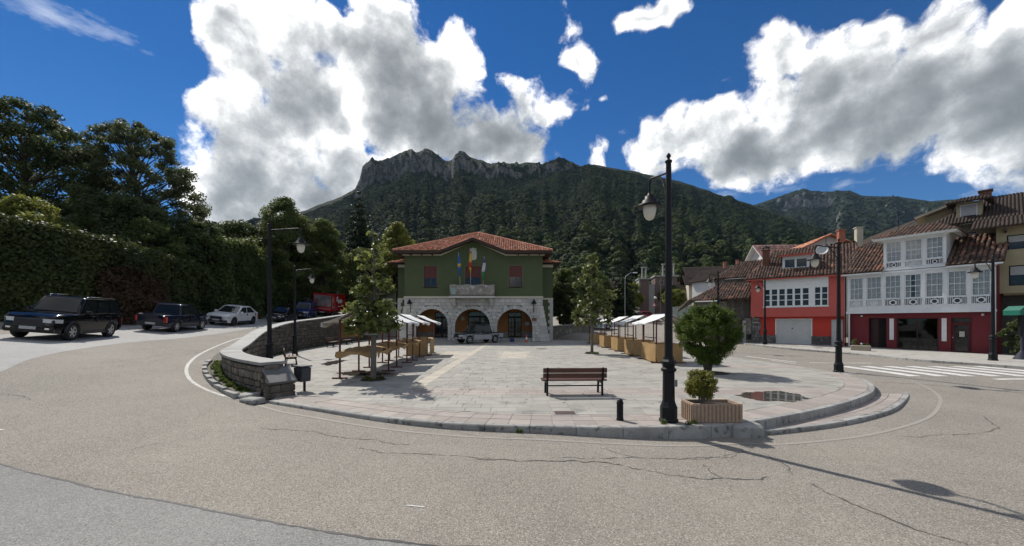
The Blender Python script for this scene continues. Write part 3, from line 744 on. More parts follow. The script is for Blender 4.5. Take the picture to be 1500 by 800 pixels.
mo = int(12 / .3)
face_stones(wout, wo_z + .3, wt, -1, 0, 11.5)
# end face of the wall
d0 = (wl[0] - wl[1]); d0 /= np.linalg.norm(d0)
endl = np.array([wl[0] + d0 * .03, wout[0] + d0 * .03]); face_stones(endl, np.zeros(2) - .05, np.array([wt[0], wt[0]]), 1)
stones.sort(key=lambda s: s[0])
rest_v = MB()
for k, (dist, p, a, z, w, h) in enumerate(stones):
    me = SM[k % 8]; T = Matrix.Translation((p[0] - W0.x, p[1] - W0.y, z)) @ Matrix.Rotation(a, 4, 'Z') @ Matrix.Diagonal((w, .12 + .03 * rs.random(), h, 1))
    if k < 270:
        o = link('stone', me, None, wall); o.matrix_local = T
    else:
        rest_v.add([T @ v.co for v in me.vertices], [tuple(pp.vertices) for pp in me.polygons], rs.random())
tag(rest_v.build('rubble_stones', STONE, wall), kind='stuff')
# sloping end block, lower than the wall
dirw = math.atan2(*(wl[0] - wl[1])[::-1])
eb = MB()
T = Matrix.Rotation(dirw, 4, 'Z')
mid0 = (wl[0] + wout[0]) / 2; off = Vector((mid0[0] - W0.x, mid0[1] - W0.y, 0))
T = Matrix.Translation(off) @ T
eb.box(.03, .40, -.26, .30, -.3, .36, T=T); eb.build('end_core', WMORT, wall)
rs2 = random.Random(31)
for face in range(3):
    z = -.25
    while z < .35:
        h = min(rs2.uniform(.16, .24), .36 - z); s = 0.0; Lf = (.56, .40, .40)[face]
        while s < Lf - .05:
            w = min(rs2.uniform(.2, .42), Lf - s)
            q = Matrix.Diagonal((w - .015, .12, h - .015, 1))
            if face == 0: M_ = T @ Matrix.Translation((.40, -.26 + s + w / 2, z + h / 2)) @ Matrix.Rotation(R(90), 4, 'Z') @ q
            else: M_ = T @ Matrix.Translation((.03 + s + w / 2, (.30 if face == 1 else -.26), z + h / 2)) @ q
            o = link('stone', SM[rs2.randrange(8)], None, wall); o.matrix_local = M_
            s += w
        z += h
cap = MB(); cap.add([tuple(T @ Vector(q)) for q in [(.0, -.33, .70), (.0, .37, .70), (.50, .37, .35), (.50, -.33, .35), (.0, -.33, .78), (.0, .37, .78), (.53, .37, .41), (.53, -.33, .41)]],
    [(0, 1, 2, 3), (4, 7, 6, 5), (0, 4, 5, 1), (1, 5, 6, 2), (2, 6, 7, 3), (3, 7, 4, 0)]); cap.build('sloping_slab', pm('slate_slab', (.13, .13, .13), (.09, .09, .092), 5, rough=.5, bump=.1, bscale=20), wall, bevel=.01)
MB().add([tuple(T @ Vector(q)) for q in [(.03, -.28, .36), (.03, .32, .36), (.03, .32, .69), (.03, -.28, .69), (.46, -.28, .36), (.46, .32, .36)]], [(0, 1, 2, 3), (0, 3, 4), (1, 5, 2), (3, 2, 5, 4), (0, 4, 5, 1)]).build('wedge', CAP, wall)
# small kerb and weeds at the foot of the wall, outside
ko = offset2(wl, -1.0)[1:26]
ko3 = np.array([(p[0], p[1]) for p in ko[::-1]])
def ktop(x, y): return float(gz(x, y, False)) + .11
kerb_run(ko3, .14, ktop, -.3, side=1, every=3)
WEED = leaf_mat('weed', (.05, .085, .02), (.10, .14, .035), 3)
strip('verge', offset2(wl, -.5)[1:26], offset2(wl, -.9)[1:26], DIRT, .05, n=2)
# loose broken slabs at the wall's foot
for (x, y, w, d, r, l) in [(-7.2, 10.55, .62, .4, .4, 'pale broken slab lying flat at the foot of the wall end'), (-6.7, 10.05, .7, .3, .5, 'weathered kerb block lying tilted beside the wall end')]:
    o = MB().cbox(-w / 2, w / 2, -d / 2, d / 2, 0, .13, .03).build('stone_block', KERBM, None, (x, y, float(gz(x, y, False)))); o.rotation_euler = (R(4), R(-3), -r)
    tag(o, l, 'stone')
# ------------------------------------------------------------------ vegetation
def leaf_cards(centers, radii, per, size, seed=0, up=.35, squash=1.0, aspect=.55, shell=.5, droop=0.0):
    rg = np.random.RandomState(seed); centers = np.asarray(centers, float); radii = np.asarray(radii, float)
    if radii.ndim == 1: radii = np.stack([radii, radii, radii * squash], 1)
    w = np.prod(radii, 1) ** (2 / 3); k = len(centers)
    cnt = np.maximum(3, (per * k * w / w.sum()).astype(int)); idx = np.repeat(np.arange(k), cnt); n = len(idx)
    d = rg.randn(n, 3); d /= np.linalg.norm(d, axis=1)[:, None]
    r = rg.rand(n) ** shell
    p = centers[idx] + d * r[:, None] * radii[idx]
    nm = d + rg.randn(n, 3) * .75 + np.array([0, 0, up]); nm /= np.linalg.norm(nm, axis=1)[:, None]
    t = rg.randn(n, 3) + np.array([0, 0, -droop]); t -= nm * (t * nm).sum(1)[:, None]; t /= np.linalg.norm(t, axis=1)[:, None] + 1e-9
    b = np.cross(nm, t); s = size * (.6 + .8 * rg.rand(n))[:, None]
    V = np.stack([p - t * s * .5, p + b * s * aspect * .5 + nm * s * .06, p + t * s * .5, p - b * s * aspect * .5 + nm * s * .06], 1).reshape(-1, 3)
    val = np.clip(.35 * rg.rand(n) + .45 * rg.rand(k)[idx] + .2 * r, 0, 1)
    return V, np.arange(4 * n).reshape(-1, 4), val
def foliage(name, m, parent, centers, radii, per, size, loc=None, **k):
    V, Fq, val = leaf_cards(centers, radii, per, size, **k)
    return link(name, quad_mesh(name, V, Fq, val), m, parent, loc)
BARK = pm('bark', (.075, .062, .05), (.045, .038, .03), 6, rough=.95, bump=.5, bscale=25, stretch=(1, 1, .3))
BARK_G = pm('bark_grey', (.17, .155, .13), (.11, .10, .085), 6, rough=.95, bump=.4, bscale=30, stretch=(1, 1, .3))
LEAF_D = leaf_mat('leaf_dark', (.024, .042, .015), (.075, .102, .036), .5)
LEAF_D2 = leaf_mat('leaf_ash', (.036, .058, .026), (.110, .136, .062), .5)
LEAF_M = leaf_mat('leaf_mid', (.042, .068, .020), (.110, .145, .040), .5)
LEAF_Y = leaf_mat('leaf_yellow', (.085, .110, .024), (.19, .215, .045), .6)
LEAF_C = leaf_mat('leaf_conifer', (.012, .024, .012), (.030, .048, .020), .8, trans=.15)
LEAF_I = leaf_mat('leaf_ivy', (.018, .031, .010), (.080, .100, .025), .7, trans=.25)
LEAF_R = leaf_mat('leaf_rust', (.050, .035, .018), (.10, .055, .025), .7, trans=.25)
PROF = {'broad': lambda u: math.sin(math.pi * min(1, .12 + .88 * u) ** .75) ** .7, 'oval': lambda u: math.sin(math.pi * (.06 + .9 * u)) ** .65, 'cone': lambda u: (1 - u) ** .8 * .95 + .05, 'col': lambda u: (min(1, u * 4 + .35)) * (1 - u ** 3) ** .6}
def tree(name, label, cat, loc, h, cr, base, shape='broad', clumps=60, leaves=26000, size=.2, m=None, bark=None, seed=0, tr=.22, cl=.26, group=None, lean=0, limbs=26, shell=.5, crownname='crown'):
    r = random.Random(seed); t = empty(name, loc, 0, label, cat, group)
    cs = []; rad = []
    ch = h - base
    for k in range(clumps):
        u = ((k + r.random()) / clumps) ** .9; a = k * 2.399 + r.uniform(-.5, .5); q = PROF[shape](u) * cr * (.45 + .55 * math.sqrt(r.random()))
        z = base + u * ch; rr = cr * cl * r.uniform(.7, 1.3) * (.55 + .45 * PROF[shape](u))
        q = max(0, q - rr * .55)
        cs.append((q * math.cos(a) * r.uniform(.88, 1.1) + lean * u, q * math.sin(a) * r.uniform(.88, 1.1), min(z, h - rr * .5))); rad.append((rr * r.uniform(.9, 1.3), rr * r.uniform(.9, 1.3), rr * r.uniform(.6, .95)))
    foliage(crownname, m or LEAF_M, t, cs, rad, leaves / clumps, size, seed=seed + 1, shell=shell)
    mb = MB(); top = h * .86
    pts = [(lean * (z / h) ** 2 + .02 * h * math.sin(z * 1.1 + seed) * (z / h), .015 * h * math.sin(z * .9 + seed * 2) * (z / h), z) for z in np.linspace(-.25, top, 9)]
    mb.tube(pts, [tr * (1.35 if i == 0 else 1) * (1 - .85 * i / 8) for i in range(9)], 9)
    def trunk_at(z):
        return Vector([float(np.interp(z, [p[2] for p in pts], [p[c] for p in pts])) for c in range(3)])
    for k in r.sample(range(clumps), min(limbs, clumps)):
        c = Vector(cs[k]); z0 = max(base * .85 + .02 * h, c.z - r.uniform(.18, .36) * ch * .8); z0 = min(z0, top * .95)
        a = trunk_at(z0); mid = a.lerp(c, .55) + Vector((0, 0, .05 * h * r.uniform(-.2, .6)))
        rr = tr * .42 * (1 - .6 * z0 / h)
        mb.tube([a, mid, c], [rr, rr * .6, rr * .2], 5)
    mb.build('trunk', bark or BARK, t)
    return t
def conifer(name, label, cat, loc, h, cr, base, tiers, seed, m=None, leaves=16000, size=.3, group=None, droop=.25, tr=.25):
    r = random.Random(seed); t = empty(name, loc, 0, label, cat, group); cs = []; rad = []; mb = MB()
    mb.tube([(0, 0, -.2), (0, 0, h * .5), (0, 0, h * .97)], [tr, tr * .6, .03], 8)
    for i in range(tiers):
        u = i / (tiers - 1); z = base + u * (h - base) * .97; R0 = cr * (1 - u) ** .85 * r.uniform(.8, 1.12) + .05 * cr
        nb = max(3, int(9 * (1 - u) + 3)); a0 = r.random() * 6
        for k in range(nb):
            a = a0 + 2 * math.pi * k / nb + r.uniform(-.2, .2); L = R0 * r.uniform(.7, 1.15)
            for s in (.35, .65, .95):
                x = L * s; cs.append((x * math.cos(a), x * math.sin(a), z - droop * x * s)); q = (.28 * R0 * (1.2 - .5 * s) + .04 * cr) * r.uniform(.8, 1.2); rad.append((q, q, q * .5))
            mb.tube([(0, 0, z), (L * .9 * math.cos(a), L * .9 * math.sin(a), z - droop * L * .8)], [.05, .015], 4)
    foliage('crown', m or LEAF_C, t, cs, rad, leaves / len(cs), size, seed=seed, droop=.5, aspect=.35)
    mb.build('trunk', BARK, t)
    return t
def hedge(name, label, cat, pts, thick, top, m, n, size, seed, z0=None, rough=.25, group=None, core=None):
    # pts: plan polyline of the front face; the hedge lies behind it (to the left of the walking direction)
    pl = catmull(pts, .5); o = empty(name, (pl[0][0], pl[0][1], 0), 0, label, cat, group)
    rg = np.random.RandomState(seed); seg = np.r_[0, np.cumsum(np.linalg.norm(np.diff(pl[:, :2], axis=0), axis=1))]; L = seg[-1]
    tp = lambda s: np.interp(s, np.linspace(0, L, len(top)), top)
    bk = offset2(pl, -thick)
    zb = gz(pl[:, 0], pl[:, 1], False) - .3
    mb = MB(); k = len(pl); V = []
    inn = offset2(pl, -.25); bi = offset2(pl, -thick + .2)
    for i in range(k):
        T = tp(seg[i]) - .25
        V += [(*(inn[i] - pl[0, :2]), zb[i]), (*(inn[i] - pl[0, :2]), T), (*(bi[i] - pl[0, :2]), T), (*(bi[i] - pl[0, :2]), zb[i])]
    fs = [(0, 1, 2, 3), tuple(4 * (k - 1) + j for j in (3, 2, 1, 0))] + [(4 * i + j, 4 * i + (j + 1) % 4, 4 * i + 4 + (j + 1) % 4, 4 * i + 4 + j) for i in range(k - 1) for j in range(4)]
    mb.add(V, fs); mb.build('inner_branches', core or HCORE, o)
    # leaves on front, top and back
    s = rg.rand(n) * L; which = rg.rand(n)
    px_ = np.interp(s, seg, pl[:, 0]); py_ = np.interp(s, seg, pl[:, 1]); bx = np.interp(s, seg, bk[:, 0]); by = np.interp(s, seg, bk[:, 1])
    zbs = np.interp(s, seg, zb); T = tp(s)
    v = rg.rand(n)
    lump = (fbm(s / 1.3, v * 4, seed + 5, 4) - .45) * rough * 3
    nx = (px_ - bx) / thick; ny = (py_ - by) / thick
    front = which < .66; topm = ~front
    x = np.where(front, px_ + nx * lump, px_ + (bx - px_) * v); yv = np.where(front, py_ + ny * lump, py_ + (by - py_) * v); z = np.where(front, zbs + (T - zbs) * v, T + lump * .8)
    jit = rg.randn(n, 3) * np.array([.12, .12, .1]) * (1 + rough)
    c = np.stack([x, yv, z], 1) + jit - np.array([pl[0][0], pl[0][1], 0])
    nm = np.where(front[:, None], np.stack([nx, ny, np.full(n, .35)], 1), np.array([0, 0, 1.0])) + rg.randn(n, 3) * .6; nm /= np.linalg.norm(nm, axis=1)[:, None]
    t = rg.randn(n, 3); t -= nm * (t * nm).sum(1)[:, None]; t /= np.linalg.norm(t, axis=1)[:, None]; b = np.cross(nm, t); sz = size * (.6 + .8 * rg.rand(n))[:, None]
    Vv = np.stack([c - t * sz * .5, c + b * sz * .32, c + t * sz * .5, c - b * sz * .32], 1).reshape(-1, 3)
    val = np.clip(.55 * rg.rand(n) + .45 * fbm(s / 2, z / 2, seed + 9, 3), 0, 1)
    link('foliage', quad_mesh('foliage', Vv, np.arange(4 * n).reshape(-1, 4), val), m, o)
    return o
HCORE = pm('hedge_core', (.012, .016, .008), (.022, .022, .012), 5, rough=1, spec=.05)
# --- left bank: clipped hedge, ivy wall, shrubs, tall trees
hedge('tall_hedge', 'tall dark clipped hedge rising behind the parked black off-roader', 'hedge', [(-38, 13.5), (-31, 18.5), (-28.2, 22.6), (-27.2, 26)], 3.2, [10.2, 9.0, 8.0, 7.4], LEAF_I, 60000, .2, 11, rough=.3)
hedge('ivy_hedge', 'lower dark hedge stepping down behind the dark blue pickup', 'hedge', [(-27.3, 26), (-27.2, 30), (-27.4, 35.5)], 3.0, [7.6, 7.2, 6.8], LEAF_I, 36000, .2, 12, rough=.45)
hedge('creeper_bank', 'rust brown and dark creeper hanging on the bank behind the blue pickup', 'shrub', [(-26.9, 25.4), (-26.6, 27.5), (-26.7, 30)], .8, [5.2, 5.4, 4.6], LEAF_R, 9000, .17, 13, rough=.5)
hedge('shrub_bank', 'overgrown green shrub bank behind the white car', 'shrub', [(-27.4, 35.5), (-27.2, 40), (-27.8, 47)], 3.5, [9.4, 10.2, 9.8], LEAF_M, 42000, .24, 14, rough=.9)
tree('ash_tree', 'tall dark ash tree on the bank above the clipped hedge', 'tree', (-43.3, 34.5, 4.5), 16.8, 6.4, 2.5, 'oval', 240, 52000, .25, LEAF_D, seed=21, tr=.36, cl=.13, limbs=90)
tree('ash_tree', 'tall broad ash tree between the dark ash and the white clouds, above the pickup', 'tree', (-36.6, 38, 4.5), 16.6, 5.7, 2.5, 'oval', 260, 54000, .23, LEAF_D2, seed=22, tr=.34, cl=.12, limbs=100)
tree('hazel_bush', 'light yellowish green bush just above the clipped hedge top', 'tree', (-33.6, 26.8, 4.0), 6.6, 2.8, 1.2, 'oval', 40, 15000, .22, LEAF_Y, seed=23)
tree('laurel_bush', 'dark rounded laurel between the hedges below the broad ash', 'tree', (-32.5, 33, 4), 8.6, 4.2, .8, 'oval', 50, 24000, .24, LEAF_D, seed=24)
tree('privet_bush', 'mid green shrub above the lower hedge, below the broad ash crown', 'tree', (-30.2, 32.5, 4.2), 6.2, 2.9, .8, 'oval', 40, 16000, .2, LEAF_M, seed=25)
tree('laurel_bush', 'dark shrub at the end of the lower hedge beside the overgrown bank', 'tree', (-29.5, 36.5, 4), 7.8, 3.0, .5, 'oval', 45, 20000, .22, LEAF_D, seed=26)
tree('maple_tree', 'dense green round tree behind the left lamp posts above the red truck', 'tree', (-28.5, 49, 3), 14.6, 4.3, 1.2, 'col', 80, 40000, .26, LEAF_M, seed=27, tr=.3, cl=.27)
tree('maple_tree', 'slimmer green tree joined to the round tree, just left of the dark cedar', 'tree', (-25.0, 51.5, 3), 12.6, 3.2, 1.2, 'col', 70, 32000, .26, LEAF_M, seed=28, tr=.3, cl=.28)
tree('shade_tree', 'low dark tree filling the bank behind the dark blue van', 'tree', (-31.5, 45, 3), 10.5, 4.2, .5, 'oval', 55, 26000, .26, LEAF_D, seed=29)
conifer('cedar_tree', 'tall dark cedar behind the young plaza tree', 'tree', (-25.2, 64, 3.5), 20.5, 4.8, 2.5, 17, 31, leaves=30000, size=.45, droop=.2)
conifer('cedar_tree', 'smaller dark conifer beside the tall cedar, left of the town hall roof', 'tree', (-20.2, 66, 4), 16.5, 3.6, 2, 14, 32, leaves=18000, size=.45, droop=.25)
tree('walnut_tree', 'yellow green tree rising behind the left end of the town hall roof', 'tree', (-18, 61, 4), 13.6, 4.2, 2.5, 'broad', 60, 24000, .32, LEAF_Y, seed=33)
tree('walnut_tree', 'mid green tree behind the left stalls, below the cedars', 'tree', (-21.5, 55.5, 3), 9.5, 3.6, 1, 'oval', 50, 20000, .28, LEAF_M, seed=34)
# --- right of the hall
conifer('fir_tree', 'narrow dark conifer between the young tree and the ruined brick tower', 'tree', (18.8, 66, 2.3), 11.6, 2.7, 1.0, 13, 35, leaves=16000, size=.36, droop=.35)
for k, (x, yy, z, h, c, lf, lab) in enumerate([
    (7.4, 56, 1.4, 8.2, 2.7, LEAF_M, 'rounded green tree directly behind the right end of the town hall'),
    (10.6, 62, 2.0, 9.0, 3.2, LEAF_D, 'dark green tree behind the low wall right of the town hall'),
    (14.6, 68, 2.6, 8.6, 3.2, LEAF_M, 'mid green tree behind the young tree, left of the narrow conifer'),
    (7.0, 50, 1.0, 6.0, 2.0, LEAF_D, 'dark shrub filling the gap beside the town hall quoins'),
    (24.5, 82, 4.0, 6.5, 3.4, LEAF_Y, 'yellow green tree in front of the ruined brick tower'),
    (21.5, 78, 3.6, 4.2, 2.2, LEAF_Y, 'low yellow green bush at the verge by the bending village road'),
    (29.5, 92, 5.2, 5.6, 2.8, LEAF_M, 'small green tree under the white cottage on the slope'),
    (31.0, 74, 4.5, 3.8, 2.4, LEAF_Y, 'pale green bush beyond the barn roof edge'),
    (35, 86, 5.6, 4.6, 3.2, LEAF_M, 'dark bush on the slope below the cream house')]):
    tree('village_tree', lab, 'tree', (x, yy, z), h, c, .8, 'oval', 42, 15000, .28, lf, seed=60 + k, tr=.18)
# ------------------------------------------------------------------ building helpers
def wall_grid(mb, x0, x1, z0, z1, y0, y1, holes=()):
    X = sorted({x0, x1, *[min(max(h[k], x0), x1) for h in holes for k in (0, 1)]}); Z = sorted({z0, z1, *[min(max(h[k], z0), z1) for h in holes for k in (2, 3)]})
    for j in range(len(Z) - 1):
        i = 0
        while i < len(X) - 1:
            cz = (Z[j] + Z[j + 1]) / 2
            solid = lambda q: not any(h[0] < (X[q] + X[q + 1]) / 2 < h[1] and h[2] < cz < h[3] for h in holes)
            if not solid(i): i += 1; continue
            k = i
            while k + 1 < len(X) - 1 and solid(k + 1): k += 1
            mb.box(X[i], X[k + 1], y0, y1, Z[j], Z[j + 1]); i = k + 1
    return mb
def window(parent, x0, x1, z0, z1, y, cols, rows, fm, fw=.06, mw=.03, glass=None, shutter=None, curtain=None, sill=None, name='window', heavy=(), depth=.07):
    f = MB()
    for a, b, c, d in ((x0, x0 + fw, z0, z1), (x1 - fw, x1, z0, z1), (x0 + fw, x1 - fw, z0, z0 + fw), (x0 + fw, x1 - fw, z1 - fw, z1)): f.box(a, b, y, y + depth, c, d)
    for k in range(1, cols):
        x = x0 + fw + (x1 - x0 - 2 * fw) * k / cols; f.box(x - mw / 2, x + mw / 2, y + .012, y + depth - .005, z0 + fw, z1 - fw)
    for k in range(1, rows):
        z = z0 + fw + (z1 - z0 - 2 * fw) * k / rows; w = mw * (1.9 if k in heavy else 1); f.box(x0 + fw, x1 - fw, y + .009, y + depth - .008, z - w / 2, z + w / 2)
    o = f.build(name, fm, parent)
    MB().box(x0 + fw * .5, x1 - fw * .5, y + depth * .55, y + depth * .55 + .008, z0 + fw * .5, z1 - fw * .5).build('pane', glass or DARKGLASS, o)
    if shutter:
        s = MB(); n = max(4, int((z1 - z0) * shutter[0] / .09)); zt = z1 - fw; zb = z1 - fw - (z1 - z0 - fw) * shutter[0]
        for k in range(n): s.box(x0 + fw, x1 - fw, y - .004, y + .02, zb + (zt - zb) * k / n + .006, zb + (zt - zb) * (k + 1) / n)
        s.build('roller_shutter', shutter[1], o)
    if curtain:
        c = MB(); n = 40; yy = y + depth + .06
        for lo, hi in curtain[1]:
            xs_ = np.linspace(x0 + (x1 - x0) * lo, x0 + (x1 - x0) * hi, n); ysn = yy + .018 * np.sin(np.arange(n) * 1.9)
            c.add([(a, b, z) for z in (z0 + fw, z1 - fw) for a, b in zip(xs_, ysn)], [(i, i + 1, n + i + 1, n + i) for i in range(n - 1)], smooth=True)
        c.build('curtain', curtain[0], o)
    if sill: MB().box(x0 - .08, x1 + .08, y - .10, y + .06, z0 - .07, z0 - .002).build('sill', sill, o)
    return o
def tile_roof(parent, poly, m, spacing=.22, course=.36, name='roof_tiles', seed=0, base_m=None, jit=.012, val=None, lift=.045, base=True):
    poly = [Vector(p) for p in poly]; c = sum(poly, Vector()) / len(poly)
    nrm = Vector()
    for i in range(len(poly)): nrm += (poly[i] - c).cross(poly[(i + 1) % len(poly)] - c)
    nrm.normalize()
    if nrm.z < 0: nrm = -nrm
    s = (Vector((0, 0, 1)) - nrm * nrm.z).normalized(); e = s.cross(nrm).normalized()
    q = [((p - c).dot(e), (p - c).dot(s)) for p in poly]
    if base:
        b = MB(); b.add([p for p in poly] + [p - nrm * .09 for p in poly], [tuple(range(len(poly))), tuple(reversed(range(len(poly), 2 * len(poly))))] + [(i, (i + 1) % len(poly), len(poly) + (i + 1) % len(poly), len(poly) + i) for i in range(len(poly))])
        b.build('roof_deck', base_m or m, parent)
    rg = random.Random(seed); mb = MB(); x = min(a for a, _ in q) + spacing / 2; x1 = max(a for a, _ in q); r0 = spacing * .40; K = 5
    while x < x1:
        ys_ = []
        for i in range(len(q)):
            (ax, ay), (bx, by) = q[i], q[(i + 1) % len(q)]
            if (ax > x) != (bx > x): ys_.append(ay + (by - ay) * (x - ax) / (bx - ax))
        ys_.sort()
        for k in range(0, len(ys_) - 1, 2):
            a, bnd = ys_[k], ys_[k + 1]; t = a - .04
            while t < bnd:
                u = min(t + course * 1.08, bnd + .02); vs = []
                dx = rg.uniform(-jit, jit); dh = rg.uniform(-jit * .5, jit * .8)
                for (yy, rr, hh) in ((t, r0 * 1.13, lift * .62 + dh), (u, r0 * .92, .002 + dh)):
                    for g in range(K + 1):
                        an = math.pi * g / K
                        vs.append(c + e * (x + dx - rr * math.cos(an)) + s * yy + nrm * (hh + rr * .85 * math.sin(an)))
                mb.add(vs, [(g, g + 1, K + 2 + g, K + 1 + g) for g in range(K)] + [tuple(range(K, -1, -1))], rg.random() if val is None else val, True)
                t += course
        x += spacing
    o = mb.build(name, m, parent); tag(o, kind='stuff')
    return o
def tile_mat(name, a, b, c, at=.42):
    return pm(name, a, b, 2.2, rough=.85, attr=at, bump=.25, bscale=20, c3=c, s3=1.3)
TILE_NEW = tile_mat('tile_terracotta', (.55, .23, .135), (.42, .17, .10), (.62, .36, .25))
TILE_OLD = tile_mat('tile_weathered', (.125, .075, .055), (.07, .048, .038), (.26, .125, .085))
TILE_BRN = tile_mat('tile_brown', (.058, .040, .032), (.042, .030, .025), (.075, .052, .042), .14)
EAVE = pm('eave_wood', (.035, .022, .015), (.055, .035, .024), 4, rough=.7)
# ------------------------------------------------------------------ town hall
GREEN = pm('green_render', (.088, .112, .052), (.075, .098, .046), 1.2, rough=.85, bump=.1, bscale=30)
ASHLAR = pm('ashlar', (.56, .54, .50), (.48, .465, .43), 2.5, rough=.85, bump=.25, bscale=12, attr=.17)
ASHJ = pm('ashlar_joint', (.15, .145, .135), (.20, .195, .185), 4, rough=.95)
CREAM = pm('cream_trim', (.62, .57, .45), (.55, .50, .39), 3, rough=.75)
OCHRE = pm('ochre_porch', (.40, .17, .05), (.33, .135, .04), 1.5, rough=.7)
REDSH = pm('red_shutter', (.13, .030, .025), (.10, .024, .02), 3, rough=.5)
hall = empty('town_hall', (-4.2, 42, 0), 0, 'green and grey stone town hall with three arches and red tiled hip roof', 'town hall')
ARCH = [(-4.45, 1.72), (-.05, 1.9), (4.5, 1.9)]; CROWN = 3.5
def zlow(x):
    for c, r in ARCH:
        if abs(x - c) < r: return CROWN - r + math.sqrt(max(0, r * r - (x - c) ** 2)), True
    return 0.0, False
xsn = sorted({-7.4, 7.5, *[c + r * math.cos(math.pi * k / 22) for c, r in ARCH for k in range(23)]})
fw_ = MB()
for i in range(len(xsn) - 1):
    a, b = xsn[i], xsn[i + 1]; inn = zlow((a + b) / 2)[1]
    za = zlow(a)[0] if inn else 0; zb = zlow(b)[0] if inn else 0
    if inn:
        c, r = [q for q in ARCH if abs((a + b) / 2 - q[0]) < q[1]][0]
        f = lambda x: CROWN - r + math.sqrt(max(0, r * r - (x - c) ** 2)); za, zb = f(a), f(b)
    fw_.add([(a, 0, za), (b, 0, zb), (b, 0, 4.7), (a, 0, 4.7), (a, .55, za), (b, .55, zb), (b, .55, 4.7), (a, .55, 4.7)], [(0, 1, 2, 3), (7, 6, 5, 4), (0, 4, 5, 1)])
for c, r in ARCH:
    for sgn in (-1, 1):
        x = c + sgn * r; fw_.add([(x, 0, 0), (x, .55, 0), (x, .55, CROWN - r), (x, 0, CROWN - r)], [(0, 1, 2, 3)])
fw_.build('arcade_wall', ASHJ, hall)
# ashlar blocks and arch rings
rs = random.Random(5); ab = MB(); z = 0.02
while z < 4.62:
    h = min(rs.choice((.30, .34, .38)), 4.66 - z); x = -7.42 - rs.random() * .3
    while x < 7.5:
        w = rs.uniform(.38, .72); a, b = max(x, -7.42), min(x + w, 7.52)
        segs = [(a, b)]
        for c, r in ARCH:
            rr = r + .34
            zc = z + h * .5
            half = rr if zc < CROWN - r else (math.sqrt(rr * rr - (zc - CROWN + r) ** 2) if zc - CROWN + r < rr else 0)
            ns = []
            for (p, q) in segs:
                if half == 0 or q < c - half or p > c + half: ns.append((p, q)); continue
                if p < c - half: ns.append((p, c - half))
                if q > c + half: ns.append((c + half, q))
            segs = ns
        for p, q in segs:
            if q - p > .06: ab.cbox(p + .011, q - .011, -.03 + rs.uniform(-.008, .008), .02, z + .011, z + h - .011, .01, rs.random())
        x += w
    z += h
for c, r in ARCH:
    n = 17
    for k in range(n):
        a0 = math.pi * k / n + .008; a1 = math.pi * (k + 1) / n - .008; zc = CROWN - r
        pts = [(c + q * math.cos(a), zc + q * math.sin(a)) for q, a in ((r, a0), (r + .34, a0), (r + .34, a1), (r, a1))]
        ab.prism(pts, -.04, .03, 'y', rs.random())
    for sgn in (-1, 1):
        zz = .02
        while zz < CROWN - r - .05:
            hh = min(.36, CROWN - r - zz); p, q = (c + sgn * r, c + sgn * (r + .34)); p, q = min(p, q), max(p, q)
            ab.cbox(p + .003, q - .006, -.04, .03, zz, zz + hh - .012, .01, rs.random()); zz += .36
tag(ab.build('ashlar_blocks', ASHLAR, hall), kind='stuff')
# side and back of the ground floor, porch
for a in ((-7.4, -6.9), (7.0, 7.5)): MB().box(*a, .55, 12, 0, 4.7).build('side_wall', ASHLAR, hall)
porch = MB(); wall_grid(porch, -6.9, 7.0, 0, 4.7, 3.1, 3.4, [(-4.75, -3.1, 0, 3.2), (-.9, 1.9, 0, 3.3), (3.75, 5.3, 0, 3.25)]); porch.build('porch_wall', OCHRE, hall)
box('porch_ceiling', EAVE, hall, -6.9, 7.0, .55, 3.1, 4.2, 4.3)
box('porch_floor', KERBM, hall, -6.9, 7.0, .02, 3.1, -.2, .32)
box('porch_step', KERBM, hall, -6.2, 6.3, -.35, .0, -.2, .16)
PORDADO = pm('porch_stone', (.28, .27, .25), (.2, .19, .18), 2, rough=.85)
for a, b in ((-6.9, -4.8), (-3.05, -.95), (1.95, 3.7), (5.35, 7.0)): box('dado', PORDADO, hall, a, b, 3.05, 3.098, .32, .95)
for a, b, zt in ((-4.75, -3.1, 3.2), (-.9, 1.9, 3.3), (3.75, 5.3, 3.25)):
    for k in range(2):
        p = a + (b - a) * k / 2; window(hall, p, p + (b - a) / 2 - .01, .34, zt - .6, 3.12, 2, 4, BLACKM, .09, .05, name='door')
    window(hall, a, b - .01, zt - .58, zt, 3.12, 2, 1, BLACKM, .08, .05, name='transom')
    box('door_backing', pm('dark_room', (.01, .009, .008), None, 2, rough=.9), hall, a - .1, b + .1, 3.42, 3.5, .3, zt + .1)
NOTICE = pm('notice_paper', (.55, .53, .48), (.4, .38, .33), 9, rough=.6); NOTB = pm('notice_yellow', (.45, .30, .08), (.3, .2, .06), 9, rough=.6)
for x, zz, w, h, m in ((-5.3, 2.45, .55, .65, NOTB), (5.95, 1.9, .5, .4, NOTICE), (2.3, 2.1, .55, .5, NOTICE), (-1.5, 2.5, .4, .45, NOTICE), (-2.7, 2.1, .3, .5, NOTICE)):
    o = MB().box(x - w / 2, x + w / 2, 3.05, 3.08, zz - h / 2, zz + h / 2).build('notice_board', m, hall)
# plaque by the right pier, wall lanterns
PLQ = pm('plaque_red', (.16, .05, .035), (.2, .1, .08), 20, rough=.5)
MB().box(6.35, 6.85, -.07, -.045, 2.2, 2.55).build('plaque', PLQ, hall)
for x in (-6.75, 6.55):
    l = MB(); l.box(x - .02, x + .02, -.42, -.03, 4.25, 4.3); l.box(x - .03, x + .03, -.07, -.03, 3.1, 4.35); ln = l.build('wall_lantern', BLACKM, hall)
    MB().lathe([(.03, .05), (.1, 0), (.26, -.34), (.30, -.42), (.02, -.42)], 10, (x, -.45, 4.45)).build('lamp_shade', BLACKM, ln)
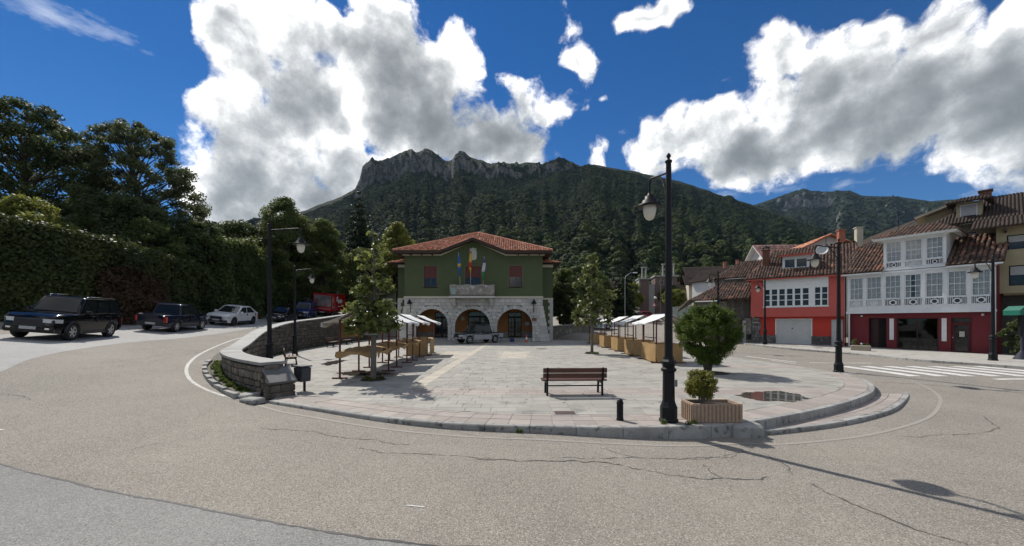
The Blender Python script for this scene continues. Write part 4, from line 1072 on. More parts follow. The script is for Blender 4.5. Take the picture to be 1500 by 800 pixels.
# upper storey
HO = [(-5.3, -3.9, 5.85, 8.15), (-.85, .85, 4.8, 8.1), (3.9, 5.3, 5.85, 8.15)]
uw = MB(); wall_grid(uw, -7.4, 7.5, 4.82, 9.35, .0, .3, HO); uw.prism([(-3.45, 9.35), (3.5, 9.35), (.03, 10.95)], 0, .3, 'y')
uw.box(-7.4, -7.1, .3, 12, 4.82, 9.35); uw.box(7.2, 7.5, .3, 12, 4.82, 9.35); uw.box(-7.4, 7.5, 12, 12.3, 0, 9.35); uw.build('upper_wall', GREEN, hall)
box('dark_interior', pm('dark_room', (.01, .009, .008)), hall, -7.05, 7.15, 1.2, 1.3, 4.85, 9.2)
MB().box(-7.46, 7.56, -.09, -.002, 4.68, 4.86).build('string_course', CREAM, hall)
cor = MB()
for (a, b) in (((-7.6, 9.25), (-3.45, 9.25)), ((-3.45, 9.25), (.03, 10.8)), ((.03, 10.8), (3.5, 9.25)), ((3.5, 9.25), (7.7, 9.25))):
    cor.prism([a, b, (b[0], b[1] + .33), (a[0], a[1] + .33)], -.12, -.002, 'y')
cor.build('cornice', CREAM, hall)
for k, h in enumerate(HO):
    o = window(hall, *h, .1, 2, 2 if k != 1 else 3, pm('brown_frame', (.10, .05, .035), (.08, .04, .03), 4, rough=.5), .08, .06, shutter=((.55, .35, .5)[k], REDSH), sill=CREAM if k != 1 else None, name='window' if k != 1 else 'balcony_door')
    t = MB(); x0, x1, z0, z1 = h
    for a, b, c, d in ((x0 - .07, x0, z0, z1), (x1, x1 + .07, z0, z1), (x0 - .07, x1 + .07, z1, z1 + .07)): t.box(a, b, -.03, .05, c, d)
    t.build('surround', pm('trim_dark', (.16, .12, .07)), o)
MB().box(-5.2, -4.62, .155, .16, 5.95, 6.75).build('window_poster', NOTICE, hall)
# balcony with cloth banner
bal = MB(); bal.box(-2.4, 2.4, -1.1, -.1, 4.62, 4.84); bal_o = bal.build('balcony', ASHLAR, hall)
for x in (-2.0, 2.0): MB().prism([(-.03, 3.75), (-.35, 3.8), (-.75, 4.35), (-.8, 4.6), (-.03, 4.6)], x - .18, x + .18, 'x').build('corbel', ASHLAR, bal_o)
rl_ = MB()
for p, q in (((-2.32, -1.02), (2.32, -1.02)), ((-2.32, -1.02), (-2.32, -.05)), ((2.32, -1.02), (2.32, -.05))):
    for z in (4.92, 5.95): rl_.tube([(*p, z), (*q, z)], .025, 5)
    n = max(3, int(math.hypot(q[0] - p[0], q[1] - p[1]) / .13))
    for k in range(n + 1): rl_.tube([(p[0] + (q[0] - p[0]) * k / n, p[1] + (q[1] - p[1]) * k / n, 4.84), (p[0] + (q[0] - p[0]) * k / n, p[1] + (q[1] - p[1]) * k / n, 5.95)], .012, 4)
rl_.build('railing', BLACKM, bal_o)
BANNER = pm('banner_print', (.34, .31, .28), (.16, .14, .125), 1.6, rough=.8, c3=(.5, .48, .45), s3=2.0)
bn = MB(); nx, nz = 40, 6
vs = [(-2.36 + 4.72 * i / nx, -1.07 - .03 * math.sin(i * .9) - .02 * math.sin(j * 2 + i * .4), 4.9 + 1.12 * j / nz + .04 * math.sin(i * .5) * (j == nz)) for j in range(nz + 1) for i in range(nx + 1)]
bn.add(vs, [(j * (nx + 1) + i, j * (nx + 1) + i + 1, (j + 1) * (nx + 1) + i + 1, (j + 1) * (nx + 1) + i) for j in range(nz) for i in range(nx)], smooth=True)
bo = bn.build('banner', BANNER, None, (-4.2, 42, 0)); tag(bo, 'grey printed cloth banner hung on the town hall balcony railing', 'banner')
sm = bo.modifiers.new('solid', 'SOLIDIFY'); sm.thickness = .006; sm.offset = 1
MB().box(-2.2, -1.75, -1.125, -1.12, 5.0, 5.7).build('printed_patch', pm('patch_teal', (.18, .33, .32), (.35, .4, .35), 5, rough=.8), bo)
# coat of arms
ca = MB(); ca.prism([(-.38, 9.0), (-.25, 8.78), (.25, 8.78), (.38, 9.0), (.38, 9.8), (-.38, 9.8)], -.06, -.004, 'y'); ca.prism([(-.3, 9.82), (.3, 9.82), (.36, 10.05), (.18, 9.98), (0, 10.12), (-.18, 9.98), (-.36, 10.05)], -.08, -.004, 'y'); ca.box(-.2, .2, -.085, -.055, 9.02, 9.6); ca.build('coat_of_arms', ASHLAR, hall)
# roof
eL, eR, eF, eB, eZ = -8.35, 8.45, -1.1, 13.2, 9.62; ap0, ap1, apZ = (-.0, 6.1), (.1, 6.1), 13.1
gxl, gxr, gz_, gy = -3.5, 3.6, 11.0, eF + 7.2 * (1.38 / 3.48)
tile_roof(hall, [(eL, eF, eZ), (gxl, eF, eZ), (.05, gy, gz_), (.05, 6.1, apZ)], TILE_NEW, .25, .4, seed=1, base_m=EAVE)
tile_roof(hall, [(gxr, eF, eZ), (eR, eF, eZ), (.05, 6.1, apZ), (.05, gy, gz_)], TILE_NEW, .25, .4, seed=2, base_m=EAVE)
tile_roof(hall, [(gxl, eF, eZ), (.05, eF, gz_), (.05, gy, gz_)], TILE_NEW, .25, .4, seed=3, base_m=EAVE)
tile_roof(hall, [(gxr, eF, eZ), (.05, gy, gz_), (.05, eF, gz_)], TILE_NEW, .25, .4, seed=4, base_m=EAVE)
tile_roof(hall, [(eL, eF, eZ), (.05, 6.1, apZ), (eL, eB, eZ)], TILE_NEW, .25, .4, seed=5, base_m=EAVE)
tile_roof(hall, [(eR, eF, eZ), (eR, eB, eZ), (.05, 6.1, apZ)], TILE_NEW, .25, .4, seed=6, base_m=EAVE)
tile_roof(hall, [(eL, eB, eZ), (.05, 6.1, apZ), (eR, eB, eZ)], TILE_NEW, .25, .4, seed=7, base_m=EAVE)
for a, b in (((eL, eF, eZ), (.05, 6.1, apZ)), ((eR, eF, eZ), (.05, 6.1, apZ)), ((.05, eF - .05, gz_ + .02), (.05, gy, gz_ + .03))):
    hp = MB(); A, B = Vector(a), Vector(b); n = int((B - A).length / .4)
    for k in range(n):
        p, q = A.lerp(B, k / n), A.lerp(B, (k + 1.05) / n); hp.tube([p + Vector((0, 0, .05)), q + Vector((0, 0, .02))], [.14, .11], 8)
    tag(hp.build('hip_tiles', TILE_NEW, hall), kind='stuff')
ev = MB()
for a, b in (((eL, eZ), (gxl, eZ)), ((gxr, eZ), (eR, eZ))): ev.box(a[0], b[0], eF + .02, eF + .06, eZ - .28, eZ - .085)
ev.prism([(gxl, eZ - .28), (.05, gz_ - .28), (.05, gz_ - .085), (gxl, eZ - .085)], eF + .02, eF + .06, 'y'); ev.prism([(gxr, eZ - .28), (gxr, eZ - .085), (.05, gz_ - .085), (.05, gz_ - .28)], eF + .02, eF + .06, 'y')
ev.box(eL + .05, gxl, eF + .07, -.13, eZ - .25, eZ - .2); ev.box(gxr, eR - .05, eF + .07, -.13, eZ - .25, eZ - .2)
ev.box(eL + .05, -7.41, -.1, 12.5, eZ - .25, eZ - .2); ev.box(7.51, eR - .05, -.1, 12.5, eZ - .25, eZ - .2)
ev.prism([(gxl, eZ - .25), (.05, gz_ - .25), (.05, gz_ - .2), (gxl, eZ - .2)], eF + .07, -.13, 'y'); ev.prism([(gxr, eZ - .25), (gxr, eZ - .2), (.05, gz_ - .2), (.05, gz_ - .25)], eF + .07, -.13, 'y')
ev.build('eave', EAVE, hall)
for k in range(15):
    x = eL + .5 + k * 1.15
    if gxl - .2 < x < gxr + .2: continue
    box('rafter_end', EAVE, hall, x, x + .12, eF + .08, -.14, eZ - .38, eZ - .26)
box('chimney', pm('chimney_brick', (.22, .10, .07), (.16, .075, .055), 6), hall, -5.6, -4.9, 6.5, 7.1, 10.6, 12.2)
# side wings set back
for s in (-1, 1):
    a, b = (7.5, 8.85) if s > 0 else (-8.85, -7.4)
    wv_ = MB(); wv_.box(a, b, 2.6, 9, 4.75, 8.6); wv_.build('wing_wall', GREEN, hall)
    box('wing_base', GREEN, hall, a, b - .01, 2.55, 9, 0, 4.7)
    MB().box(a, b + .05, 2.5, 2.6, 4.66, 4.84).build('wing_band', CREAM, hall); MB().box(a, b + .05, 2.48, 2.6, 8.35, 8.65).build('wing_cornice', CREAM, hall)
    zz = 0.0; k = 0
    while zz < 4.6:
        w = (.34, .52)[k % 2]; x = (b - w, b + .03) if s > 0 else (a - .03, a + w)
        box('quoin', ASHLAR, hall, x[0], x[1], 2.47, 2.9, zz + .005, zz + .385); zz += .39; k += 1
    e = [(a, 1.7, 8.75), (b + .85, 1.7, 8.75), (b + .85, 9.8, 8.75), (a, 9.8, 10.0), (a, 3, 10.0)] if s > 0 else None
    if s > 0: tile_roof(hall, [(a - .2, 1.7, 8.8), (b + .85, 1.7, 8.8), (a - .2, 3.6, 9.6)], TILE_NEW, .25, .4, seed=8, base_m=EAVE); tile_roof(hall, [(b + .85, 1.7, 8.8), (b + .85, 10, 8.8), (a - .2, 8.2, 9.6), (a - .2, 3.6, 9.6)], TILE_NEW, .25, .4, seed=9, base_m=EAVE)
    else: tile_roof(hall, [(a - .85, 1.7, 8.8), (b + .2, 1.7, 8.8), (b + .2, 3.6, 9.6)], TILE_NEW, .25, .4, seed=10, base_m=EAVE); tile_roof(hall, [(a - .85, 1.7, 8.8), (b + .2, 3.6, 9.6), (b + .2, 8.2, 9.6), (a - .85, 10, 8.8)], TILE_NEW, .25, .4, seed=11, base_m=EAVE)
    # battered corner buttress in big blocks
    zz = 0.0; k = 0
    while zz < 3.4:
        ext = .72 * (1 - zz / 3.7) + .04; bx = (7.25, 7.5 + ext) if s > 0 else (-7.4 - ext, -7.15)
        MB().cbox(bx[0], bx[1], -.09, .7, zz + .005, zz + .41, .015, rs.random()).build('buttress_block', ASHLAR, hall); zz += .42; k += 1
# flags on the balcony
def flag(x, base_z, top_z, cols, label, tilt):
    f = empty('flag', (-4.2 + x, 40.95, base_z), 0, label, 'flag')
    MB().tube([(0, 0, 0), (tilt * .3, -.25, top_z - base_z + .15)], .022, 6).build('pole', pm('pole_white', (.5, .48, .45)), f)
    n = 14; L = top_z - base_z; z1 = L; z0 = L - 2.35
    W = 9
    mats = []
    def pt(i, v):
        hw = .05 + .12 * math.sin(math.pi * min(1, v * 1.05 + .05)) ** .8; a = (i / (W - 1) - .5) * 2
        return (hw * a + tilt * .3 * (1 - v) + .03 * math.sin(v * 7), -.2 + .07 * math.sin(a * 5 + v * 3), z1 - (z1 - z0) * v)
    for (lo, hi, m) in cols:
        k = max(2, int((hi - lo) * n)); b = MB(); b.add([pt(i, lo + (hi - lo) * j / k) for j in range(k + 1) for i in range(W)], [(j * W + i, j * W + i + 1, j * W + W + i + 1, j * W + W + i) for j in range(k) for i in range(W - 1)], smooth=True)
        o = b.build('cloth', m, f); q = o.modifiers.new('s', 'SOLIDIFY'); q.thickness = .004
fb = pm('flag_blue', (.03, .13, .42), (.02, .10, .36), 4, rough=.8); fy = pm('flag_yellow', (.62, .42, .05), None, 4, rough=.8); frd = pm('flag_red', (.45, .03, .03), None, 4, rough=.8); fwt = pm('flag_white', (.55, .57, .62), None, 4, rough=.8); fg = pm('flag_green', (.05, .24, .10), None, 4, rough=.8); fnv = pm('flag_navy', (.06, .06, .22), None, 4, rough=.8)
flag(-1.25, 5.9, 9.2, [(0, .42, fb), (.42, .56, fy), (.56, 1, fb)], 'light blue flag with a yellow emblem, beside the balcony door', -.5)
flag(-.15, 6.1, 9.55, [(0, .12, frd), (.12, .5, fy), (.5, .74, frd), (.74, 1, fy)], 'red and yellow striped flag in the middle of the balcony', 0)
flag(1.15, 5.9, 8.8, [(0, .22, fnv), (.22, .62, fwt), (.62, 1, fg)], 'white and green flag right of the balcony door', .5)
# ------------------------------------------------------------------ houses along the right side
CORAL = pm('coral_render', (.50, .105, .085), (.44, .09, .075), 1.0, rough=.8, bump=.08, bscale=30)
RED = pm('red_render', (.52, .045, .028), (.45, .038, .025), 1.0, rough=.75, bump=.08, bscale=30)
PLINTH = pm('plinth_stone', (.15, .145, .135), (.09, .088, .082), 5, rough=.9, bump=.5, bscale=10, rnd=.3, attr=.3)
BURG = pm('burgundy', (.16, .013, .020), (.14, .012, .017), 1.5, rough=.6, bump=.06, bscale=30)
BRICK = pm('old_brick', (.20, .09, .06), (.12, .06, .045), 7, rough=.9, bump=.4, bscale=20)
CURT = pm('net_curtain', (.80, .79, .76), (.68, .67, .64), 6, rough=.9)
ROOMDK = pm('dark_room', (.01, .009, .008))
def mansion(name, o, ang, label, cat='house'): return empty(name, (o[0], o[1], 0), ang, label, cat)
RA, WA = R(-40), R(-55.65)
red = mansion('red_house', (20.5, 33.4), RA, 'coral red house with long white window band, white garage door and dormer')
lo = MB(); wall_grid(lo, .55, 6.12, 0, 2.5, .45, .75, [(1.76, 4.1, 0, 2.28), (5.33, 6.03, 0, 2.26)]); lo.box(5.8, 6.12, .75, 8, 0, 2.5); lo.build('ground_wall', RED, red)
st = MB(); rs = random.Random(9); z = 0
while z < 2.45:
    h = rs.uniform(.2, .34); x = -.05
    while x < .6:
        w = rs.uniform(.22, .4); b = min(x + w, .62 + .1 * (int(z * 7) % 2)); st.cbox(x, b - .01, .38 + rs.uniform(-.02, .02), .9, z, min(z + h - .01, 2.48), .025, rs.random()); x += w
    z += h
tag(st.build('stone_pier', PLINTH, red), kind='stuff')
for a, b in ((.72, 1.76), (4.1, 5.33)):
    pl = MB(); z = .0
    while z < .95:
        h = rs.uniform(.16, .26); x = a
        while x < b:
            w = rs.uniform(.2, .42); pl.cbox(x, min(x + w - .012, b), .40, .46, z, min(z + h - .012, .97), .015, rs.random()); x += w
        z += h
    tag(pl.build('plinth', PLINTH, red), kind='stuff')
GARW = pm('garage_white', (.55, .56, .55), (.48, .49, .48), 3, rough=.5)
gd = MB().box(1.76, 4.1, .53, .6, .03, 2.28).build('garage_door', GARW, red)
for k in range(18): box('board', GARW, gd, 1.79 + k * .128, 1.79 + k * .128 + .116, .505, .535, .06, 2.24)
fr_ = MB(); fr_.box(1.7, 1.78, .42, .55, .0, 2.34); fr_.box(4.08, 4.16, .42, .55, 0, 2.34); fr_.box(1.78, 4.08, .42, .55, 2.27, 2.34); fr_.build('door_frame', WHITE, gd)
MB().lathe([(.045, 0), (.05, .03), (.02, .04)], 8, T=Matrix.Translation((2.86, .5, 1.55)) @ Matrix.Rotation(R(90), 4, 'X')).build('handle', BLACKM, gd)
sdo = MB().box(5.33, 6.03, .52, .58, .03, 2.26).build('door', GARW, red)
for k in range(5): box('board', GARW, sdo, 5.36 + k * .13, 5.36 + k * .13 + .118, .5, .525, .06, 2.22)
MB().box(6.13, 6.2, -.02, .3, 0, 5.5).build('downpipe', BLACKM, red)
# upper box
ub = MB(); wall_grid(ub, 0, 6.1, 2.5, 5.66, 0, .25, [(.92, 5.15, 3.32, 5.58)]); ub.box(0, .25, .25, 8, 2.5, 5.66); ub.box(5.85, 6.1, .25, 8, 2.5, 5.66); ub.box(0, 6.1, .25, 8, 2.5, 2.6); ub.box(0, 6.1, 8, 8.2, 0, 5.66); ub.build('upper_wall', CORAL, red)
box('dark_interior', ROOMDK, red, .3, 5.8, .9, 1.0, 2.7, 5.6)
MB().box(.9, 5.17, -.035, .06, 4.84, 5.6).build('white_board', WHITE, red); MB().box(.86, 5.2, -.05, .08, 3.26, 3.335).build('sill', WHITE, red); MB().box(4.02, 4.3, -.03, .06, 3.335, 4.84).build('mullion', WHITE, red)
for k in range(6):
    a = .92 + k * .517; window(red, a, a + .517, 3.335, 4.84, -.02, 1, 3, WHITE, .075, .06)
for k in range(2):
    a = 4.3 + k * .43; window(red, a, a + .43, 3.335, 4.84, -.02, 1, 3, WHITE, .055, .055)
# roof, hipped at the left
ez, rz, ry = 5.72, 8.75, 5.0
tile_roof(red, [(-.35, -.45, ez), (6.9, -.45, ez), (6.9, ry, rz), (1.2, ry, rz)], TILE_OLD, .21, .36, seed=21, base_m=EAVE, jit=.02)
tile_roof(red, [(-.35, -.45, ez), (1.2, ry, rz), (-.35, 8.6, ez)], TILE_OLD, .21, .36, seed=22, base_m=EAVE, jit=.02)
tile_roof(red, [(1.2, ry, rz), (6.9, ry, rz), (6.9, 8.6, 6.6), (-.35, 8.6, ez)], TILE_OLD, .3, .5, seed=23, base_m=EAVE, jit=.02)
MB().box(-.3, 6.3, -.42, -.36, 5.56, 5.66).build('eave_board', CORAL, red)
# dormer
dm = empty('dormer'); dm.parent = red
d0, d1 = 2.15, 3.95
db = MB(); wall_grid(db, d0, d1, 6.35, 7.55, .95, 1.05, [(d0 + .1, d1 - .1, 6.55, 7.35)]); db.box(d0, d0 + .1, 1.05, 3.6, 6.35, 7.55); db.box(d1 - .1, d1, 1.05, 3.6, 6.35, 7.55); db.build('dormer_wall', WHITE, dm)
for k in range(2): window(dm, d0 + .1 + k * .8, d0 + .9 + k * .8, 6.55, 7.35, .97, 1, 1, WHITE, .07)
MB().box(d0 - .25, d1 + .25, .55, .62, 7.5, 7.66).build('fascia', CORAL, dm)
tile_roof(dm, [(d0 - .3, .55, 7.62), (d1 + .3, .55, 7.62), (d1 - .35, 2.6, 8.35), (d0 + .5, 2.6, 8.35)], TILE_OLD, .21, .36, seed=24, base_m=EAVE)
tile_roof(dm, [(d0 - .3, .55, 7.62), (d0 + .5, 2.6, 8.35), (d0 - .3, 3.6, 7.9)], TILE_OLD, .21, .36, seed=25, base_m=EAVE)
ch = MB(); z = 6.6; k = 0
while z < 8.35: ch.cbox(.62 + .01 * (k % 2), 1.12, 1.7, 2.2 + .01 * (k % 2), z, z + .085, .012, rs.random()); z += .095; k += 1
cho = ch.build('chimney', BRICK, red)
MB().box(.55, 1.19, 1.63, 2.27, 8.36, 8.42).build('cap', BRICK, cho)
cc_ = MB(); cc_.lathe([(.33, 0), (.30, .03), (.04, .2), (.01, .26)], 8, (.87, 1.95, 8.6)); [cc_.box(.87 + sx * .2 - .02, .87 + sx * .2 + .02, 1.95 + sy * .2 - .02, 1.95 + sy * .2 + .02, 8.42, 8.62) for sx in (-1, 1) for sy in (-1, 1)]; cc_.build('cowl', BLACKM, cho)
DISHM = pm('dish_grey', (.45, .46, .46), None, 4, rough=.5)
di = MB(); T = Matrix.Translation((4.75, 1.9, 7.9)) @ Matrix.Rotation(R(70), 4, 'X'); di.lathe([(.02, 0), (.2, .02), (.38, .1), (.42, .14), (.38, .12), (.2, .035)], 16, T=T); di.tube([(4.75, 2.0, 7.2), (4.75, 2.0, 7.9)], .025, 6); dio = di.build('satellite_dish', DISHM, red)
an = MB(); an.tube([(4.95, 3.6, 8.0), (4.95, 3.6, 10.1)], .02, 5); an.tube([(4.5, 3.6, 9.6), (5.6, 3.6, 9.75)], .012, 4); [an.tube([(4.6 + k * .2, 3.3, 9.62 + k * .03), (4.6 + k * .2, 3.9, 9.62 + k * .03)], .008, 4) for k in range(5)]; an.build('aerial', BLACKM, red)
# ---------------- white gallery house
wh = mansion('gallery_house', (25.2, 29.4), WA, 'white glazed gallery house with three storeys and burgundy shop front')
gw = MB(); wall_grid(gw, .05, 7.15, 0, 2.72, .4, .7, [(1.23, 2.19, 0, 2.35), (2.71, 4.73, .12, 2.35), (5.27, 6.15, 0, 2.33)]); gw.box(.05, .3, .7, 8, 0, 2.72); gw.box(6.9, 7.15, .7, 8, 0, 5.6); gw.box(.05, 7.15, 8, 8.3, 0, 6); gw.build('ground_wall', BURG, wh)
box('dark_interior', ROOMDK, wh, .3, 6.9, 2.2, 2.3, .1, 2.7)
box('shop_floor', pm('shop_floor', (.12, .11, .1)), wh, .3, 6.9, .7, 2.2, -.05, .1)
for x0, x1 in ((2.36, 2.58), (4.87, 5.09)): MB().box(x0, x1, .345, .4, .8, 2.3).build('pilaster', WHITE, wh)
window(wh, 2.71, 4.73, .14, 2.35, .5, 2, 1, pm('shop_frame', (.05, .012, .012)), .08, .05, glass=glass_mat('shop_glass', (.7, .75, .75), .6), name='shop_window')
wnd = MB(); 
for x, w, h in ((2.95, .3, .6), (3.4, .45, .35), (4.0, .25, .8), (4.4, .2, .5)): wnd.cbox(x, x + w, .9, 1.2, .1, .1 + h, .03)
wnd.build('display', pm('display_goods', (.18, .16, .14), (.3, .28, .25), 4), wh)
d1_ = MB().box(1.23, 2.19, .75, .82, .02, 2.33).build('door', pm('burg_door', (.035, .006, .007), (.028, .005, .006), 3, rough=.5), wh)
box('panel', _M['burg_door'], d1_, 1.3, 1.68, .72, .755, .2, 2.2); box('opening', ROOMDK, d1_, 1.72, 2.17, .73, .752, .05, 2.28)
d2_ = window(wh, 5.27, 6.15, .03, 2.0, .5, 1, 1, pm('burg_frame', (.07, .008, .01)), .16, .04, name='door'); window(wh, 5.27, 6.15, 2.0, 2.33, .5, 1, 1, _M['burg_frame'], .05, name='transom')
MB().box(5.62, 5.84, .525, .528, 1.1, 1.45).build('notice', NOTICE, d2_); MB().lathe([(.03, 0), (.03, .05)], 8, T=Matrix.Translation((5.34, .5, 1.05)) @ Matrix.Rotation(R(90), 4, 'X')).build('handle', DISHM, d2_)
MB().tube([(.2, .05, .05), (.2, .05, 2.7)], .05, 8).build('post', WHITE, wh); MB().tube([(7.1, .1, .02), (7.1, .1, 5.4)], .045, 8).build('downpipe', WHITE, wh)
for x in (.85, 6.6): MB().lathe([(.06, 0), (.07, .08), (.03, .12)], 8, (x, .33, 2.45)).build('spotlight', WHITE, wh)
# gallery storeys built of bays
GW = pm('gallery_white', (.70, .72, .73), (.62, .64, .65), 2.5, rough=.45, bump=.04, bscale=40, attr=.05)
def gallery(x0, bays, pitch, zb, zt, zw0, zw1, zp0, zp1, y, label, plain=(), openbay=()):
    g = empty(label); g.parent = wh; x1 = x0 + bays * pitch
    fm = MB(); fm.box(x0 - .08, x1 + .08, y - .04, y + .3, zb, zb + .16); fm.box(x0 - .02, x1 + .02, y, y + .2, zb + .16, zp0 - .03); fm.box(x0 - .05, x1 + .05, y - .03, y + .2, zp0 - .03, zp0 + .02)
    fm.build('base_moulding', GW, g); MB().box(x0 - .03, x1 + .03, y - .02, y + .15, zp1, zw0).build('mid_rail', GW, g)
    fm = MB(); fm.box(x0 - .03, x1 + .03, y - .02, y + .15, zw1, zt - .14); fm.box(x0 - .1, x1 + .1, y - .07, y + .2, zt - .14, zt); fm.build('cornice', GW, g)
    for k in range(bays + 1):
        xx = x0 + k * pitch; a, b = (xx - .09, xx + .09) if 0 < k < bays else ((xx, xx + .13) if k == 0 else (xx - .13, xx))
        MB().box(a, b, y - .035, y + .12, zp0 + .02, zw1).build('mullion', GW, g)
    for k in range(bays):
        a = x0 + k * pitch + .09 + (.04 if k == 0 else 0); b = x0 + (k + 1) * pitch - .09 - (.04 if k == bays - 1 else 0)
        w = window(g, a, b, zw0, zw1, y + .01, 3, 4, GW, .055, .028, glass=GLASS, curtain=(CURT, [(.04, .34), (.66, .96)] if k in openbay else [(.03, .97)]), heavy=(2,))
        pn = MB(); c = (a + b) / 2; zc = (zp0 + zp1) / 2; hh = (zp1 - zp0) / 2 - .03
        for q in (-.36, -.28, -.2, .2, .28, .36): pn.box(c + q - .016, c + q + .016, y + .01, y + .05, zp0 + .02, zp1)
        n = 16
        for i in range(n):
            a0, a1 = 2 * math.pi * i / n, 2 * math.pi * (i + 1) / n
            pn.prism([(c + r_ * math.cos(t_), zc + r_ * math.sin(t_)) for r_, t_ in ((hh * .62, a0), (hh * 1.0, a0), (hh * 1.0, a1), (hh * .62, a1))], y + .01, y + .05, 'y')
        pn.build('fretwork', GW, g)
        box('panel_back', GW if k in plain else pm('panel_dark', (.045, .05, .07), (.03, .035, .05), 3, rough=.4), g, a, b, y + .07, y + .09, zp0, zp1)
    return g
gallery(.12, 7, .995, 2.68, 5.62, 3.7, 5.32, 3.2, 3.64, 0, 'lower_gallery', plain=(0, 1), openbay=(3,))
gallery(2.13, 3, 1.0, 5.66, 7.85, 6.27, 7.66, 5.88, 6.2, .0, 'upper_gallery', plain=(1,))
ib = MB(); ib.box(.15, 7.08, .85, .95, 2.7, 5.6); ib.box(2.2, 5.1, .75, .85, 5.7, 7.8); ib.build('inner_wall', pm('inner_grey', (.3, .3, .29)), wh)
ib = MB(); ib.box(2.13, 2.25, .2, 5, 5.66, 7.85); ib.box(5.02, 5.13, .2, 5, 5.66, 7.85); ib.box(2.25, 5.02, 4.9, 5, 5.66, 7.85); ib.build('tower_wall', GW, wh)
ib = MB(); ib.box(.12, .24, .2, 8, 2.72, 5.6); ib.build('end_wall', GW, wh)
# roofs: left and right slopes, and the hip over the top storey
tile_roof(wh, [(-.35, -.4, 5.68), (2.12, -.4, 5.68), (2.12, 4.0, 8.2), (-.35, 4.0, 8.2)], TILE_OLD, .21, .36, seed=31, base_m=EAVE, jit=.025)
tile_roof(wh, [(5.14, -.45, 5.70), (7.5, -.45, 5.70), (7.5, 3.4, 7.9), (5.14, 3.4, 7.9)], TILE_OLD, .24, .4, seed=32, base_m=EAVE, jit=.03)
z3 = 7.93
tile_roof(wh, [(1.62, -.55, z3), (5.65, -.55, z3), (4.4, 2.3, 8.95), (2.9, 2.3, 8.95)], TILE_OLD, .21, .36, seed=33, base_m=WHITE)
tile_roof(wh, [(1.62, -.55, z3), (2.9, 2.3, 8.95), (1.62, 5.2, z3)], TILE_OLD, .21, .36, seed=34, base_m=WHITE)
tile_roof(wh, [(5.65, -.55, z3), (5.65, 5.2, z3), (4.4, 2.3, 8.95)], TILE_OLD, .21, .36, seed=35, base_m=WHITE)
MB().box(1.66, 5.61, -.5, .0, z3 - .14, z3 - .09).build('soffit', WHITE, wh); MB().box(-.3, 2.1, -.42, -.36, 5.5, 5.6).build('gutter', WHITE, wh); MB().box(5.16, 7.45, -.46, -.4, 5.52, 5.62).build('gutter', WHITE, wh)
an = MB(); an.tube([(2.4, 2.6, 8.7), (2.4, 2.6, 10.4)], .018, 5); an.tube([(1.9, 2.6, 9.9), (3.0, 2.6, 10.1)], .01, 4); [an.tube([(2.0 + k * .2, 2.3, 9.92 + k * .035), (2.0 + k * .2, 2.9, 9.92 + k * .035)], .007, 4) for k in range(5)]; an.build('aerial', BLACKM, wh)
# ---------------- beige flats
BEIGE = pm('beige_render', (.42, .36, .235), (.36, .31, .20), 1.4, rough=.85, bump=.2, bscale=25)
SHUT = pm('grey_shutter', (.42, .43, .43), (.36, .37, .37), 6, rough=.5)
bf = mansion('apartment_house', (30.6, 24.6), R(-52), 'beige apartment house with brown tiled roofs, dormer and roller shutters', 'building')
bw = MB(); wall_grid(bw, .0, 8, 3.84, 8.0, 0, .3, [(.42, 2.4, 6.55, 7.45), (.5, 2.4, 4.3, 5.55)]); bw.box(0, .3, .3, 7, 3.84, 8.4); bw.box(.3, 8, .3, 7, 3.74, 3.84); bw.build('front_wall', BEIGE, bf)
gb = MB(); gb.box(.05, 8, 1.2, 1.5, 0, 3.74); gb.build('ground_wall', pm('rough_stone', (.10, .095, .085), (.06, .058, .052), 5, rough=.95, bump=.6, bscale=9), bf)
box('dark_interior', ROOMDK, bf, .35, 7.9, .9, 1.0, 3.9, 7.8)
window(bf, .42, 2.4, 6.55, 7.45, .12, 2, 1, BLACKM, .06, .05, shutter=(.45, SHUT), sill=CREAM); window(bf, .5, 2.4, 4.3, 5.55, .12, 3, 1, BLACKM, .06, .05, shutter=(.45, SHUT), sill=CREAM)
ww = MB(); wall_grid(ww, -3.0, .6, 4.0, 9.0, 3.2, 3.5, [(-1.45, -.85, 7.6, 8.4)]); ww.box(-3.0, -2.7, 3.5, 10, 0, 9.0); ww.box(.3, .6, 3.5, 8, 4, 9.0); ww.build('wing_wall', BEIGE, bf)
window(bf, -1.45, -.85, 7.6, 8.4, 3.3, 1, 1, EAVE, .06, shutter=(.85, SHUT), sill=CREAM)
def rf(poly, sd, par=bf, bm_=None): tile_roof(par, poly, TILE_BRN, .17, .3, seed=sd, base_m=bm_ or EAVE, jit=.008, lift=.025)
rf([(-1.0, -.9, 7.95), (8.5, -.9, 7.95), (8.5, 3.4, 9.3), (-1.0, 3.4, 9.3)], 41)
rf([(-3.3, 2.3, 9.0), (8.5, 2.3, 9.0), (8.5, 7.5, 11.5), (-.6, 7.5, 11.5)], 42)
rf([(-3.3, 2.3, 9.0), (-.6, 7.5, 11.5), (-3.3, 12, 9.0)], 43)
for k in range(7): box('rafter_end', EAVE, bf, -.8 + k * 1.1, -.68 + k * 1.1, -.85, 0, 7.62, 7.82)
for k in range(4): box('rafter_end', EAVE, bf, -2.9 + k * .9, -2.78 + k * .9, 2.35, 3.2, 8.7, 8.88)
dmr = MB(); wall_grid(dmr, -1.85, -.65, 9.2, 10.6, 3.4, 3.5, [(-1.68, -.86, 9.4, 10.45)]); dmr.box(-1.85, -1.75, 3.5, 6.2, 9.2, 10.6); dmr.box(-.75, -.65, 3.5, 6.2, 9.2, 10.6); dmo = dmr.build('dormer', BEIGE, bf)
window(dmo, -1.68, -.86, 9.4, 10.45, 3.43, 1, 1, WHITE, .06, shutter=(.75, SHUT), sill=CREAM)
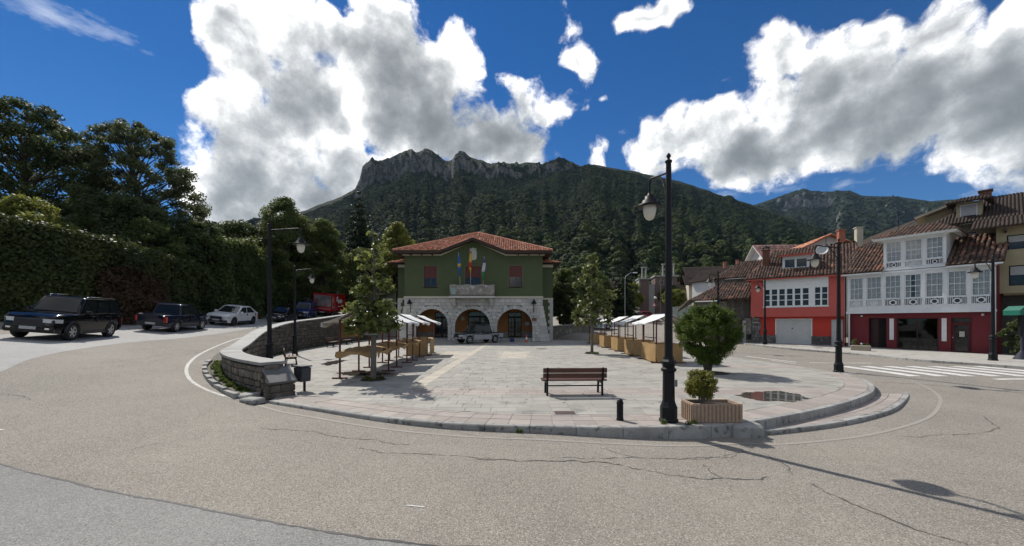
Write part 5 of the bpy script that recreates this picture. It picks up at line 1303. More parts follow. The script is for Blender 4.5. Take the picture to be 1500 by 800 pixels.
rf([(-2.3, 2.8, 10.6), (-.2, 2.8, 10.6), (-.8, 5.2, 11.3), (-1.7, 5.2, 11.3)], 45, dmo)
rf([(-.2, 2.8, 10.6), (-.2, 6.6, 10.8), (-.8, 5.2, 11.3)], 46, dmo); rf([(-2.3, 2.8, 10.6), (-1.7, 5.2, 11.3), (-2.3, 6.6, 10.8)], 48, dmo)
cm = MB(); cm.box(-.9, -.3, 7.0, 7.6, 10.9, 11.95); cm.box(-.97, -.23, 6.92, 7.68, 11.95, 12.05); cm.build('chimney', BRICK, bf)
gblw = MB(); gblw.prism([(-3.6, 9.2), (-2.2, 9.2), (-2.2, 10.7), (-3.6, 10.3)], 5.3, 5.6, 'y'); gblw.build('gable_wall', BEIGE, bf)
rf([(-4.1, 4.6, 10.25), (-2.1, 4.6, 10.95), (-2.1, 9, 10.95), (-4.1, 9, 10.25)], 47, bf, CREAM)
sk = MB(); T_ = Matrix.Translation((1.6, 1.4, 8.69)) @ Matrix.Rotation(math.atan2(1.35, 4.3), 4, 'X'); sk.box(0, .8, 0, 1.1, .08, .13, T=T_); sk.build('skylight', pm('skylight_glass', (.15, .2, .24), None, 3, rough=.08, spec=.9), bf)
# pavement in front of the houses
PAVE = pm('pavement_concrete', (.40, .385, .35), (.33, .315, .285), 2.5, rough=.85, bump=.2, bscale=20, c3=(.26, .25, .23), s3=2)
pv = [ghit(*p) for p in [(1062, 500), (1092, 505), (1142, 511), (1200, 516), (1250, 520), (1285, 523.5), (1312, 526.5), (1360, 531), (1420, 535), (1500, 541), (1640, 553)]]
pvl = catmull(pv, .6); pin = pvl + np.array([7.0, 6.0])
pavement = strip('pavement', pvl, pin, PAVE, .105, n=6)
def pk(x, y): return float(gz(x, y, False)) + .112
kerb_run(pvl, .14, pk, -.2, side=-1, every=2)
# ------------------------------------------------------------------ old barn and village houses behind
RUBBLE = pm('rubble_wall', (.20, .18, .15), (.12, .11, .095), 3, rough=.95, bump=.6, bscale=7, c3=(.27, .25, .21), s3=2)
OLDWOOD = pm('old_wood', (.12, .105, .09), (.075, .066, .056), 5, rough=.9, bump=.4, bscale=18, rnd=.25)
barn = mansion('old_barn', (20.5, 33.4), RA, 'weathered stone and timber barn with sagging brown tile roof beside the red house', 'barn')
b = MB(); b.box(-4.7, -1.9, .3, .6, -.2, 3.95); b.box(-.5, -.02, .2, .5, -.2, 2.4); b.box(-4.7, -4.4, .6, 5, -.2, 3.4); b.build('stone_wall', RUBBLE, barn)
box('dark_inside', ROOMDK, barn, -1.9, -.02, .9, 1.0, 0, 4)
for k in range(13): box('plank', OLDWOOD, barn, -1.88 + k * .142, -1.88 + k * .142 + .13, .42, .46, 2.45, 4.1)
for k in range(10): box('plank', OLDWOOD, barn, -1.85 + k * .135, -1.85 + k * .135 + .122, .6, .64, 0, 2.3)
box('lintel', OLDWOOD, barn, -2.0, .0, .25, .55, 2.28, 2.44); box('gate_post', pm('concrete_post', (.36, .35, .33), (.28, .27, .26), 4), barn, -.62, -.38, .05, .28, 0, 2.2)
tile_roof(barn, [(-4.9, -.3, 4.1), (-.05, -.3, 4.1), (-.05, 3.0, 5.85), (-3.0, 3.0, 5.7)], TILE_OLD, .23, .38, seed=51, base_m=EAVE, jit=.035)
tile_roof(barn, [(-4.9, -.3, 4.1), (-3.0, 3.0, 5.7), (-7.0, 3.2, 3.2)], TILE_OLD, .23, .38, seed=52, base_m=OLDWOOD, jit=.035)
tile_roof(barn, [(-3.6, 3.2, 6.3), (-.05, 2.9, 6.3), (.6, 6.5, 8.2), (-1.8, 6.5, 8.2)], TILE_OLD, .23, .38, seed=53, base_m=EAVE, jit=.03)
tile_roof(barn, [(-3.6, 3.2, 6.3), (-1.8, 6.5, 8.2), (-4.4, 8, 6.0)], TILE_OLD, .23, .38, seed=54, base_m=EAVE, jit=.03)
bb = MB(); bb.box(-3.2, -.05, 3.4, 3.7, 3, 6.2); bb.build('upper_wall', RUBBLE, barn)
def gable_house(name, label, o, ang, w, d, z0, ze, zr, wm, rm, ridge='y', ov=.5, wins=(), cat='house', sp=.3, chim=(), rake=None):
    # w along local x (front), d along y; ridge 'y' -> gable faces the front
    h = mansion(name, o, ang, label, cat); mb = MB()
    hol = [q[:4] for q in wins]
    wall_grid(mb, 0, w, z0, ze, 0, .3, hol); mb.box(0, .3, .3, d, z0, ze); mb.box(w - .3, w, .3, d, z0, ze); mb.box(.3, w - .3, d - .3, d, z0, ze)
    if ridge == 'y':
        mb.prism([(0, ze), (w, ze), (w / 2, zr)], 0, .3, 'y'); mb.prism([(0, ze), (w, ze), (w / 2, zr)], d - .3, d, 'y')
    else:
        mb.prism([(0, ze), (d, ze), (d / 2, zr)], 0, .3, 'x'); mb.prism([(0, ze), (d, ze), (d / 2, zr)], w - .3, w, 'x')
    mb.build('wall', wm, h)
    box('dark_inside', ROOMDK, h, .35, w - .35, .8, .9, z0, ze)
    k = (zr - ze) / (w / 2 if ridge == 'y' else d / 2)
    if ridge == 'y':
        tile_roof(h, [(-ov, -ov, ze - k * ov + .08), (w / 2, -ov, zr + .08), (w / 2, d + ov, zr + .08), (-ov, d + ov, ze - k * ov + .08)], rm, sp, .5, seed=hash(name) % 99, base_m=rake or EAVE)
        tile_roof(h, [(w + ov, -ov, ze - k * ov + .08), (w + ov, d + ov, ze - k * ov + .08), (w / 2, d + ov, zr + .08), (w / 2, -ov, zr + .08)], rm, sp, .5, seed=hash(name) % 97, base_m=rake or EAVE)
    else:
        tile_roof(h, [(-ov, -ov, ze - k * ov + .08), (w + ov, -ov, ze - k * ov + .08), (w + ov, d / 2, zr + .08), (-ov, d / 2, zr + .08)], rm, sp, .5, seed=hash(name) % 99, base_m=rake or EAVE)
        tile_roof(h, [(-ov, d + ov, ze - k * ov + .08), (-ov, d / 2, zr + .08), (w + ov, d / 2, zr + .08), (w + ov, d + ov, ze - k * ov + .08)], rm, sp, .5, seed=hash(name) % 97, base_m=rake or EAVE)
    for q in wins: window(h, *q[:4], .1, 2, 1, WHITE if len(q) < 5 else q[4], .06, .05, sill=wm)
    for (x, y, z, hh, m) in chim:
        c = MB(); c.cbox(x - .28, x + .28, y - .28, y + .28, z, z + hh, .03); c.box(x - .35, x + .35, y - .35, y + .35, z + hh - .02, z + hh + .08); c.build('chimney', m, h)
    return h
TERRA = pm('terracotta_pot', (.38, .13, .08), (.32, .11, .07), 4)
PINKROOF = tile_mat('tile_pink', (.36, .22, .19), (.30, .18, .16), (.42, .30, .27))
WHW = pm('white_wall', (.66, .66, .64), (.58, .58, .56), 1.5, rough=.85)
BGW = pm('cream_wall', (.55, .50, .38), (.48, .44, .33), 1.5, rough=.85)
GRW = pm('grey_wall', (.30, .30, .29), (.24, .24, .23), 1.5, rough=.85)
gable_house('village_house', 'white gabled house with faded pink tiled roof behind the red house', (35.0, 52.8), R(-4), 8.5, 6.0, 0, 10.3, 13.0, WHW, PINKROOF, 'x', .7, [(2.6, 3.6, 7.0, 8.6)], rake=WHW)
gable_house('village_house', 'white gabled house with bright terracotta roof behind the dormer', (33.5, 45.8), R(-12), 6.6, 9, 0, 10.4, 12.1, WHW, TILE_NEW, 'y', .6, [(2.9, 3.5, 10.0, 10.35)], rake=TERRA)
gable_house('village_house', 'beige gabled house with tall pale chimney behind the gallery house', (36.8, 39.2), R(-18), 7.4, 8, 0, 10.2, 12.2, BGW, TILE_BRN, 'y', .7, [], chim=[(-1.0, 1.2, 9.2, 2.7, pm('pale_chimney', (.5, .46, .36), (.42, .38, .3), 3)), (-2.0, 2.5, 9.5, 2.5, TERRA)], rake=GRW)
gable_house('village_house', 'small white gabled house peeking between the pink roof and the terracotta chimneys', (40, 73), R(20), 5, 8, 3, 10.6, 12.6, WHW, TILE_BRN, 'y', .5, [(1.0, 1.7, 9.0, 10.0), (3.0, 3.7, 9.0, 10.0)])
gable_house('village_house', 'cream house with broad brown roof and terracotta chimneys on the slope', (44.2, 96), R(-14), 10.5, 9, 5, 13.5, 16.2, BGW, TILE_BRN, 'x', 1.2, [(.9, 1.9, 10.6, 12.3, EAVE), (4.0, 7.5, 10.3, 12.9, EAVE), (8.3, 9.4, 10.3, 12.4, EAVE)], chim=[(8.3, 3.0, 14.5, 2.6, TERRA), (11.0, 2.6, 14.0, 3.4, TERRA)])
gable_house('village_house', 'lower cream annex with brown roof left of the cream house', (42.5, 93.5), R(-14), 4.5, 6, 5, 11.6, 13.6, BGW, TILE_BRN, 'x', 1.0, [(1.2, 2.2, 9.4, 10.8, EAVE)])
gable_house('village_house', 'white cottage with grey roof directly right of the near lamp post', (38.5, 98), R(-8), 5.6, 6, 4, 10.6, 12.4, WHW, TILE_BRN, 'x', .6, [(1.0, 2.4, 8.4, 9.8, EAVE)])
gable_house('village_house', 'small grey roofed cottage behind the young plaza tree', (20.5, 84), R(10), 4.5, 6, 3, 9.6, 11.2, GRW, TILE_BRN, 'x', .8, [(1.0, 2.2, 7.4, 8.8)])
# ruined brick works with open concrete frames on top
ruin = mansion('brick_tower', (28.3, 86), R(-6), 'old brick works with open concrete frames standing on its towers', 'building')
PURB = pm('purple_brick', (.16, .11, .10), (.12, .085, .08), 4, rough=.9, bump=.4, bscale=10); CONC = pm('concrete', (.36, .355, .33), (.28, .275, .255), 3, rough=.9)
m = MB(); m.box(0, 1.9, 0, 3, 2, 11.6); m.box(3.4, 8.0, .5, 4, 2, 12.2); m.build('tower_wall', PURB, ruin)
m = MB(); m.box(1.9, 3.4, .8, 3, 2, 10.6); m.box(-.25, 0, -.05, 2.9, 2, 11.6); m.build('link_wall', CONC, ruin)
m = MB(); m.box(-.4, 2.3, -.3, 3.3, 11.6, 11.85); m.box(3.2, 8.3, .3, 4.2, 12.2, 12.5); m.build('roof_slab', CONC, ruin)
for x0, n_, z in ((.55, 2, 11.85), (5.0, 4, 12.5)):
    for k in range(n_): box('concrete_post', CONC, ruin, x0 + k * .78, x0 + k * .78 + .26, .9, 1.2, z, z + 2.4)
    box('concrete_beam', CONC, ruin, x0 - .1, x0 + (n_ - 1) * .78 + .36, .85, 1.25, z + 2.4, z + 2.65)
for x in (4.2, 6.2): window(ruin, x, x + .9, 10.4, 11.3, .42, 2, 1, CONC, .08)
# low stone wall right of the hall, road edge wall
lw_ = empty('low_wall', (4.9, 47, 0), R(8), 'low dark stone wall with pale coping running right from the town hall', 'wall')
MB().box(0, 5.2, 0, .5, -.3, 1.5).build('wall_body', RUBBLE, lw_); MB().prism([(-.1, 1.5), (5.3, 2.0), (5.3, 2.12), (-.1, 1.62)], -.06, .56, 'y').build('coping', CAP, lw_)
MB().prism([(0, 1.45), (5.2, 1.45), (5.2, 2.0), (0, 1.5)], 0, .5, 'y').build('wall_top', RUBBLE, lw_)
rw = empty('roadside_wall', (10.8, 36, 0), R(80), 'low stone wall along the road behind the covered market stalls', 'wall')
MB().box(0, 9, 0, .4, -.3, .55).build('wall_body', RUBBLE, rw)
# left: house roof glimpsed behind the shrub bank
gable_house('hill_house', 'tiled house roof showing above the overgrown shrub bank', (-37, 52), R(-10), 7.5, 9, 2, 13.0, 14.6, GRW, TILE_OLD, 'x', .6)
gable_house('hill_house', 'grey house glimpsed behind the red truck', (-22.6, 60), R(5), 4.5, 6, 2, 7.2, 9.0, GRW, TILE_BRN, 'x', .5, [(1.2, 2.2, 5.0, 6.5)])
# utility poles, village street lamp, signs
def pole(name, label, loc, h, r, cat, m, extra=None):
    o = empty(name, loc, 0, label, cat); MB().tube([(0, 0, -.2), (0, 0, h)], [r, r * .7], 8).build('pole', m, o)
    if extra: extra(o)
    return o
GALV = pm('galvanised', (.35, .36, .36), (.3, .31, .31), 5, rough=.5, metal=.5)
def arm(o): MB().tube([(0, 0, 7.0), (.15, 0, 7.6), (.9, 0, 8.05), (1.5, 0, 8.1)], .045, 6).build('arm', GALV, o); MB().cbox(1.3, 1.95, -.12, .12, 8.02, 8.16, .04).build('lamp_head', WHITE, o)
pole('street_lamp', 'tall grey curved-arm street lamp before the dark conifer', (18.0, 62, 1.9), 7.2, .07, 'street lamp', GALV, arm)
pole('utility_pole', 'wooden utility pole before the brick tower', (29.8, 78, 3.4), 9.4, .12, 'pole', BARK_G)
pole('utility_pole', 'thin wooden pole beside the dark creeper bank', (-18.9, 58, 2.5), 6.5, .08, 'pole', BARK)
def tri(o):
    MB().prism([(-.45, 2.2), (.45, 2.2), (0, 3.0)], -.03, .0, 'y').build('sign_plate', pm('sign_red', (.5, .03, .03), None, 3, rough=.4), o); MB().prism([(-.3, 2.29), (.3, 2.29), (0, 2.82)], -.036, -.031, 'y').build('sign_face', WHITE, o)
pole('road_sign', 'red and white triangular warning sign by the bending road', (25.6, 70, 2.75), 2.9, .035, 'road sign', GALV, tri)
for x, yv, l in ((25.4, 69, 'dark post lamp with white globe left of the fence by the bending road'), (28.2, 70, 'dark post lamp with white globe above the roadside fence')):
    pole('globe_lamp', l, (x, yv, 2.6), 3.6, .05, 'street lamp', BLACKM, lambda o: MB().lathe([(.02, 0), (.22, .1), (.26, .28), (.16, .44), (.02, .48)], 10, (0, 0, 3.6)).build('globe', WHITE, o))
fen = empty('roadside_fence', (28.0, 69, 2.6), R(-70), 'grey metal panel fence on the right side of the bending road', 'fence')
for k in range(5): MB().box(k * 1.9 + .05, k * 1.9 + 1.8, 0, .04, .1, 2.2).build('fence_panel', pm('fence_green', (.16, .19, .18), (.12, .15, .14), 4), fen); MB().tube([(k * 1.9, 0, -.4), (k * 1.9, 0, 2.3)], .04, 6).build('post', GALV, fen)
# ------------------------------------------------------------------ vehicles
TYRE = pm('tyre', (.012, .012, .012), (.02, .02, .02), 20, rough=.85); RIM = pm('rim', (.5, .51, .52), (.34, .35, .36), 8, rough=.3, metal=.8); RIMD = pm('rim_dark', (.05, .05, .052), None, 8, rough=.35, metal=.6)
CHROME = pm('chrome', (.7, .7, .7), None, 4, rough=.12, metal=1.0); LENS = pm('headlight_lens', (.55, .57, .6), (.4, .42, .45), 18, rough=.08, spec=.8, coat=1.0); TAIL = pm('tail_lens', (.35, .01, .01), None, 4, rough=.15, coat=.5)
PLASTIC = pm('black_plastic', (.015, .015, .016), (.022, .022, .023), 15, rough=.55); PLATE = pm('number_plate', (.5, .5, .5), (.25, .25, .27), 26, rough=.4, stretch=(1, 1, 1))
CGLASS = pm('car_glass', (.014, .017, .02), None, 3, rough=.04, spec=.3)
def paint(n, c): return pm('paint_' + n, c, tuple(x * .92 for x in c), 2, rough=.09, spec=.42)
def wheel(parent, x, y, r, w, rim, spokes=6):
    side = 1 if y > 0 else -1
    T = Matrix.Translation((x, y, r)) @ Matrix.Rotation(R(-90 * side), 4, 'X')
    o = MB().lathe([(r * .62, -w / 2), (r * .92, -w / 2), (r, -w * .3), (r, w * .3), (r * .92, w / 2), (r * .64, w / 2), (r * .62, w * .35)], 24, T=T).build('wheel', TYRE, parent)
    m = MB(); m.lathe([(r * .64, w * .42), (r * .60, w * .44), (r * .57, w * .2), (r * .57, -w * .2)], 24, T=T, ends=False)
    m.lathe([(r * .16, w * .1), (r * .16, w * .42), (r * .08, w * .46)], 10, T=T)
    for k in range(spokes):
        a = 2 * math.pi * k / spokes; TT = T @ Matrix.Rotation(a, 4, 'Z'); m.box(r * .1, r * .6, -r * .085, r * .085, w * .22, w * .38, T=TT)
    m.build('rim', rim, o); MB().lathe([(r * .57, w * .05), (.01, w * .06)], 20, T=T, ends=False).build('brake', PLASTIC, o)
    return o
def vehicle(name, label, loc, head, body, L, W, top, wheels, r, cabin, roofz, belt, m, rim=RIM, side_u=((.06, .48), (.54, .95)), front=True, parts=True, group=None, clear=.24, lower=None, sill=None, cat='car', mirror=True, spokes=6, tilt=None, bed=None, rails=False, plate=True, winmat=None, arch=None):
    o = empty(name, loc, head, label, cat, group)
    if tilt: o.rotation_euler = (tilt[0], tilt[1], head)
    hl, hw = L / 2, W / 2
    # lower body outline with wheel arches, in (x, z), from rear bottom forward, then over the top back
    pts = [(-hl + .03, clear + .08)]
    for wx in sorted(wheels):
        ar = r * 1.13
        for k in range(9):
            a = math.pi - math.pi * k / 8; pts.append((wx + ar * math.cos(a), max(clear, r * .96 + ar * math.sin(a) if 0 < k < 8 else clear)))
    pts.append((hl - .05, clear + .05)); outline = pts + top
    n = len(outline); nb = len(pts); zc = .6
    mb = MB(); sl = []
    NS = 9
    for f, ins in ((-1, .075), (-.985, .04), (-.95, .014), (-.86, 0), (0, -.028), (.86, 0), (.95, .014), (.985, .04), (1, .075)):
        row = []
        for i, (x, z) in enumerate(outline):
            if i >= nb or i == 0 or i == nb - 1:
                if i >= nb: z = z - ins * (.9 if abs(x) < hl * .93 else .3)
                x = x - math.copysign(ins * (.9 if abs(x) > hl * .8 else 0), x)
            yy = f * hw * (1 - .045 * max(0, (.55 - z) / .55)) * (1 - (.17 if x > 0 else .11) * (abs(x) / hl) ** 5) * (1 - .022 * min(1, min(abs(x - q_) for q_ in wheels) / (r * 2))) * (1 - .03 * max(0, (z - .75) / .4))
            row.append((x, yy, z))
        sl.append(row)
    vs = [p for row in sl for p in row]; fs = [tuple(range(n)), tuple(reversed(range((NS - 1) * n, NS * n)))]
    for a in range(NS - 1):
        for i in range(n): j = (i + 1) % n; fs.append((a * n + i, a * n + j, (a + 1) * n + j, (a + 1) * n + i))
    mb.add(vs, fs); bo = mb.build(body, m, o)
    for p in bo.data.polygons: p.use_smooth = True
    ms = bo.modifiers.new('es', 'EDGE_SPLIT'); ms.split_angle = R(38)
    # cabin hull
    xa, xb, xc, xd = cabin      # windscreen foot, roof front, roof rear, rear glass foot
    wb, wt_ = hw * .925, hw * .77
    hull = [(xa, belt), (xb, roofz - .03), (xb - .12, roofz), (xc + .12, roofz), (xc, roofz - .03), (xd, belt)]
    def yw(z): return wb + (wt_ - wb) * (z - belt) / (roofz - belt)
    hb = MB(); k = len(hull)
    rows = [[(x, f * yw(z) * (1 if abs(f) == 1 else abs(f)), z + (0 if abs(f) == 1 else (.025 if z > belt + .1 else 0))) for x, z in hull] for f in (-1, -.9, .9, 1)]
    rows = [[(x, math.copysign(abs(y_), f), z) for (x, y_, z) in rw_] for rw_, f in zip(rows, (-1, -.9, .9, 1))]
    vs = [p for rw_ in rows for p in rw_]
    fs = [tuple(range(k)), tuple(reversed(range(3 * k, 4 * k)))] + [(a * k + i, a * k + (i + 1) % k, (a + 1) * k + (i + 1) % k, (a + 1) * k + i) for a in range(3) for i in range(k)]
    hb.add(vs, fs); cb = hb.build('cabin', m, o); bv = cb.modifiers.new('b', 'BEVEL'); bv.width = .035; bv.segments = 3; bv.limit_method = 'ANGLE'; bv.angle_limit = R(25)
    for p in cb.data.polygons: p.use_smooth = True
    G = winmat or CGLASS
    def quad_panel(name_, c4, nrm, t=.014):
        c4 = [Vector(p) for p in c4]; nv = Vector(nrm).normalized()
        q = MB(); q.add([p + nv * t for p in c4] + [p - nv * .02 for p in c4], [(0, 1, 2, 3), (7, 6, 5, 4)] + [(i, (i + 1) % 4, 4 + (i + 1) % 4, 4 + i) for i in range(4)]); return q.build(name_, G, o)
    def on(xf0, z0, xf1, z1, lerp, f): # front/rear panels
        pass
    mz = .05
    def fr_panel(name_, x0, z0, x1, z1, sgn):
        a, b_ = .07, .93
        P0 = (x0 + (x1 - x0) * a, z0 + (z1 - z0) * a); P1 = (x0 + (x1 - x0) * b_, z0 + (z1 - z0) * b_)
        y0, y1 = yw(P0[1]) - .12, yw(P1[1]) - .13
        nv = Vector(((z1 - z0) * 1.0, 0, -(x1 - x0))) if sgn > 0 else Vector((-(z1 - z0), 0, (x1 - x0)))
        if nv.z < 0 and abs(x1 - x0) > .01: nv = -nv
        quad_panel(name_, [(P0[0], -y0, P0[1]), (P0[0], y0, P0[1]), (P1[0], y1, P1[1]), (P1[0], -y1, P1[1])], nv, .03)
    fr_panel('windscreen', xa, belt, xb, roofz - .03, 1); fr_panel('rear_window', xd, belt, xc, roofz - .03, -1)
    if parts:
        for sgn in (-1, 1):
            for u0, u1 in side_u:
                def sp(u, v):
                    z = belt + (roofz - belt) * v; x = (xa + (xd - xa) * u) * (1 - v) + (xb + (xc - xb) * u) * v
                    return Vector((x, sgn * yw(z), z))
                c4 = [sp(u0, .06), sp(u1, .06), sp(u1, .86), sp(u0, .86)]
                quad_panel('side_window', c4, (0, sgn, .18), .012)
    for wx in wheels:
        for sgn in (-1, 1): wheel(o, wx, sgn * (hw - .13), r, .23, rim, spokes)
    # dark liners hide the inside of the arches
    for wx in wheels: MB().box(wx - r * 1.1, wx + r * 1.1, -hw + .3, hw - .3, clear, r * 1.9).build('wheel_well', PLASTIC, o)
    if parts:
        zf = top[1][1] + (.12 if top[2][1] - top[1][1] > .14 else 0); zfl = top[0][1]
        gx = hl * (1 - .0)
        MB().cbox(hl - .13, hl + .005, -hw * .5, hw * .5, zfl + (zf - zfl) * .12, zf - .06, .03).build('grille', PLASTIC, o)
        MB().cbox(hl - .22, hl + .012, -hw * .84, hw * .84, clear + .08, zfl + .02, .05).build('front_bumper', lower or PLASTIC, o)
        MB().cbox(-hl - .02, -hl + .2, -hw * .86, hw * .86, clear + .1, clear + .36, .05).build('rear_bumper', lower or PLASTIC, o)
        for sgn in (-1, 1):
            y0, y1 = sorted((sgn * hw * .5, sgn * hw * .86))
            hp_ = [(hl + .002, sgn * hw * .46), (hl - .02, sgn * hw * .72), (hl - .1, sgn * hw * .84), (hl - .36, sgn * hw * .955), (hl - .42, sgn * hw * .86), (hl - .2, sgn * hw * .6), (hl - .12, sgn * hw * .46)]
            MB().prism(hp_, zf - .22, zf - .06, 'z').build('headlight', LENS, o)
            MB().cbox(hl - .12, hl + .016, *sorted((sgn * hw * .55, sgn * hw * .72)), clear + .2, clear + .27, .015).build('fog_light', CHROME, o)
            y0, y1 = sorted((sgn * hw * .74, sgn * hw * .91)); zt = top[-2][1]
            MB().cbox(-hl - .012, -hl + .2, y0, y1, zt - .42, zt - .08, .03).build('tail_light', TAIL, o)
            y0, y1 = sorted((sgn * (hw * .97), sgn * (hw + .2)))
            if mirror: MB().cbox(xa - .35, xa - .2, y0, y1, belt - .02, belt + .17, .05).build('mirror', m, o)
            for u in [q for p in side_u for q in p][1::2]:
                xh = xa + (xd - xa) * u + .12; y0, y1 = sorted((sgn * hw * .955, sgn * (hw * .99)))
                MB().cbox(xh, xh + .2, y0, y1, belt - .13, belt - .09, .01).build('door_handle', lower if lower and lower is not PLASTIC else m, o)
                xs2 = xa + (xd - xa) * (u + .03)
                MB().box(xs2 - .006, xs2 + .006, *sorted((sgn * hw * .9, sgn * hw * .985)), clear + .16, belt - .01).build('door_seam', PLASTIC, o)
            if sill: MB().cbox(min(wheels) + r * 1.2, max(wheels) - r * 1.2, *sorted((sgn * hw * .86, sgn * (hw * 1.0))), clear - .02, clear + .14, .03).build('sill', sill, o)
            if rails: MB().tube([(xb - .2, sgn * wt_ * .9, roofz + .02), (xb - .3, sgn * wt_ * .9, roofz + .07), (xc + .3, sgn * wt_ * .9, roofz + .07), (xc + .2, sgn * wt_ * .9, roofz + .02)], .018, 6).build('roof_rail', CHROME, o)
        if plate:
            MB().box(hl - .02, hl + .022, -.26, .26, zfl - .06, zfl + .06).build('number_plate', PLATE, o); MB().box(-hl - .03, -hl, -.26, .26, clear + .16, clear + .28).build('number_plate', PLATE, o)
    if arch:
        for wx in wheels:
            for sgn in (-1, 1):
                m_ = MB(); K_ = 14; rows_ = []
                for k_ in range(K_ + 1):
                    t_ = -.12 + (math.pi + .24) * k_ / K_
                    rows_.append([(wx + q_ * math.cos(t_), sgn * y_, r * .96 + q_ * math.sin(t_)) for q_, y_ in ((r * 1.10, hw * .8), (r * 1.10, hw * 1.005), (r * 1.2, hw * 1.01), (r * 1.27, hw * .95))])
                m_.add([p for rr_ in rows_ for p in rr_], [(k_ * 4 + i, k_ * 4 + i + 1, k_ * 4 + 5 + i, k_ * 4 + 4 + i) for k_ in range(K_) for i in range(3)], smooth=True); m_.build('wheel_arch', arch, o)
    if bed:
        x0, x1, zt = bed
        MB().box(x0, x1, -hw * .82, hw * .82, zt - .02, zt + .004).build('bed_cover', PLASTIC, o)
    return o
def gpos(x, y): return (x, y, float(gz(x, y, False)) + .004)
def gtilt(x, y, a, w=1.4, l=2.6):
    c, s = math.cos(a), math.sin(a); g = lambda q, e: float(gz(q, e, False))
    pitch = -math.atan2(g(x + c * l / 2, y + s * l / 2) - g(x - c * l / 2, y - s * l / 2), l); roll = math.atan2(g(x - s * w / 2, y + c * w / 2) - g(x + s * w / 2, y - c * w / 2), w)
    return (roll, pitch)
BLACKP = paint('black', (.002, .0025, .005)); NAVY = paint('navy', (.005, .008, .022)); WHITEP = paint('white', (.62, .63, .64)); BLUE = paint('blue', (.012, .03, .13)); REDP = paint('red', (.33, .012, .016)); SILVER = paint('silver', (.34, .35, .36)); DKGREEN = paint('dark_green', (.012, .022, .020))
SUVTOP = [(2.40, .55), (2.39, .90), (2.32, 1.06), (2.12, 1.15), (1.05, 1.22), (-2.28, 1.22), (-2.38, 1.1), (-2.42, .58)]
a = R(-69.5); vehicle('off_roader', 'black off-roader with silver wheels parked nearest the tall clipped hedge', gpos(-21.25, 18.6), a, 'body', 4.84, 1.89, SUVTOP, (1.42, -1.38), .40, (1.0, .45, -2.08, -2.28), 1.92, 1.2, BLACKP, side_u=((.05, .33), (.37, .66), (.70, .95)), sill=PLASTIC, rails=True, arch=BLACKP, cat='car', tilt=gtilt(-21.25, 18.6, a), lower=BLACKP, clear=.3)
PKTOP = [(2.45, .55), (2.42, .96), (2.25, 1.06), (1.2, 1.12), (-.62, 1.13), (-2.5, 1.10), (-2.56, 1.08), (-2.57, .58)]
a = R(103); vehicle('pickup_truck', 'dark navy double cab pickup seen from its tailgate, beside the hedge', gpos(-23.05, 26.6), a, 'body', 5.1, 1.80, PKTOP, (1.55, -1.45), .38, (1.25, .62, -.82, -1.02), 1.78, 1.1, NAVY, side_u=((.06, .5), (.56, .95)), sill=PLASTIC, cat='pickup', tilt=gtilt(-23.05, 26.6, a), bed=(-2.45, -1.08, 1.1), clear=.34, lower=PLASTIC, arch=NAVY)
CPTOP = [(2.36, .50), (2.33, .84), (2.1, .96), (1.1, 1.05), (-1.95, 1.12), (-2.30, 1.10), (-2.37, .95), (-2.38, .52)]
a = R(-84); vehicle('coupe_car', 'white sporty crossover with black wheels parked between the pickup and dark cars', gpos(-24.6, 34.3), a, 'body', 4.76, 1.92, CPTOP, (1.45, -1.42), .38, (1.0, .1, -1.15, -2.1), 1.62, 1.04, WHITEP, rim=RIMD, side_u=((.05, .42), (.46, .86)), sill=PLASTIC, tilt=gtilt(-24.6, 34.3, a), clear=.25)
a = R(-82); vehicle('hatchback_car', 'black car with glinting windscreen parked behind the white crossover', gpos(-24.2, 41.0), a, 'body', 4.2, 1.76, [(2.08, .5), (2.05, .8), (1.9, .9), (.95, .98), (-1.9, 1.02), (-2.07, .95), (-2.08, .5)], (1.28, -1.28), .32, (.95, .2, -1.4, -1.95), 1.5, .97, BLACKP, tilt=gtilt(-24.2, 41.0, a))
a = R(-78); vehicle('small_van', 'bright blue small van parked right behind the black car', gpos(-24.6, 46.2), a, 'body', 4.35, 1.80, [(2.15, .5), (2.12, .85), (1.9, 1.0), (1.2, 1.1), (-2.1, 1.14), (-2.15, 1.0), (-2.16, .5)], (1.35, -1.3), .32, (1.2, .5, -1.95, -2.1), 1.83, 1.08, BLUE, tilt=gtilt(-24.6, 46.2, a))
a = R(-142); vehicle('pickup_truck', 'dark green and silver double cab pickup parked before the town hall arches', (-3.35, 38.6, .004), a, 'body', 4.98, 1.78, [(2.42, .55), (2.4, .92), (2.2, 1.02), (1.15, 1.09), (-.7, 1.1), (-2.45, 1.06), (-2.49, 1.02), (-2.5, .55)], (1.5, -1.46), .40, (1.28, .68, -.92, -1.15), 1.82, 1.08, DKGREEN, side_u=((.06, .5), (.56, .95)), sill=SILVER, cat='pickup', bed=(-2.4, -1.2, 1.06), clear=.40, lower=SILVER, arch=SILVER)
pk2 = [o for o in bpy.data.objects if o.name.startswith('pickup_truck') and o.parent is None][-1]
for sgn in (-1, 1):
    for x0, x1, z0, z1 in ((-1.02, 1.06, .42, .86), (-2.45, -1.92, .55, .95), (1.96, 2.3, .5, .84), (-1.95, -.98, .86, .95), (1.02, 1.98, .83, .9)):
        MB().cbox(x0, x1, *sorted((sgn * .80, sgn * .892)), z0, z1, .02).build('silver_panel', SILVER, pk2)
MB().box(.0, .28, .72, .735, 1.28, 1.6).build('window_sticker', pm('lime', (.4, .5, .03)), pk2)
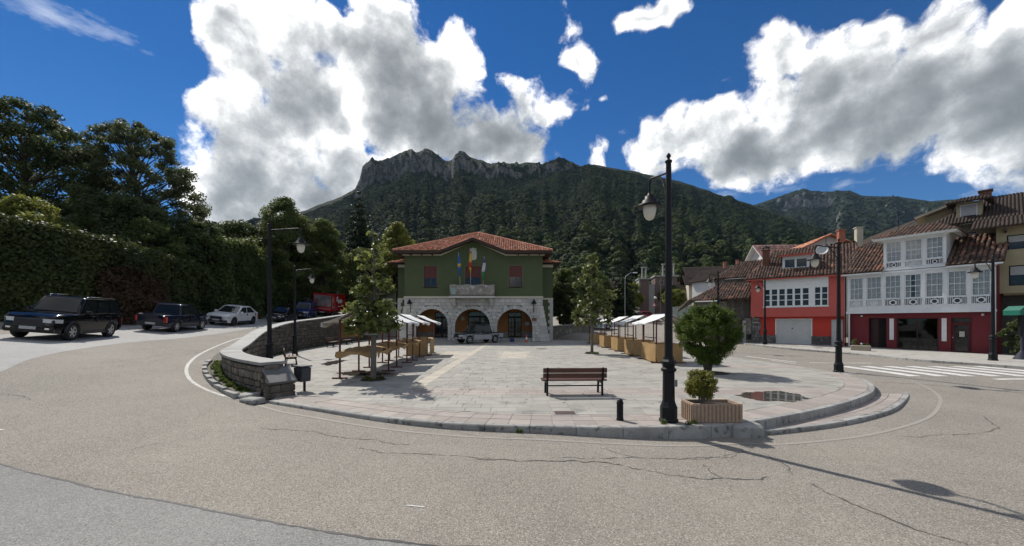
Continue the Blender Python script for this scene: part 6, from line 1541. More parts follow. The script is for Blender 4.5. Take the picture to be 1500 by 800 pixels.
# red box truck
a = R(90); tk = empty('box_truck', gpos(-23.9, 51.2), a, 'red box truck with a picture panel on its back doors', 'truck'); tk.rotation_euler = (*gtilt(-23.9, 51.2, a), a)
MB().cbox(-2.4, 1.5, -1.22, 1.22, .78, 2.95, .03).build('box_body', REDP, tk); MB().box(-2.3, 2.8, -.95, .95, .5, .76).build('chassis', PLASTIC, tk)
MB().box(-2.44, -2.41, -1.1, 1.05, 1.35, 2.75).build('picture_panel', pm('picture_print', (.30, .29, .28), (.05, .04, .05), .9, rough=.5, c3=(.30, .05, .06), s3=1.4), tk)
MB().box(-2.44, -2.41, -1.1, 1.05, .95, 1.2).build('lettering_strip', pm('strip_print', (.42, .06, .07), (.36, .14, .14), 9, rough=.5), tk)
MB().cbox(1.55, 2.95, -1.0, 1.0, .5, 2.35, .12).build('cab', REDP, tk); MB().box(2.93, 2.98, -.85, .85, 1.4, 2.1).build('windscreen', CGLASS, tk)
for x in (-1.5, 2.1):
    for s_ in (-1, 1): wheel(tk, x, s_ * .88, .38, .25, RIM)
rk = MB()
for s_ in (-1, 1): rk.tube([(-.6, s_ * 1.0, 2.95), (-.5, s_ * 1.0, 3.25), (1.4, s_ * 1.0, 3.25), (1.45, s_ * 1.0, 2.95)], .03, 5)
for x in (-.5, .1, .8, 1.4): rk.tube([(x, -1.0, 3.25), (x, 1.0, 3.25)], .025, 5)
rk.build('roof_rack', GALV, tk)
MB().prism([(-1.2, 2.0), (-.95, 2.0), (-.98, 2.3), (-.85, 2.55), (-1.05, 2.7), (-1.2, 2.45)], -1.235, -1.222, 'y').build('emblem', WHITE, tk)
for k in range(4): MB().cbox(-.75 + k * .32, -.5 + k * .32, -1.235, -1.222, 1.75 + .04 * (k % 2), 2.15 + .12 * ((k + 1) % 2), .02).build('letter', WHITE, tk)
MB().box(-.7, .6, -1.235, -1.222, 1.3, 1.38).build('letter_line', WHITE, tk); MB().box(-2.46, -2.4, -.3, .3, .55, .7).build('number_plate', PLATE, tk)
for s_ in (-1, 1): MB().box(-2.45, -2.4, *sorted((s_ * .85, s_ * 1.1)), .6, .75).build('tail_light', TAIL, tk)
# distant cars by the bending road
HB = [(2.08, .5), (2.05, .8), (1.9, .9), (.95, .98), (-1.9, 1.02), (-2.07, .95), (-2.08, .5)]
for x, y, a, m, lab in ((19.2, 70, R(-75), WHITEP, 'small white car coming round the bend behind the market stalls'), (23.0, 66.5, R(20), REDP, 'red car turning on the bend behind the market stalls'), (11.5, 52, R(-10), pm('paint_pale', (.4, .47, .52), None, 2, rough=.25, coat=1.0), 'pale blue car parked behind the low wall'), (22.6, 78, R(100), REDP, 'dark red car farther up the bend under the conifer')):
    vehicle('small_car', lab, (x, y, float(gz(x, y, False))), a, 'body', 4.2, 1.76, HB, (1.28, -1.28), .32, (.95, .2, -1.4, -1.95), 1.5, .97, m)
# ------------------------------------------------------------------ street lamps
FROST = pm('frosted_glass', (.62, .60, .52), (.55, .53, .46), 6, rough=.35, spec=.5)
LG = 'ornate black street lamps'
def lamp(label, loc, H, adir, alen=.95, rz=0):
    o = empty('street_lamp', loc, 0, label, 'street lamp', LG)
    s = H / 5.38
    b = MB(); T0 = Matrix.Rotation(R(22.5), 4, 'Z')
    b.lathe([(.185, 0), (.185, .05), (.165, .07), (.165, .30), (.15, .33), (.125, .40), (.118, .44)], 8, T=T0, smooth=False); bo_ = b.build('base', BLACKM, o)
    MB().lathe([(.118, .44), (.112, 1.0), (.145, 1.03), (.15, 1.07), (.115, 1.10), (.125, 1.15), (.15, 1.18), (.15, 1.22), (.105, 1.26), (.092, 1.32)], 8, T=T0, smooth=False).build('shaft', BLACKM, o)
    MB().lathe([(.080, 1.3), (.052, H - .14), (.07, H - .12), (.07, H - .09), (.03, H - .07), (.022, H - .04), (.045, H - .01), (.04, H + .03), (.01, H + .07)], 8, T=T0, smooth=False).build('pole', BLACKM, o)
    ad = Vector((math.cos(adir), math.sin(adir), 0)); za = H - .26
    m = MB(); m.tube([Vector((0, 0, za - .06)), ad * (alen * .5) + Vector((0, 0, za + .0)), ad * (alen - .09) + Vector((0, 0, za + .05)), ad * (alen - .025) + Vector((0, 0, za + .03)), ad * alen + Vector((0, 0, za - .04)), ad * alen + Vector((0, 0, za - .26))], .024, 8)
    m.tube([Vector((0, 0, za - .5)) + ad * .06, ad * (alen * .25) + Vector((0, 0, za - .2)), ad * (alen * .48) + Vector((0, 0, za + .02))], .017, 6)
    m.tube([ad * .07 + Vector((0, 0, za - .24)), ad * .17 + Vector((0, 0, za - .30)), ad * .22 + Vector((0, 0, za - .2)), ad * .15 + Vector((0, 0, za - .13))], .012, 5)
    m.build('bracket', BLACKM, o)
    c = ad * alen + Vector((0, 0, za - .26))
    hd = MB().lathe([(q_ * .84, z_ * .9) for q_, z_ in [(.03, .02), (.05, 0), (.06, -.05), (.125, -.07), (.13, -.15), (.19, -.17), (.205, -.24), (.31, -.285), (.325, -.31), (.31, -.325), (.16, -.30), (.02, -.29)]], 20, c).build('lantern_hood', BLACKM, o)
    MB().lathe([(q_ * .84, z_ * .9) for q_, z_ in [(.16, -.30), (.168, -.36), (.16, -.45), (.135, -.55), (.095, -.62), (.03, -.65)]], 18, c).build('lantern_globe', FROST, hd)
    return o
l1 = lamp('tall black lamp post standing beside the ribbed concrete planter', (3.18, 7.9, 0), 5.38, R(100), .74)
box('sticker', pm('sticker', (.10, .10, .10), (.2, .2, .2), 40, rough=.4), l1, .06, .13, -.118, -.113, .72, .86)
lamp('black lamp post rising behind the end of the curved wall', (-8.85, 14.2, 0), 5.7, R(12), 1.05)
lamp('black lamp post halfway along the curved wall before the red truck', (-13.5, 24.2, 0), 5.6, R(20), .95)
lamp('black lamp post at the zebra crossing corner of the plaza', (13.35, 15.9, 0), 5.38, R(178), .95)
lamp('black lamp post on the pavement before the gallery house shop door', (24.35, 19.7, .1), 5.25, R(182), .95)
lamp('black lamp post against the coral red house facade', (20.35, 31.3, .2), 5.35, R(185), .62)
lamp('black lamp post before the old barn roof, behind the conifer bush', (14.3, 27.0, 0), 5.6, R(180), .62)
# ------------------------------------------------------------------ benches
BWOOD = pm('bench_wood', (.10, .040, .026), (.065, .028, .02), 5, rough=.55, bump=.15, bscale=20, stretch=(.4, 1, 1))
def bench(label, loc, rz, group='wooden benches'):
    o = empty('park_bench', loc, rz, label, 'bench', group)      # faces +y; back towards -y
    for z0 in (.50, .645, .79): pass
    for k, (z0, z1, y) in enumerate(((.49, .62, -.235), (.635, .765, -.262))):
        MB().cbox(-.88, .88, y - .02, y + .02, z0, z1, .012).build('backrest_slat', BWOOD, o)
    for k in range(3): MB().cbox(-.90, .90, -.19 + k * .155, -.055 + k * .155, .40, .44, .012).build('seat_slat', BWOOD, o)
    MB().cbox(-.75, .75, -.15, -.11, .25, .28, .008).build('stretcher', BLACKM, o)
    for s in (-.76, .76):
        f = MB()
        f.prism([(-.24, 0), (-.17, 0), (-.16, .36), (-.24, .56), (-.275, .78), (-.305, .78), (-.29, .55), (-.215, .36)], s - .025, s + .025, 'x')
        f.prism([(.24, 0), (.30, 0), (.25, .37), (-.16, .37), (-.16, .33), (.2, .33)], s - .025, s + .025, 'x')
        f.prism([(-.16, .37), (.28, .37), (.28, .398), (-.16, .398)], s - .025, s + .025, 'x')
        f.build('leg', BLACKM, o)
    return o
bench('brown slatted bench standing alone near the plaza front with its back to the road', (1.72, 10.9, 0), R(2))
bench('dark slatted bench between the two lamp posts by the curved wall, seen end-on', (-10.6, 18.6, 0), R(-60))
bench('dark bench against the curved stone wall, the one nearer the lamp posts', (-15.0, 32.6, 0), R(-84)); bench('dark bench against the curved stone wall, the one nearer the town hall', (-15.4, 36.2, 0), R(-86))
# ------------------------------------------------------------------ bin, bollard, planters
bn_ = empty('litter_bin', (-6.14, 11.4, 0), R(-30), 'dark metal litter bin on a post at the end of the curved wall', 'bin')
BINM = pm('bin_metal', (.045, .05, .062), (.035, .04, .05), 6, rough=.5)
bn_.scale = (.88, .88, .92); MB().box(-.03, .03, .04, .1, 0, .6).build('post', BLACKM, bn_); MB().prism([(-.2, .32), (.2, .32), (.23, .76), (-.23, .76)], -.16, .16, 'y').build('container', BINM, bn_); MB().prism([(-.26, .78), (.26, .78), (.24, .82), (-.24, .82)], -.19, .19, 'y').build('lid', BINM, bn_)
b2 = empty('litter_bin', (19.7, 32.4, .2), R(-40), 'black litter bin on a short post beside the barn gate', 'bin')
MB().tube([(0, .1, 0), (0, .1, .9)], .03, 6).build('post', BLACKM, b2); MB().lathe([(.14, .4), (.18, .45), (.2, .85), (.2, .88), (.02, .88)], 12).build('container', BLACKM, b2)
bo2 = MB().lathe([(.075, 0), (.075, .03), (.066, .04), (.066, .33), (.072, .34), (.072, .36), (.064, .37), (.06, .40), (.04, .43), (.01, .44)], 18).build('bollard', BLACKM, None, (2.22, 8.0, 0)); tag(bo2, 'short black bollard with rounded top near the front kerb', 'bollard')
AGG = pm('aggregate_concrete', (.40, .28, .20), (.26, .18, .13), 60, rough=.9, bump=.6, bscale=70, c3=(.5, .42, .34), s3=90)
pl = empty('planter', (4.1, 8.02, 0), R(0), 'ribbed brown concrete planter on the kerb corner beside the tall lamp post', 'planter')
w_, d_, h_ = .5, .26, .38
t = MB(); t.box(-w_, w_, -d_, -d_ + .05, 0, h_); t.box(-w_, w_, d_ - .05, d_, 0, h_); t.box(-w_, -w_ + .05, -d_ + .05, d_ - .05, 0, h_); t.box(w_ - .05, w_, -d_ + .05, d_ - .05, 0, h_); t.box(-w_ + .05, w_ - .05, -d_ + .05, d_ - .05, 0, .06); t.build('trough', AGG, pl)
for k in range(13):
    x = -w_ + .04 + k * (2 * w_ - .08) / 12
    MB().cbox(x - .026, x + .026, -d_ - .022, -d_ + .004, .02, h_ - .015, .012).build('rib', AGG, pl)
for k in range(6):
    y = -d_ + .05 + k * (2 * d_ - .1) / 5
    for s in (-1, 1): MB().cbox(*sorted((s * (w_ - .004), s * (w_ + .02))), y - .026, y + .026, .02, h_ - .015, .01).build('rib', AGG, pl)
SOIL = pm('soil', (.05, .038, .028), (.03, .024, .018), 12, rough=1, bump=.6, bscale=30)
MB().box(-w_ + .05, w_ - .05, -d_ + .05, d_ - .05, .06, h_ - .05).build('soil', SOIL, pl)
# clipped ball bush in the planter
LEAF_B = leaf_mat('leaf_box', (.085, .10, .016), (.20, .20, .035), 3.0, trans=.35)
bb_ = empty('ball_bush', (3.9, 8.0, .33), 0, 'round yellow green bush growing in the ribbed planter', 'bush')
rg = random.Random(4); cs = []; rd = []
for k in range(70):
    v = Vector((rg.gauss(0, 1), rg.gauss(0, 1), rg.gauss(0, 1))).normalized() * (.29 * rg.random() ** .4); cs.append((v.x, v.y, .39 + v.z * 1.05)); rd.append(.085 * rg.uniform(.7, 1.3))
foliage('crown', LEAF_B, bb_, cs, rd, 150, .036, seed=8, aspect=.6)
m = MB()
for k in range(16):
    a = k * 2.4; m.tube([(.03 * math.cos(a), .03 * math.sin(a), -.05), (.06 * math.cos(a), .06 * math.sin(a), .15), (.2 * math.cos(a), .2 * math.sin(a), .42)], [.011, .008, .003], 5)
m.build('stems', BARK_G, bb_)
# yew-like bush on the plaza
LEAF_Y2 = leaf_mat('leaf_yew', (.022, .050, .008), (.10, .148, .02), 1.6, trans=.3)
cb_ = empty('conifer_bush', (7.85, 15.6, 0), 0, 'dense dark green feathery conifer bush standing on the plaza', 'bush')
cs = []; rd = []; rg = random.Random(12); m = MB()
for k in range(230):
    u = rg.random() ** .85; a = rg.random() * 6.283; prof = (.42 + 1.05 * min(1, u / .45)) if u < .55 else 1.47 * (1 - ((u - .55) / .45) ** 2 * .62)
    q = prof * (.35 + .65 * math.sqrt(rg.random())) * .78; z = .35 + u * 2.2
    cs.append((q * math.cos(a), q * math.sin(a), z + .12 * q)); r_ = rg.uniform(.13, .24); rd.append((r_ * 1.2, r_ * 1.2, r_ * .75))
for k in range(40):
    a = rg.random() * 6.283; u = rg.uniform(.3, 1.0); q = 1.14 * (1 if u < .7 else 1.2 - .6 * u); z = .8 + 1.75 * u
    for j in range(4): cs.append((q * (.85 + .09 * j) * math.cos(a), q * (.85 + .09 * j) * math.sin(a), z + .1 * j)); rd.append((.14 - .025 * j, .14 - .025 * j, .09 - .012 * j))
foliage('crown', LEAF_Y2, cb_, cs, rd, 150, .085, seed=12, aspect=.28, droop=-.6)
for k in range(14):
    a = k * 2.4; r_ = rg.uniform(.3, .9); m.tube([(.06 * math.cos(a), .06 * math.sin(a), -.1), (.15 * math.cos(a), .15 * math.sin(a), .5), (r_ * math.cos(a), r_ * math.sin(a), 1.6)], [.06, .045, .012], 6)
m.tube([(0, 0, -.1), (0, 0, 1.0)], [.12, .09], 8); m.build('trunk', BARK, cb_)
# flower trough by the gallery house
fp = ghit(1260, 516.5); ft = empty('flower_trough', (fp[0] + .3, fp[1] + .3, float(gz(*fp, False)) + .1), R(-50), 'small stone flower trough on the pavement before the gallery house', 'planter')
t = MB(); t.cbox(-.5, .5, -.2, .2, 0, .36, .03); t.build('trough', pm('stone_trough', (.36, .31, .24), (.28, .24, .18), 8, rough=.9, bump=.3, bscale=30), ft)
foliage('plants', LEAF_M, ft, [(-.35, 0, .55), (-.28, 0, .68), (-.1, 0, .42), (.15, 0, .42), (.35, 0, .42)], [.14, .12, .1, .11, .1], 90, .08, seed=3)
MB().lathe([(.05, 0), (.07, .04), (.02, .1)], 8, (.05, -.05, .42)).build('white_flower', WHITE, ft)
tree('dark_bush', 'dark climbing bush between the gallery house and the beige flats', 'bush', (29.6, 22.4, .1), 2.3, 1.0, .1, 'oval', 30, 7000, .12, LEAF_D, seed=77, tr=.05)
# info board with green roof
ib_ = empty('notice_board', (26.7, 20.35, .1), R(-8), 'dark notice board with green pitched roof on a splayed foot post', 'notice board')
m = MB(); m.lathe([(.34, 0), (.33, .03), (.1, .42), (.075, .5), (.075, 1.4)], 10); m.build('post', pm('navy_post', (.02, .022, .04)), ib_); MB().box(-.15, 1.5, -.06, .06, 1.25, 2.3).build('board', BLACKM, ib_)
MB().prism([(-.5, 2.3), (1.8, 2.3), (1.8, 2.55), (1.55, 2.78), (-.25, 2.78), (-.5, 2.55)], -.4, .4, 'y').build('roof', pm('green_roof', (.012, .13, .09), (.01, .11, .075), 4, rough=.45), ib_)
# ------------------------------------------------------------------ market stalls
STEEL = pm('red_oxide_steel', (.11, .028, .022), (.08, .022, .018), 8, rough=.6)
CANVAS = pm('white_canvas', (.66, .67, .68), (.58, .59, .60), 2.5, rough=.85, bump=.15, bscale=8)
KRAFT = pm('kraft_paper', (.40, .255, .11), (.31, .195, .085), 1.4, rough=.7, bump=.35, bscale=5, stretch=(1, 1, .6))
def cloth_grid(mb, nx, ny, fn):
    mb.add([fn(i / nx, j / ny) for j in range(ny + 1) for i in range(nx + 1)], [(j * (nx + 1) + i, j * (nx + 1) + i + 1, (j + 1) * (nx + 1) + i + 1, (j + 1) * (nx + 1) + i) for j in range(ny) for i in range(nx)], smooth=True)
def stall(label, loc, rz, Lx, style, seed, group, back=False, canopy=True):
    # length along local y (0..Lx), width along x (-.6..+.6)
    o = empty('market_stall', loc, rz, label, 'market stall', group); rg = random.Random(seed); w = .6
    for x in (-w, w):
        for y in (.05, Lx - .05):
            MB().box(x - .028, x + .028, y - .028, y + .028, 0, 2.12).build('post', STEEL, o); MB().box(x - .26, x + .26, y - .035, y + .035, 0, .05).build('foot', STEEL, o)
    m = MB()
    for x in (-w, w): m.box(x - .02, x + .02, .08, Lx - .08, 2.06, 2.1); m.box(x - .02, x + .02, .08, Lx - .08, 1.22, 1.26) if x * (1 if back else -1) > 0 else None
    for y in (.05, Lx - .05): m.box(-w + .03, w - .03, y - .02, y + .02, 2.06, 2.1); m.box(-w + .03, w - .03, y - .02, y + .02, .86, .9); m.tube([(-w, y, 2.1), (0, y, 2.42), (w, y, 2.1)], .02, 5)
    m.build('frame', STEEL, o)
    if canopy:
        c = MB(); hw = 1.15; zr, ze = 2.46, 2.0
        def top(s):
            def f(u, v): return (s * hw * u, -.18 + (Lx + .36) * v, zr - (zr - ze) * u - .03 * math.sin(math.pi * v * 3) * u - .04 * math.sin(math.pi * u))
            return f
        for s in (-1, 1):
            cloth_grid(c, 6, 12, top(s))
            cloth_grid(c, 2, 12, lambda u, v, s=s: (s * (hw + .01 * u + .02 * math.sin(v * 25 + seed)), -.18 + (Lx + .36) * v, ze - .03 * math.sin(math.pi * v * 3) - (.10 + .05 * math.sin(v * 7 + seed)) * u))
        q = c.build('canopy', CANVAS, o); q.modifiers.new('s', 'SOLIDIFY').thickness = .006
    if style == 'box':
        c = MB(); x0, x1 = -w - .06, w + .06; N = 14
        def sidef(p, q, ph):
            def f(u, v):
                b = .035 * math.sin(u * 9 + ph + rg.random() * .25) * (1 - v) + .012 * rg.uniform(-1, 1); nx, ny = q[1] - p[1], -(q[0] - p[0]); l = math.hypot(nx, ny)
                return (p[0] + (q[0] - p[0]) * u + nx / l * b, p[1] + (q[1] - p[1]) * u + ny / l * b, .05 + .9 * v + .012 * math.sin(u * 13 + ph))
            return f
        cor = [(x0, 0), (x1, 0), (x1, Lx), (x0, Lx)]
        for k in range(4): cloth_grid(c, N, 6, sidef(cor[k], cor[(k + 1) % 4], k * 1.7 + seed))
        cloth_grid(c, N, N, lambda u, v: (x0 + (x1 - x0) * u, Lx * v, .945 + .015 * math.sin(u * 8 + seed) * math.sin(v * 9)))
        c.build('paper_wrap', KRAFT, o)
    else:
        c = MB()
        def f(u, v): return (-w - .12 + (2 * w + .24) * u, -.02 + (Lx + .1) * v, .98 - .10 * math.sin(math.pi * u) * math.sin(math.pi * v * 2 + .4) - .05 * math.sin(u * 7 + seed) * math.sin(v * 9) + .03 * rg.uniform(-1, 1))
        cloth_grid(c, 14, 18, f)
        for s in (-1, 1):
            cloth_grid(c, 4, 18, lambda u, v, s=s: (s * (w + .12 + .04 * math.sin(v * 14 + seed) * u), -.02 + (Lx + .1) * v, .97 - (.16 + .09 * math.sin(v * 9 + seed + s)) * u - .03 * math.sin(v * 5)))
        for yv in (-.02, Lx + .08): cloth_grid(c, 14, 3, lambda u, v: (-w - .12 + (2 * w + .24) * u, yv + .03 * math.sin(u * 11), .97 - (.16 + .07 * math.sin(u * 8 + seed)) * v))
        c.build('paper_cover', KRAFT, o)
        if style == 'hang':
            c = MB(); cloth_grid(c, 10, 8, lambda u, v: (w + .14 + .02 * math.sin(u * 9), .1 + (Lx - .3) * u, .95 - .9 * v)); cloth_grid(c, 8, 8, lambda u, v: (-w + (2 * w) * u, -.05 + .03 * math.sin(u * 8), .95 - .9 * v)); c.build('paper_skirt', KRAFT, o)
    if back:
        c = MB(); cloth_grid(c, 10, 6, lambda u, v: (-w - .03 + .03 * math.sin(u * 7), .1 + (Lx - .2) * u, 1.45 + .55 * v)); c.build('back_cloth', KRAFT, o)
    return o
G1 = 'left row of market stalls'; G2 = 'right row of market stalls'
stall('market stall with sagging brown paper on its counter, nearest the tree with the sign', (-5.55, 13.9, 0), R(4), 2.2, 'open', 1, G1, back=True)
stall('market stall with crumpled paper counter, second from the tree with the sign', (-5.75, 17.3, 0), R(3), 2.2, 'open', 2, G1, back=True)
stall('market stall with crumpled paper counter, third from the tree with the sign', (-5.85, 20.5, 0), R(3), 2.1, 'open', 3, G1)
stall('market stall with paper hanging to the ground, at the town hall end of its row', (-5.75, 23.6, 0), R(3), 2.1, 'hang', 4, G1)
for k, (x, y, L_, l) in enumerate([(7.75, 19.2, 2.3, 'paper wrapped stall nearest the conifer bush, its canopy bluish white'), (7.85, 23.2, 2.0, 'paper wrapped stall, second from the conifer bush'), (8.0, 27.0, 2.2, 'paper wrapped stall, third from the conifer bush'), (8.0, 31.0, 2.0, 'paper wrapped stall, fourth from the conifer bush'), (8.25, 36.6, 2.2, 'paper wrapped stall at the town hall end, behind the slender tree trunk')]):
    stall(l, (x, y, 0), R(-2), L_, 'box', 10 + k, G2)
# ------------------------------------------------------------------ young plaza trees
LEAF_P = leaf_mat('leaf_plane', (.045, .072, .022), (.16, .19, .05), 1.2, trans=.45, gloss=.35, spec=.4)
def young_tree(label, loc, h, spec, leaves, size, seed, tr):
    t = empty('young_tree', loc, 0, label, 'tree'); rg = random.Random(seed); cs = []; rd = []; m = MB()
    m.tube([(0, 0, -.1), (.01, 0, h * .3), (.02, .02, h * .6), (.0, 0, h * .97)], [tr, tr * .85, tr * .45, .012], 9)
    for (z0, z1, rr, n_) in spec:
        for k in range(n_):
            z = rg.uniform(z0, z1); a = rg.random() * 6.283; q = rr * math.sqrt(rg.random()) * rg.uniform(.7, 1.12); c = (q * math.cos(a), q * math.sin(a), z); s = rg.uniform(.16, .34) * (.5 + .5 * min(1, rr))
            cs.append(c); rd.append((s, s, s * .8)); zs = max(h * .28, z - rg.uniform(.3, .9) * (.4 + rr * .5)); m.tube([(.01, 0, zs), (c[0] * .5, c[1] * .5, (zs + z) / 2 + .05), c], [.028 * (1 - zs / h) + .008, .014, .005], 5)
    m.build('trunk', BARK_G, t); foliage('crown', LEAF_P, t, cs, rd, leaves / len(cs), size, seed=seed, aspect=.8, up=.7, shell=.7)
    return t
young_tree('young broad-leaved tree beside the left market stalls, carrying the sign box', (-4.88, 13.7, 0), 5.45, [(1.75, 2.6, 1.02, 34), (2.5, 3.4, .8, 24), (3.3, 4.4, .55, 16), (4.3, 5.4, .22, 8)], 2700, .165, 5, .105)
young_tree('slender young tree before the right market stalls', (5.2, 25.3, 0), 6.75, [(1.9, 3.2, 1.25, 40), (3.0, 4.6, 1.3, 42), (4.4, 5.8, .95, 24), (5.6, 6.7, .4, 10)], 6500, .15, 6, .10)
sg = empty('sign_box', (-4.88, 13.52, 1.58), 0, 'small white framed sign fixed to the trunk of the young tree by the stalls', 'sign')
MB().box(-.23, .23, -.05, .02, 0, .06).build('shelf', GALV, sg); MB().box(-.22, .22, -.04, -.015, .065, .33).build('panel', GALV, sg); MB().box(-.20, .20, -.047, -.041, .085, .31).build('sign_face', pm('sign_paper', (.6, .62, .62), (.45, .47, .48), 14, rough=.5), sg)
# soil and grass round the trunks
for x, y, r_ in ((-4.88, 13.7, .45), (5.2, 25.3, .5), (7.95, 15.6, .7)):
    o = MB().lathe([(r_, 0), (r_ * .7, .02), (.01, .03)], 18, (x, y, .003)).build('tree_pit', SOIL, plaza)
# ------------------------------------------------------------------ covers, puddles
IRON = pm('cast_iron', (.10, .06, .05), (.07, .045, .04), 9, rough=.6, bump=.4, bscale=60, metal=.3)
mc = empty('manhole_cover', (1.17, 8.62, .004), 0, 'rusty red rectangular cover plate set in the paving before the bench', 'manhole cover')
MB().box(-.28, .28, -.19, .19, 0, .004).build('rim', CAP, mc); MB().box(-.22, .22, -.14, .14, .004, .01).build('plate', IRON, mc)
mc = empty('manhole_cover', P(793, 511, 30)[:2] + (.004,), 0, 'dark round cover in the paving before the town hall pickup', 'manhole cover')
MB().lathe([(.42, 0), (.42, .004), (.36, .004)], 20, ends=True).build('plate', IRON, mc)
WET = pm('puddle_water', (.055, .05, .042), (.075, .068, .058), 3, rough=.02, spec=.6)
def puddle(px, seed, z=.0045):
    c = [(EYE - z) * FPX / (p[1] - HOR) for p in px]; pts = [((p[0] - 750) / FPX * y, y) for p, y in zip(px, c)]
    pl_ = catmull(pts + [pts[0]], .08)[:-1]; rg_ = np.random.RandomState(seed); cen = pl_.mean(0); pl_ = cen + (pl_ - cen) * (1 + .16 * np.convolve(rg_.randn(len(pl_)), np.ones(3) / 3, 'same'))[:, None]
    o = MB().add([(a, b, z) for a, b in pl_], [tuple(range(len(pl_)))]).build('puddle', WET); tag(o, kind='structure')
puddle([(1078, 579), (1095, 574.5), (1130, 573), (1165, 576), (1182, 581), (1172, 586), (1140, 588), (1108, 585)], 1)
puddle([(492, 546), (520, 543.5), (560, 545), (572, 548), (545, 550), (505, 550)], 2)
puddle([(470, 533), (488, 528.5), (507, 527.5), (502, 530), (483, 535)], 3)
DAMP = pm('damp_slab', (.15, .13, .11), (.20, .18, .155), 5, rough=.5)
def damp(px, seed):
    global WET
    w = WET; WET = DAMP; puddle(px, seed, .003); WET = w
damp([(486, 546), (515, 541.5), (565, 543), (580, 549), (545, 552), (500, 552)], 4); damp([(430, 587), (450, 584), (464, 585), (462, 589), (445, 591), (431, 590)], 5)
# ------------------------------------------------------------------ odds and ends by the hall
cr = empty('plastic_crate', (.0, 40.9, 0), R(10), 'small blue plastic crate on the ground before the arcade steps', 'crate')
BLC = pm('blue_plastic', (.012, .03, .14), (.01, .025, .12), 5, rough=.45)
m = MB()
for a in ((-.22, .22, -.16, -.14), (-.22, .22, .14, .16), (-.22, -.2, -.14, .14), (.2, .22, -.14, .14)): m.box(*a, 0, .34)
m.box(-.2, .2, -.14, .14, 0, .02); m.build('shell', BLC, cr); MB().box(-.24, .24, -.18, .18, .34, .37).build('lid', BLC, cr)
cn = empty('traffic_cone', (1.5, 40.3, 0), 0, 'orange traffic cone with white band before the right arch', 'traffic cone')
ORG = pm('orange_plastic', (.62, .10, .03), (.55, .085, .025), 5, rough=.5)
MB().lathe([(.2, 0), (.2, .03), (.14, .04), (.10, .3), (.075, .55), (.06, .72), (.02, .74)], 14).build('cone', ORG, cn); MB().lathe([(.104, .3), (.084, .5), (.08, .5)], 14, (0, 0, 0), ends=False).build('band', WHITE, cn)
# child's bicycle
bk = empty('bicycle', (11.9, 27.6, 0), R(35), 'small pink bicycle standing behind the tall lamp post', 'bicycle')
PINK = pm('pink_frame', (.5, .16, .2), (.42, .12, .16), 4, rough=.4)
for x in (-.34, .34):
    o = MB(); pts = [(x + .22 * math.cos(t_), 0, .24 + .22 * math.sin(t_)) for t_ in np.linspace(0, 2 * math.pi, 21)]; o.tube(pts, .02, 6); wo_ = o.build('wheel', TYRE, bk)
    q = MB(); [q.tube([(x, 0, .24), (x + .21 * math.cos(t_), 0, .24 + .21 * math.sin(t_))], .003, 3) for t_ in np.linspace(0, 6.28, 12, endpoint=False)]; q.build('spokes', CHROME, wo_)
m = MB(); [m.tube(p, .018, 6) for p in ([(-.34, 0, .24), (-.05, 0, .26), (.26, 0, .52)], [(-.05, 0, .26), (-.14, 0, .58)], [(-.34, 0, .24), (-.12, 0, .5)], [(.34, 0, .24), (.25, 0, .6)], [(-.12, 0, .5), (.26, 0, .55)])]; m.build('frame', PINK, bk)
MB().tube([(.2, -.2, .68), (.25, 0, .6), (.2, .2, .68)], .014, 6).build('handlebar', CHROME, bk); MB().cbox(-.26, -.04, -.06, .06, .58, .63, .02).build('saddle', WHITE, bk); MB().cbox(-.06, .02, -.03, .03, .2, .3, .01).build('crank', BLACKM, bk); MB().cbox(.3, .42, -.1, .1, .5, .66, .02).build('basket', WHITE, bk)
# weeds along the kerbs
def weeds(name, pts, n, size, seed, m=WEED):
    rg = np.random.RandomState(seed); cs = []; 
    for (x, y, z) in pts: cs.append((x, y, z))
    V, Fq, val = leaf_cards(cs, np.array([[.07, .07, .05]] * len(cs)), n, size, seed=seed, up=.1, aspect=.3)
    return tag(link(name, quad_mesh(name, V, Fq, val), m), kind='stuff')
wp = []
for px, py in ((865, 633), (872, 634), (888, 634), (896, 634), (950, 630), (958, 631), (760, 634), (1010, 634), (1040, 633), (1190, 627), (1280, 608), (1120, 635)):
    x, y = ghit(px, py); wp.append((x, y, float(gz(x, y, False)) + .03))
wp += [(3.45, 7.62, .03), (3.6, 7.7, .03), (3.0, 7.72, .03)]
weeds('kerb_weeds', wp, 60, .07, 3)
gp = []; rg = random.Random(8)
for k in range(90):
    i = rg.randrange(2, 24); p = offset2(wl, -.56 - rg.random() * .3)[i]; gp.append((p[0], p[1], float(gz(*p, False)) + .08))
for k in range(130):
    i = rg.randrange(34, n - 10) if False else rg.randrange(20, len(wl) - 30); p = offset2(wl, .12 + rg.random() * .25)[i]; gp.append((p[0], p[1], .04))
weeds('verge_grass', gp, 45, .12, 4)
weeds('pit_grass', [(-4.88 + .3 * math.cos(k), 13.7 + .3 * math.sin(k), .05) for k in range(12)] + [(5.2 + .35 * math.cos(k), 25.3 + .35 * math.sin(k), .05) for k in range(12)], 50, .1, 5)
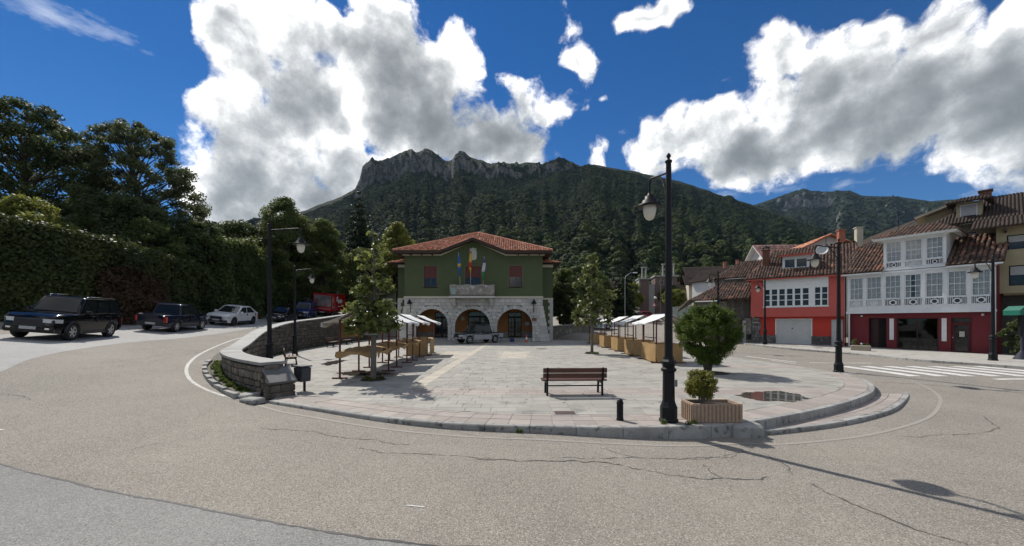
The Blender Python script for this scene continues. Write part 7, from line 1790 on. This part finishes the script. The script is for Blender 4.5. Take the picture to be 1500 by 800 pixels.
# fallen leaves
dl = MB(); rg = random.Random(15)
for k in range(260):
    x = rg.uniform(-9, 6); y = rg.uniform(9.5, 24); a = rg.random() * 6.28; s = rg.uniform(.025, .06)
    if not inside(np.array([x]), np.array([y]), PLAZA * .96 + .3)[0]: continue
    dl.add([(x + s * math.cos(a), y + s * math.sin(a), .008), (x + s * .5 * math.cos(a + 1.6), y + s * .5 * math.sin(a + 1.6), .016), (x - s * math.cos(a), y - s * math.sin(a), .007), (x + s * .5 * math.cos(a - 1.6), y + s * .5 * math.sin(a - 1.6), .013)], [(0, 1, 2, 3)])
tag(dl.build('fallen_leaves', pm('dry_leaf', (.16, .10, .04), (.10, .07, .03), 9)), kind='stuff')
# ------------------------------------------------------------------ forest on the mountain sides
clcol = bpy.data.collections.new('forest_sources')
FLEAF = [leaf_mat('forest_a', (.014, .026, .009), (.036, .052, .016), .05, trans=.05, gloss=.8, spec=.1), leaf_mat('forest_b', (.026, .040, .012), (.066, .082, .022), .05, trans=.05, gloss=.8, spec=.1), leaf_mat('forest_c', (.010, .018, .009), (.018, .029, .012), .05, trans=.05, gloss=.8, spec=.1)]
def lump(k):
    rg = random.Random(200 + k); bm = bmesh.new(); bmesh.ops.create_icosphere(bm, subdivisions=3, radius=1.0)
    lob = [(Vector((rg.gauss(0, 1), rg.gauss(0, 1), rg.gauss(.35, .8))).normalized(), rg.uniform(.25, .6)) for _ in range(13)]
    for v in bm.verts:
        d = v.co.normalized(); r = .62 + max(a_ * max(0, 1 - (d - l).length / .62) ** .7 for l, a_ in lob) + rg.uniform(-.035, .035)
        v.co = Vector((d.x * r * .85, d.y * r * .85, .45 + d.z * r * .72))
    me = bpy.data.meshes.new('forest_tree'); bm.to_mesh(me); bm.free()
    V0 = np.array([v.co for v in me.vertices]); F0 = np.array([tuple(p.vertices) for p in me.polygons])
    # rough leaf flakes on the surface
    rn = np.random.RandomState(k); c = V0[F0].mean(1); pick = rn.randint(0, len(c), 260); p = c[pick] * 1.0 + rn.randn(260, 3) * .03
    t = rn.randn(260, 3); t /= np.linalg.norm(t, axis=1)[:, None]; u = rn.randn(260, 3); u -= t * (u * t).sum(1)[:, None]; u /= np.linalg.norm(u, axis=1)[:, None]
    tri = np.stack([p + t * .12, p - t * .08 + u * .09, p - t * .08 - u * .09], 1).reshape(-1, 3)
    V = np.r_[V0, tri]; Fq = np.r_[F0, np.arange(780).reshape(-1, 3) + len(V0)]
    val = np.r_[np.clip(.25 + .5 * (c[:, 2] / 1.2) * 0 + .5 * rn.rand(len(c)) * .6 + .1, 0, 1), rn.rand(260) * .6 + .2]
    me2 = quad_mesh('forest_tree', V, Fq, val); me2.materials.append(FLEAF[k % 3]); return me2
for k in range(6):
    o = bpy.data.objects.new('forest_tree', lump(k)); clcol.objects.link(o)
def forest(name, T, npts, tmax, seed, s0, s1, ang0=None, ang1=None):
    ang, t, X, Y, Z, c = T; rg = np.random.RandomState(seed); nA, nT = len(ang), len(t)
    lim = int(np.searchsorted(t, tmax)) - 1
    # area weighted cells
    ar = (np.hypot(X[1:lim, 1:] - X[:lim - 1, 1:], Y[1:lim, 1:] - Y[:lim - 1, 1:]) * np.hypot(X[1:lim, 1:] - X[1:lim, :-1], Y[1:lim, 1:] - Y[1:lim, :-1]))
    slope = np.abs(Z[1:lim, 1:] - Z[:lim - 1, 1:]) / (np.hypot(X[1:lim, 1:] - X[:lim - 1, 1:], Y[1:lim, 1:] - Y[:lim - 1, 1:]) + 1e-6)
    ar = np.where(slope > 1.5, ar * .06, ar)
    wgt = ar / (1 + (np.hypot(X[1:lim, 1:], Y[1:lim, 1:]) / 1500) ** 2)
    cum = np.cumsum(wgt.ravel()); pick = np.searchsorted(cum, rg.rand(npts) * cum[-1]); i, j = np.unravel_index(pick, wgt.shape)
    u, v = rg.rand(npts), rg.rand(npts)
    bl = lambda A: (A[i, j] * (1 - u) + A[i, j + 1] * u) * (1 - v) + (A[i + 1, j] * (1 - u) + A[i + 1, j + 1] * u) * v
    P3 = np.stack([bl(X), bl(Y), bl(Z)], 1)
    me = bpy.data.meshes.new(name); me.vertices.add(npts); me.vertices.foreach_set('co', P3.astype(np.float32).ravel())
    d = np.hypot(P3[:, 0], P3[:, 1])
    sc = rg.uniform(s0, s1, npts) * (1 + .35 * (rg.rand(npts) > .85)) * np.clip(1.12 - d / 2600, .55, 1); at = me.attributes.new('sc', 'FLOAT', 'POINT'); at.data.foreach_set('value', sc.astype(np.float32))
    at = me.attributes.new('rot', 'FLOAT', 'POINT'); at.data.foreach_set('value', (rg.rand(npts) * 6.28).astype(np.float32))
    o = bpy.data.objects.new(name, me); COL.objects.link(o)
    ng = bpy.data.node_groups.new(name, 'GeometryNodeTree'); ng.interface.new_socket('Geometry', in_out='INPUT', socket_type='NodeSocketGeometry'); ng.interface.new_socket('Geometry', in_out='OUTPUT', socket_type='NodeSocketGeometry')
    N = ng.nodes.new; L = ng.links.new; gi_, go_ = N('NodeGroupInput'), N('NodeGroupOutput')
    ip = N('GeometryNodeInstanceOnPoints'); ci_ = N('GeometryNodeCollectionInfo'); ci_.inputs[0].default_value = clcol; ci_.inputs['Separate Children'].default_value = True; ci_.inputs['Reset Children'].default_value = True
    def attr(nm):
        q = N('GeometryNodeInputNamedAttribute'); q.data_type = 'FLOAT'; q.inputs[0].default_value = nm; return q.outputs[0]
    ip.inputs['Pick Instance'].default_value = True
    cx = N('ShaderNodeCombineXYZ'); L(attr('rot'), cx.inputs[2]); L(cx.outputs[0], ip.inputs['Rotation']); L(attr('sc'), ip.inputs['Scale'])
    L(gi_.outputs[0], ip.inputs['Points']); L(ci_.outputs[0], ip.inputs['Instance']); L(ip.outputs[0], go_.inputs[0])
    md = o.modifiers.new('forest', 'NODES'); md.node_group = ng
    tag(o, 'woodland covering the mountain side', None, None, 'stuff')
    return o
forest('mountain_forest', T1, 150000, .95, 1, 2.9, 6.9)
forest('ridge_forest', T2, 9000, .97, 2, 9, 15)
forest('left_forest', T3, 3500, .97, 3, 8, 13)
# ------------------------------------------------------------------ air
hz = MB().box(-4200, 4200, -4200, 4200, -3, 1500).build('haze', None); tag(hz, kind='stuff')
hm = bpy.data.materials.new('haze_air'); hm.use_nodes = True; nt = hm.node_tree; nt.nodes.clear()
pv_ = nt.nodes.new('ShaderNodeVolumePrincipled'); pv_.inputs['Color'].default_value = (.50, .72, 1.0, 1); pv_.inputs['Density'].default_value = .000028; pv_.inputs['Anisotropy'].default_value = 0.0
ho_ = nt.nodes.new('ShaderNodeOutputMaterial'); nt.links.new(pv_.outputs[0], ho_.inputs['Volume']); hz.data.materials.append(hm)
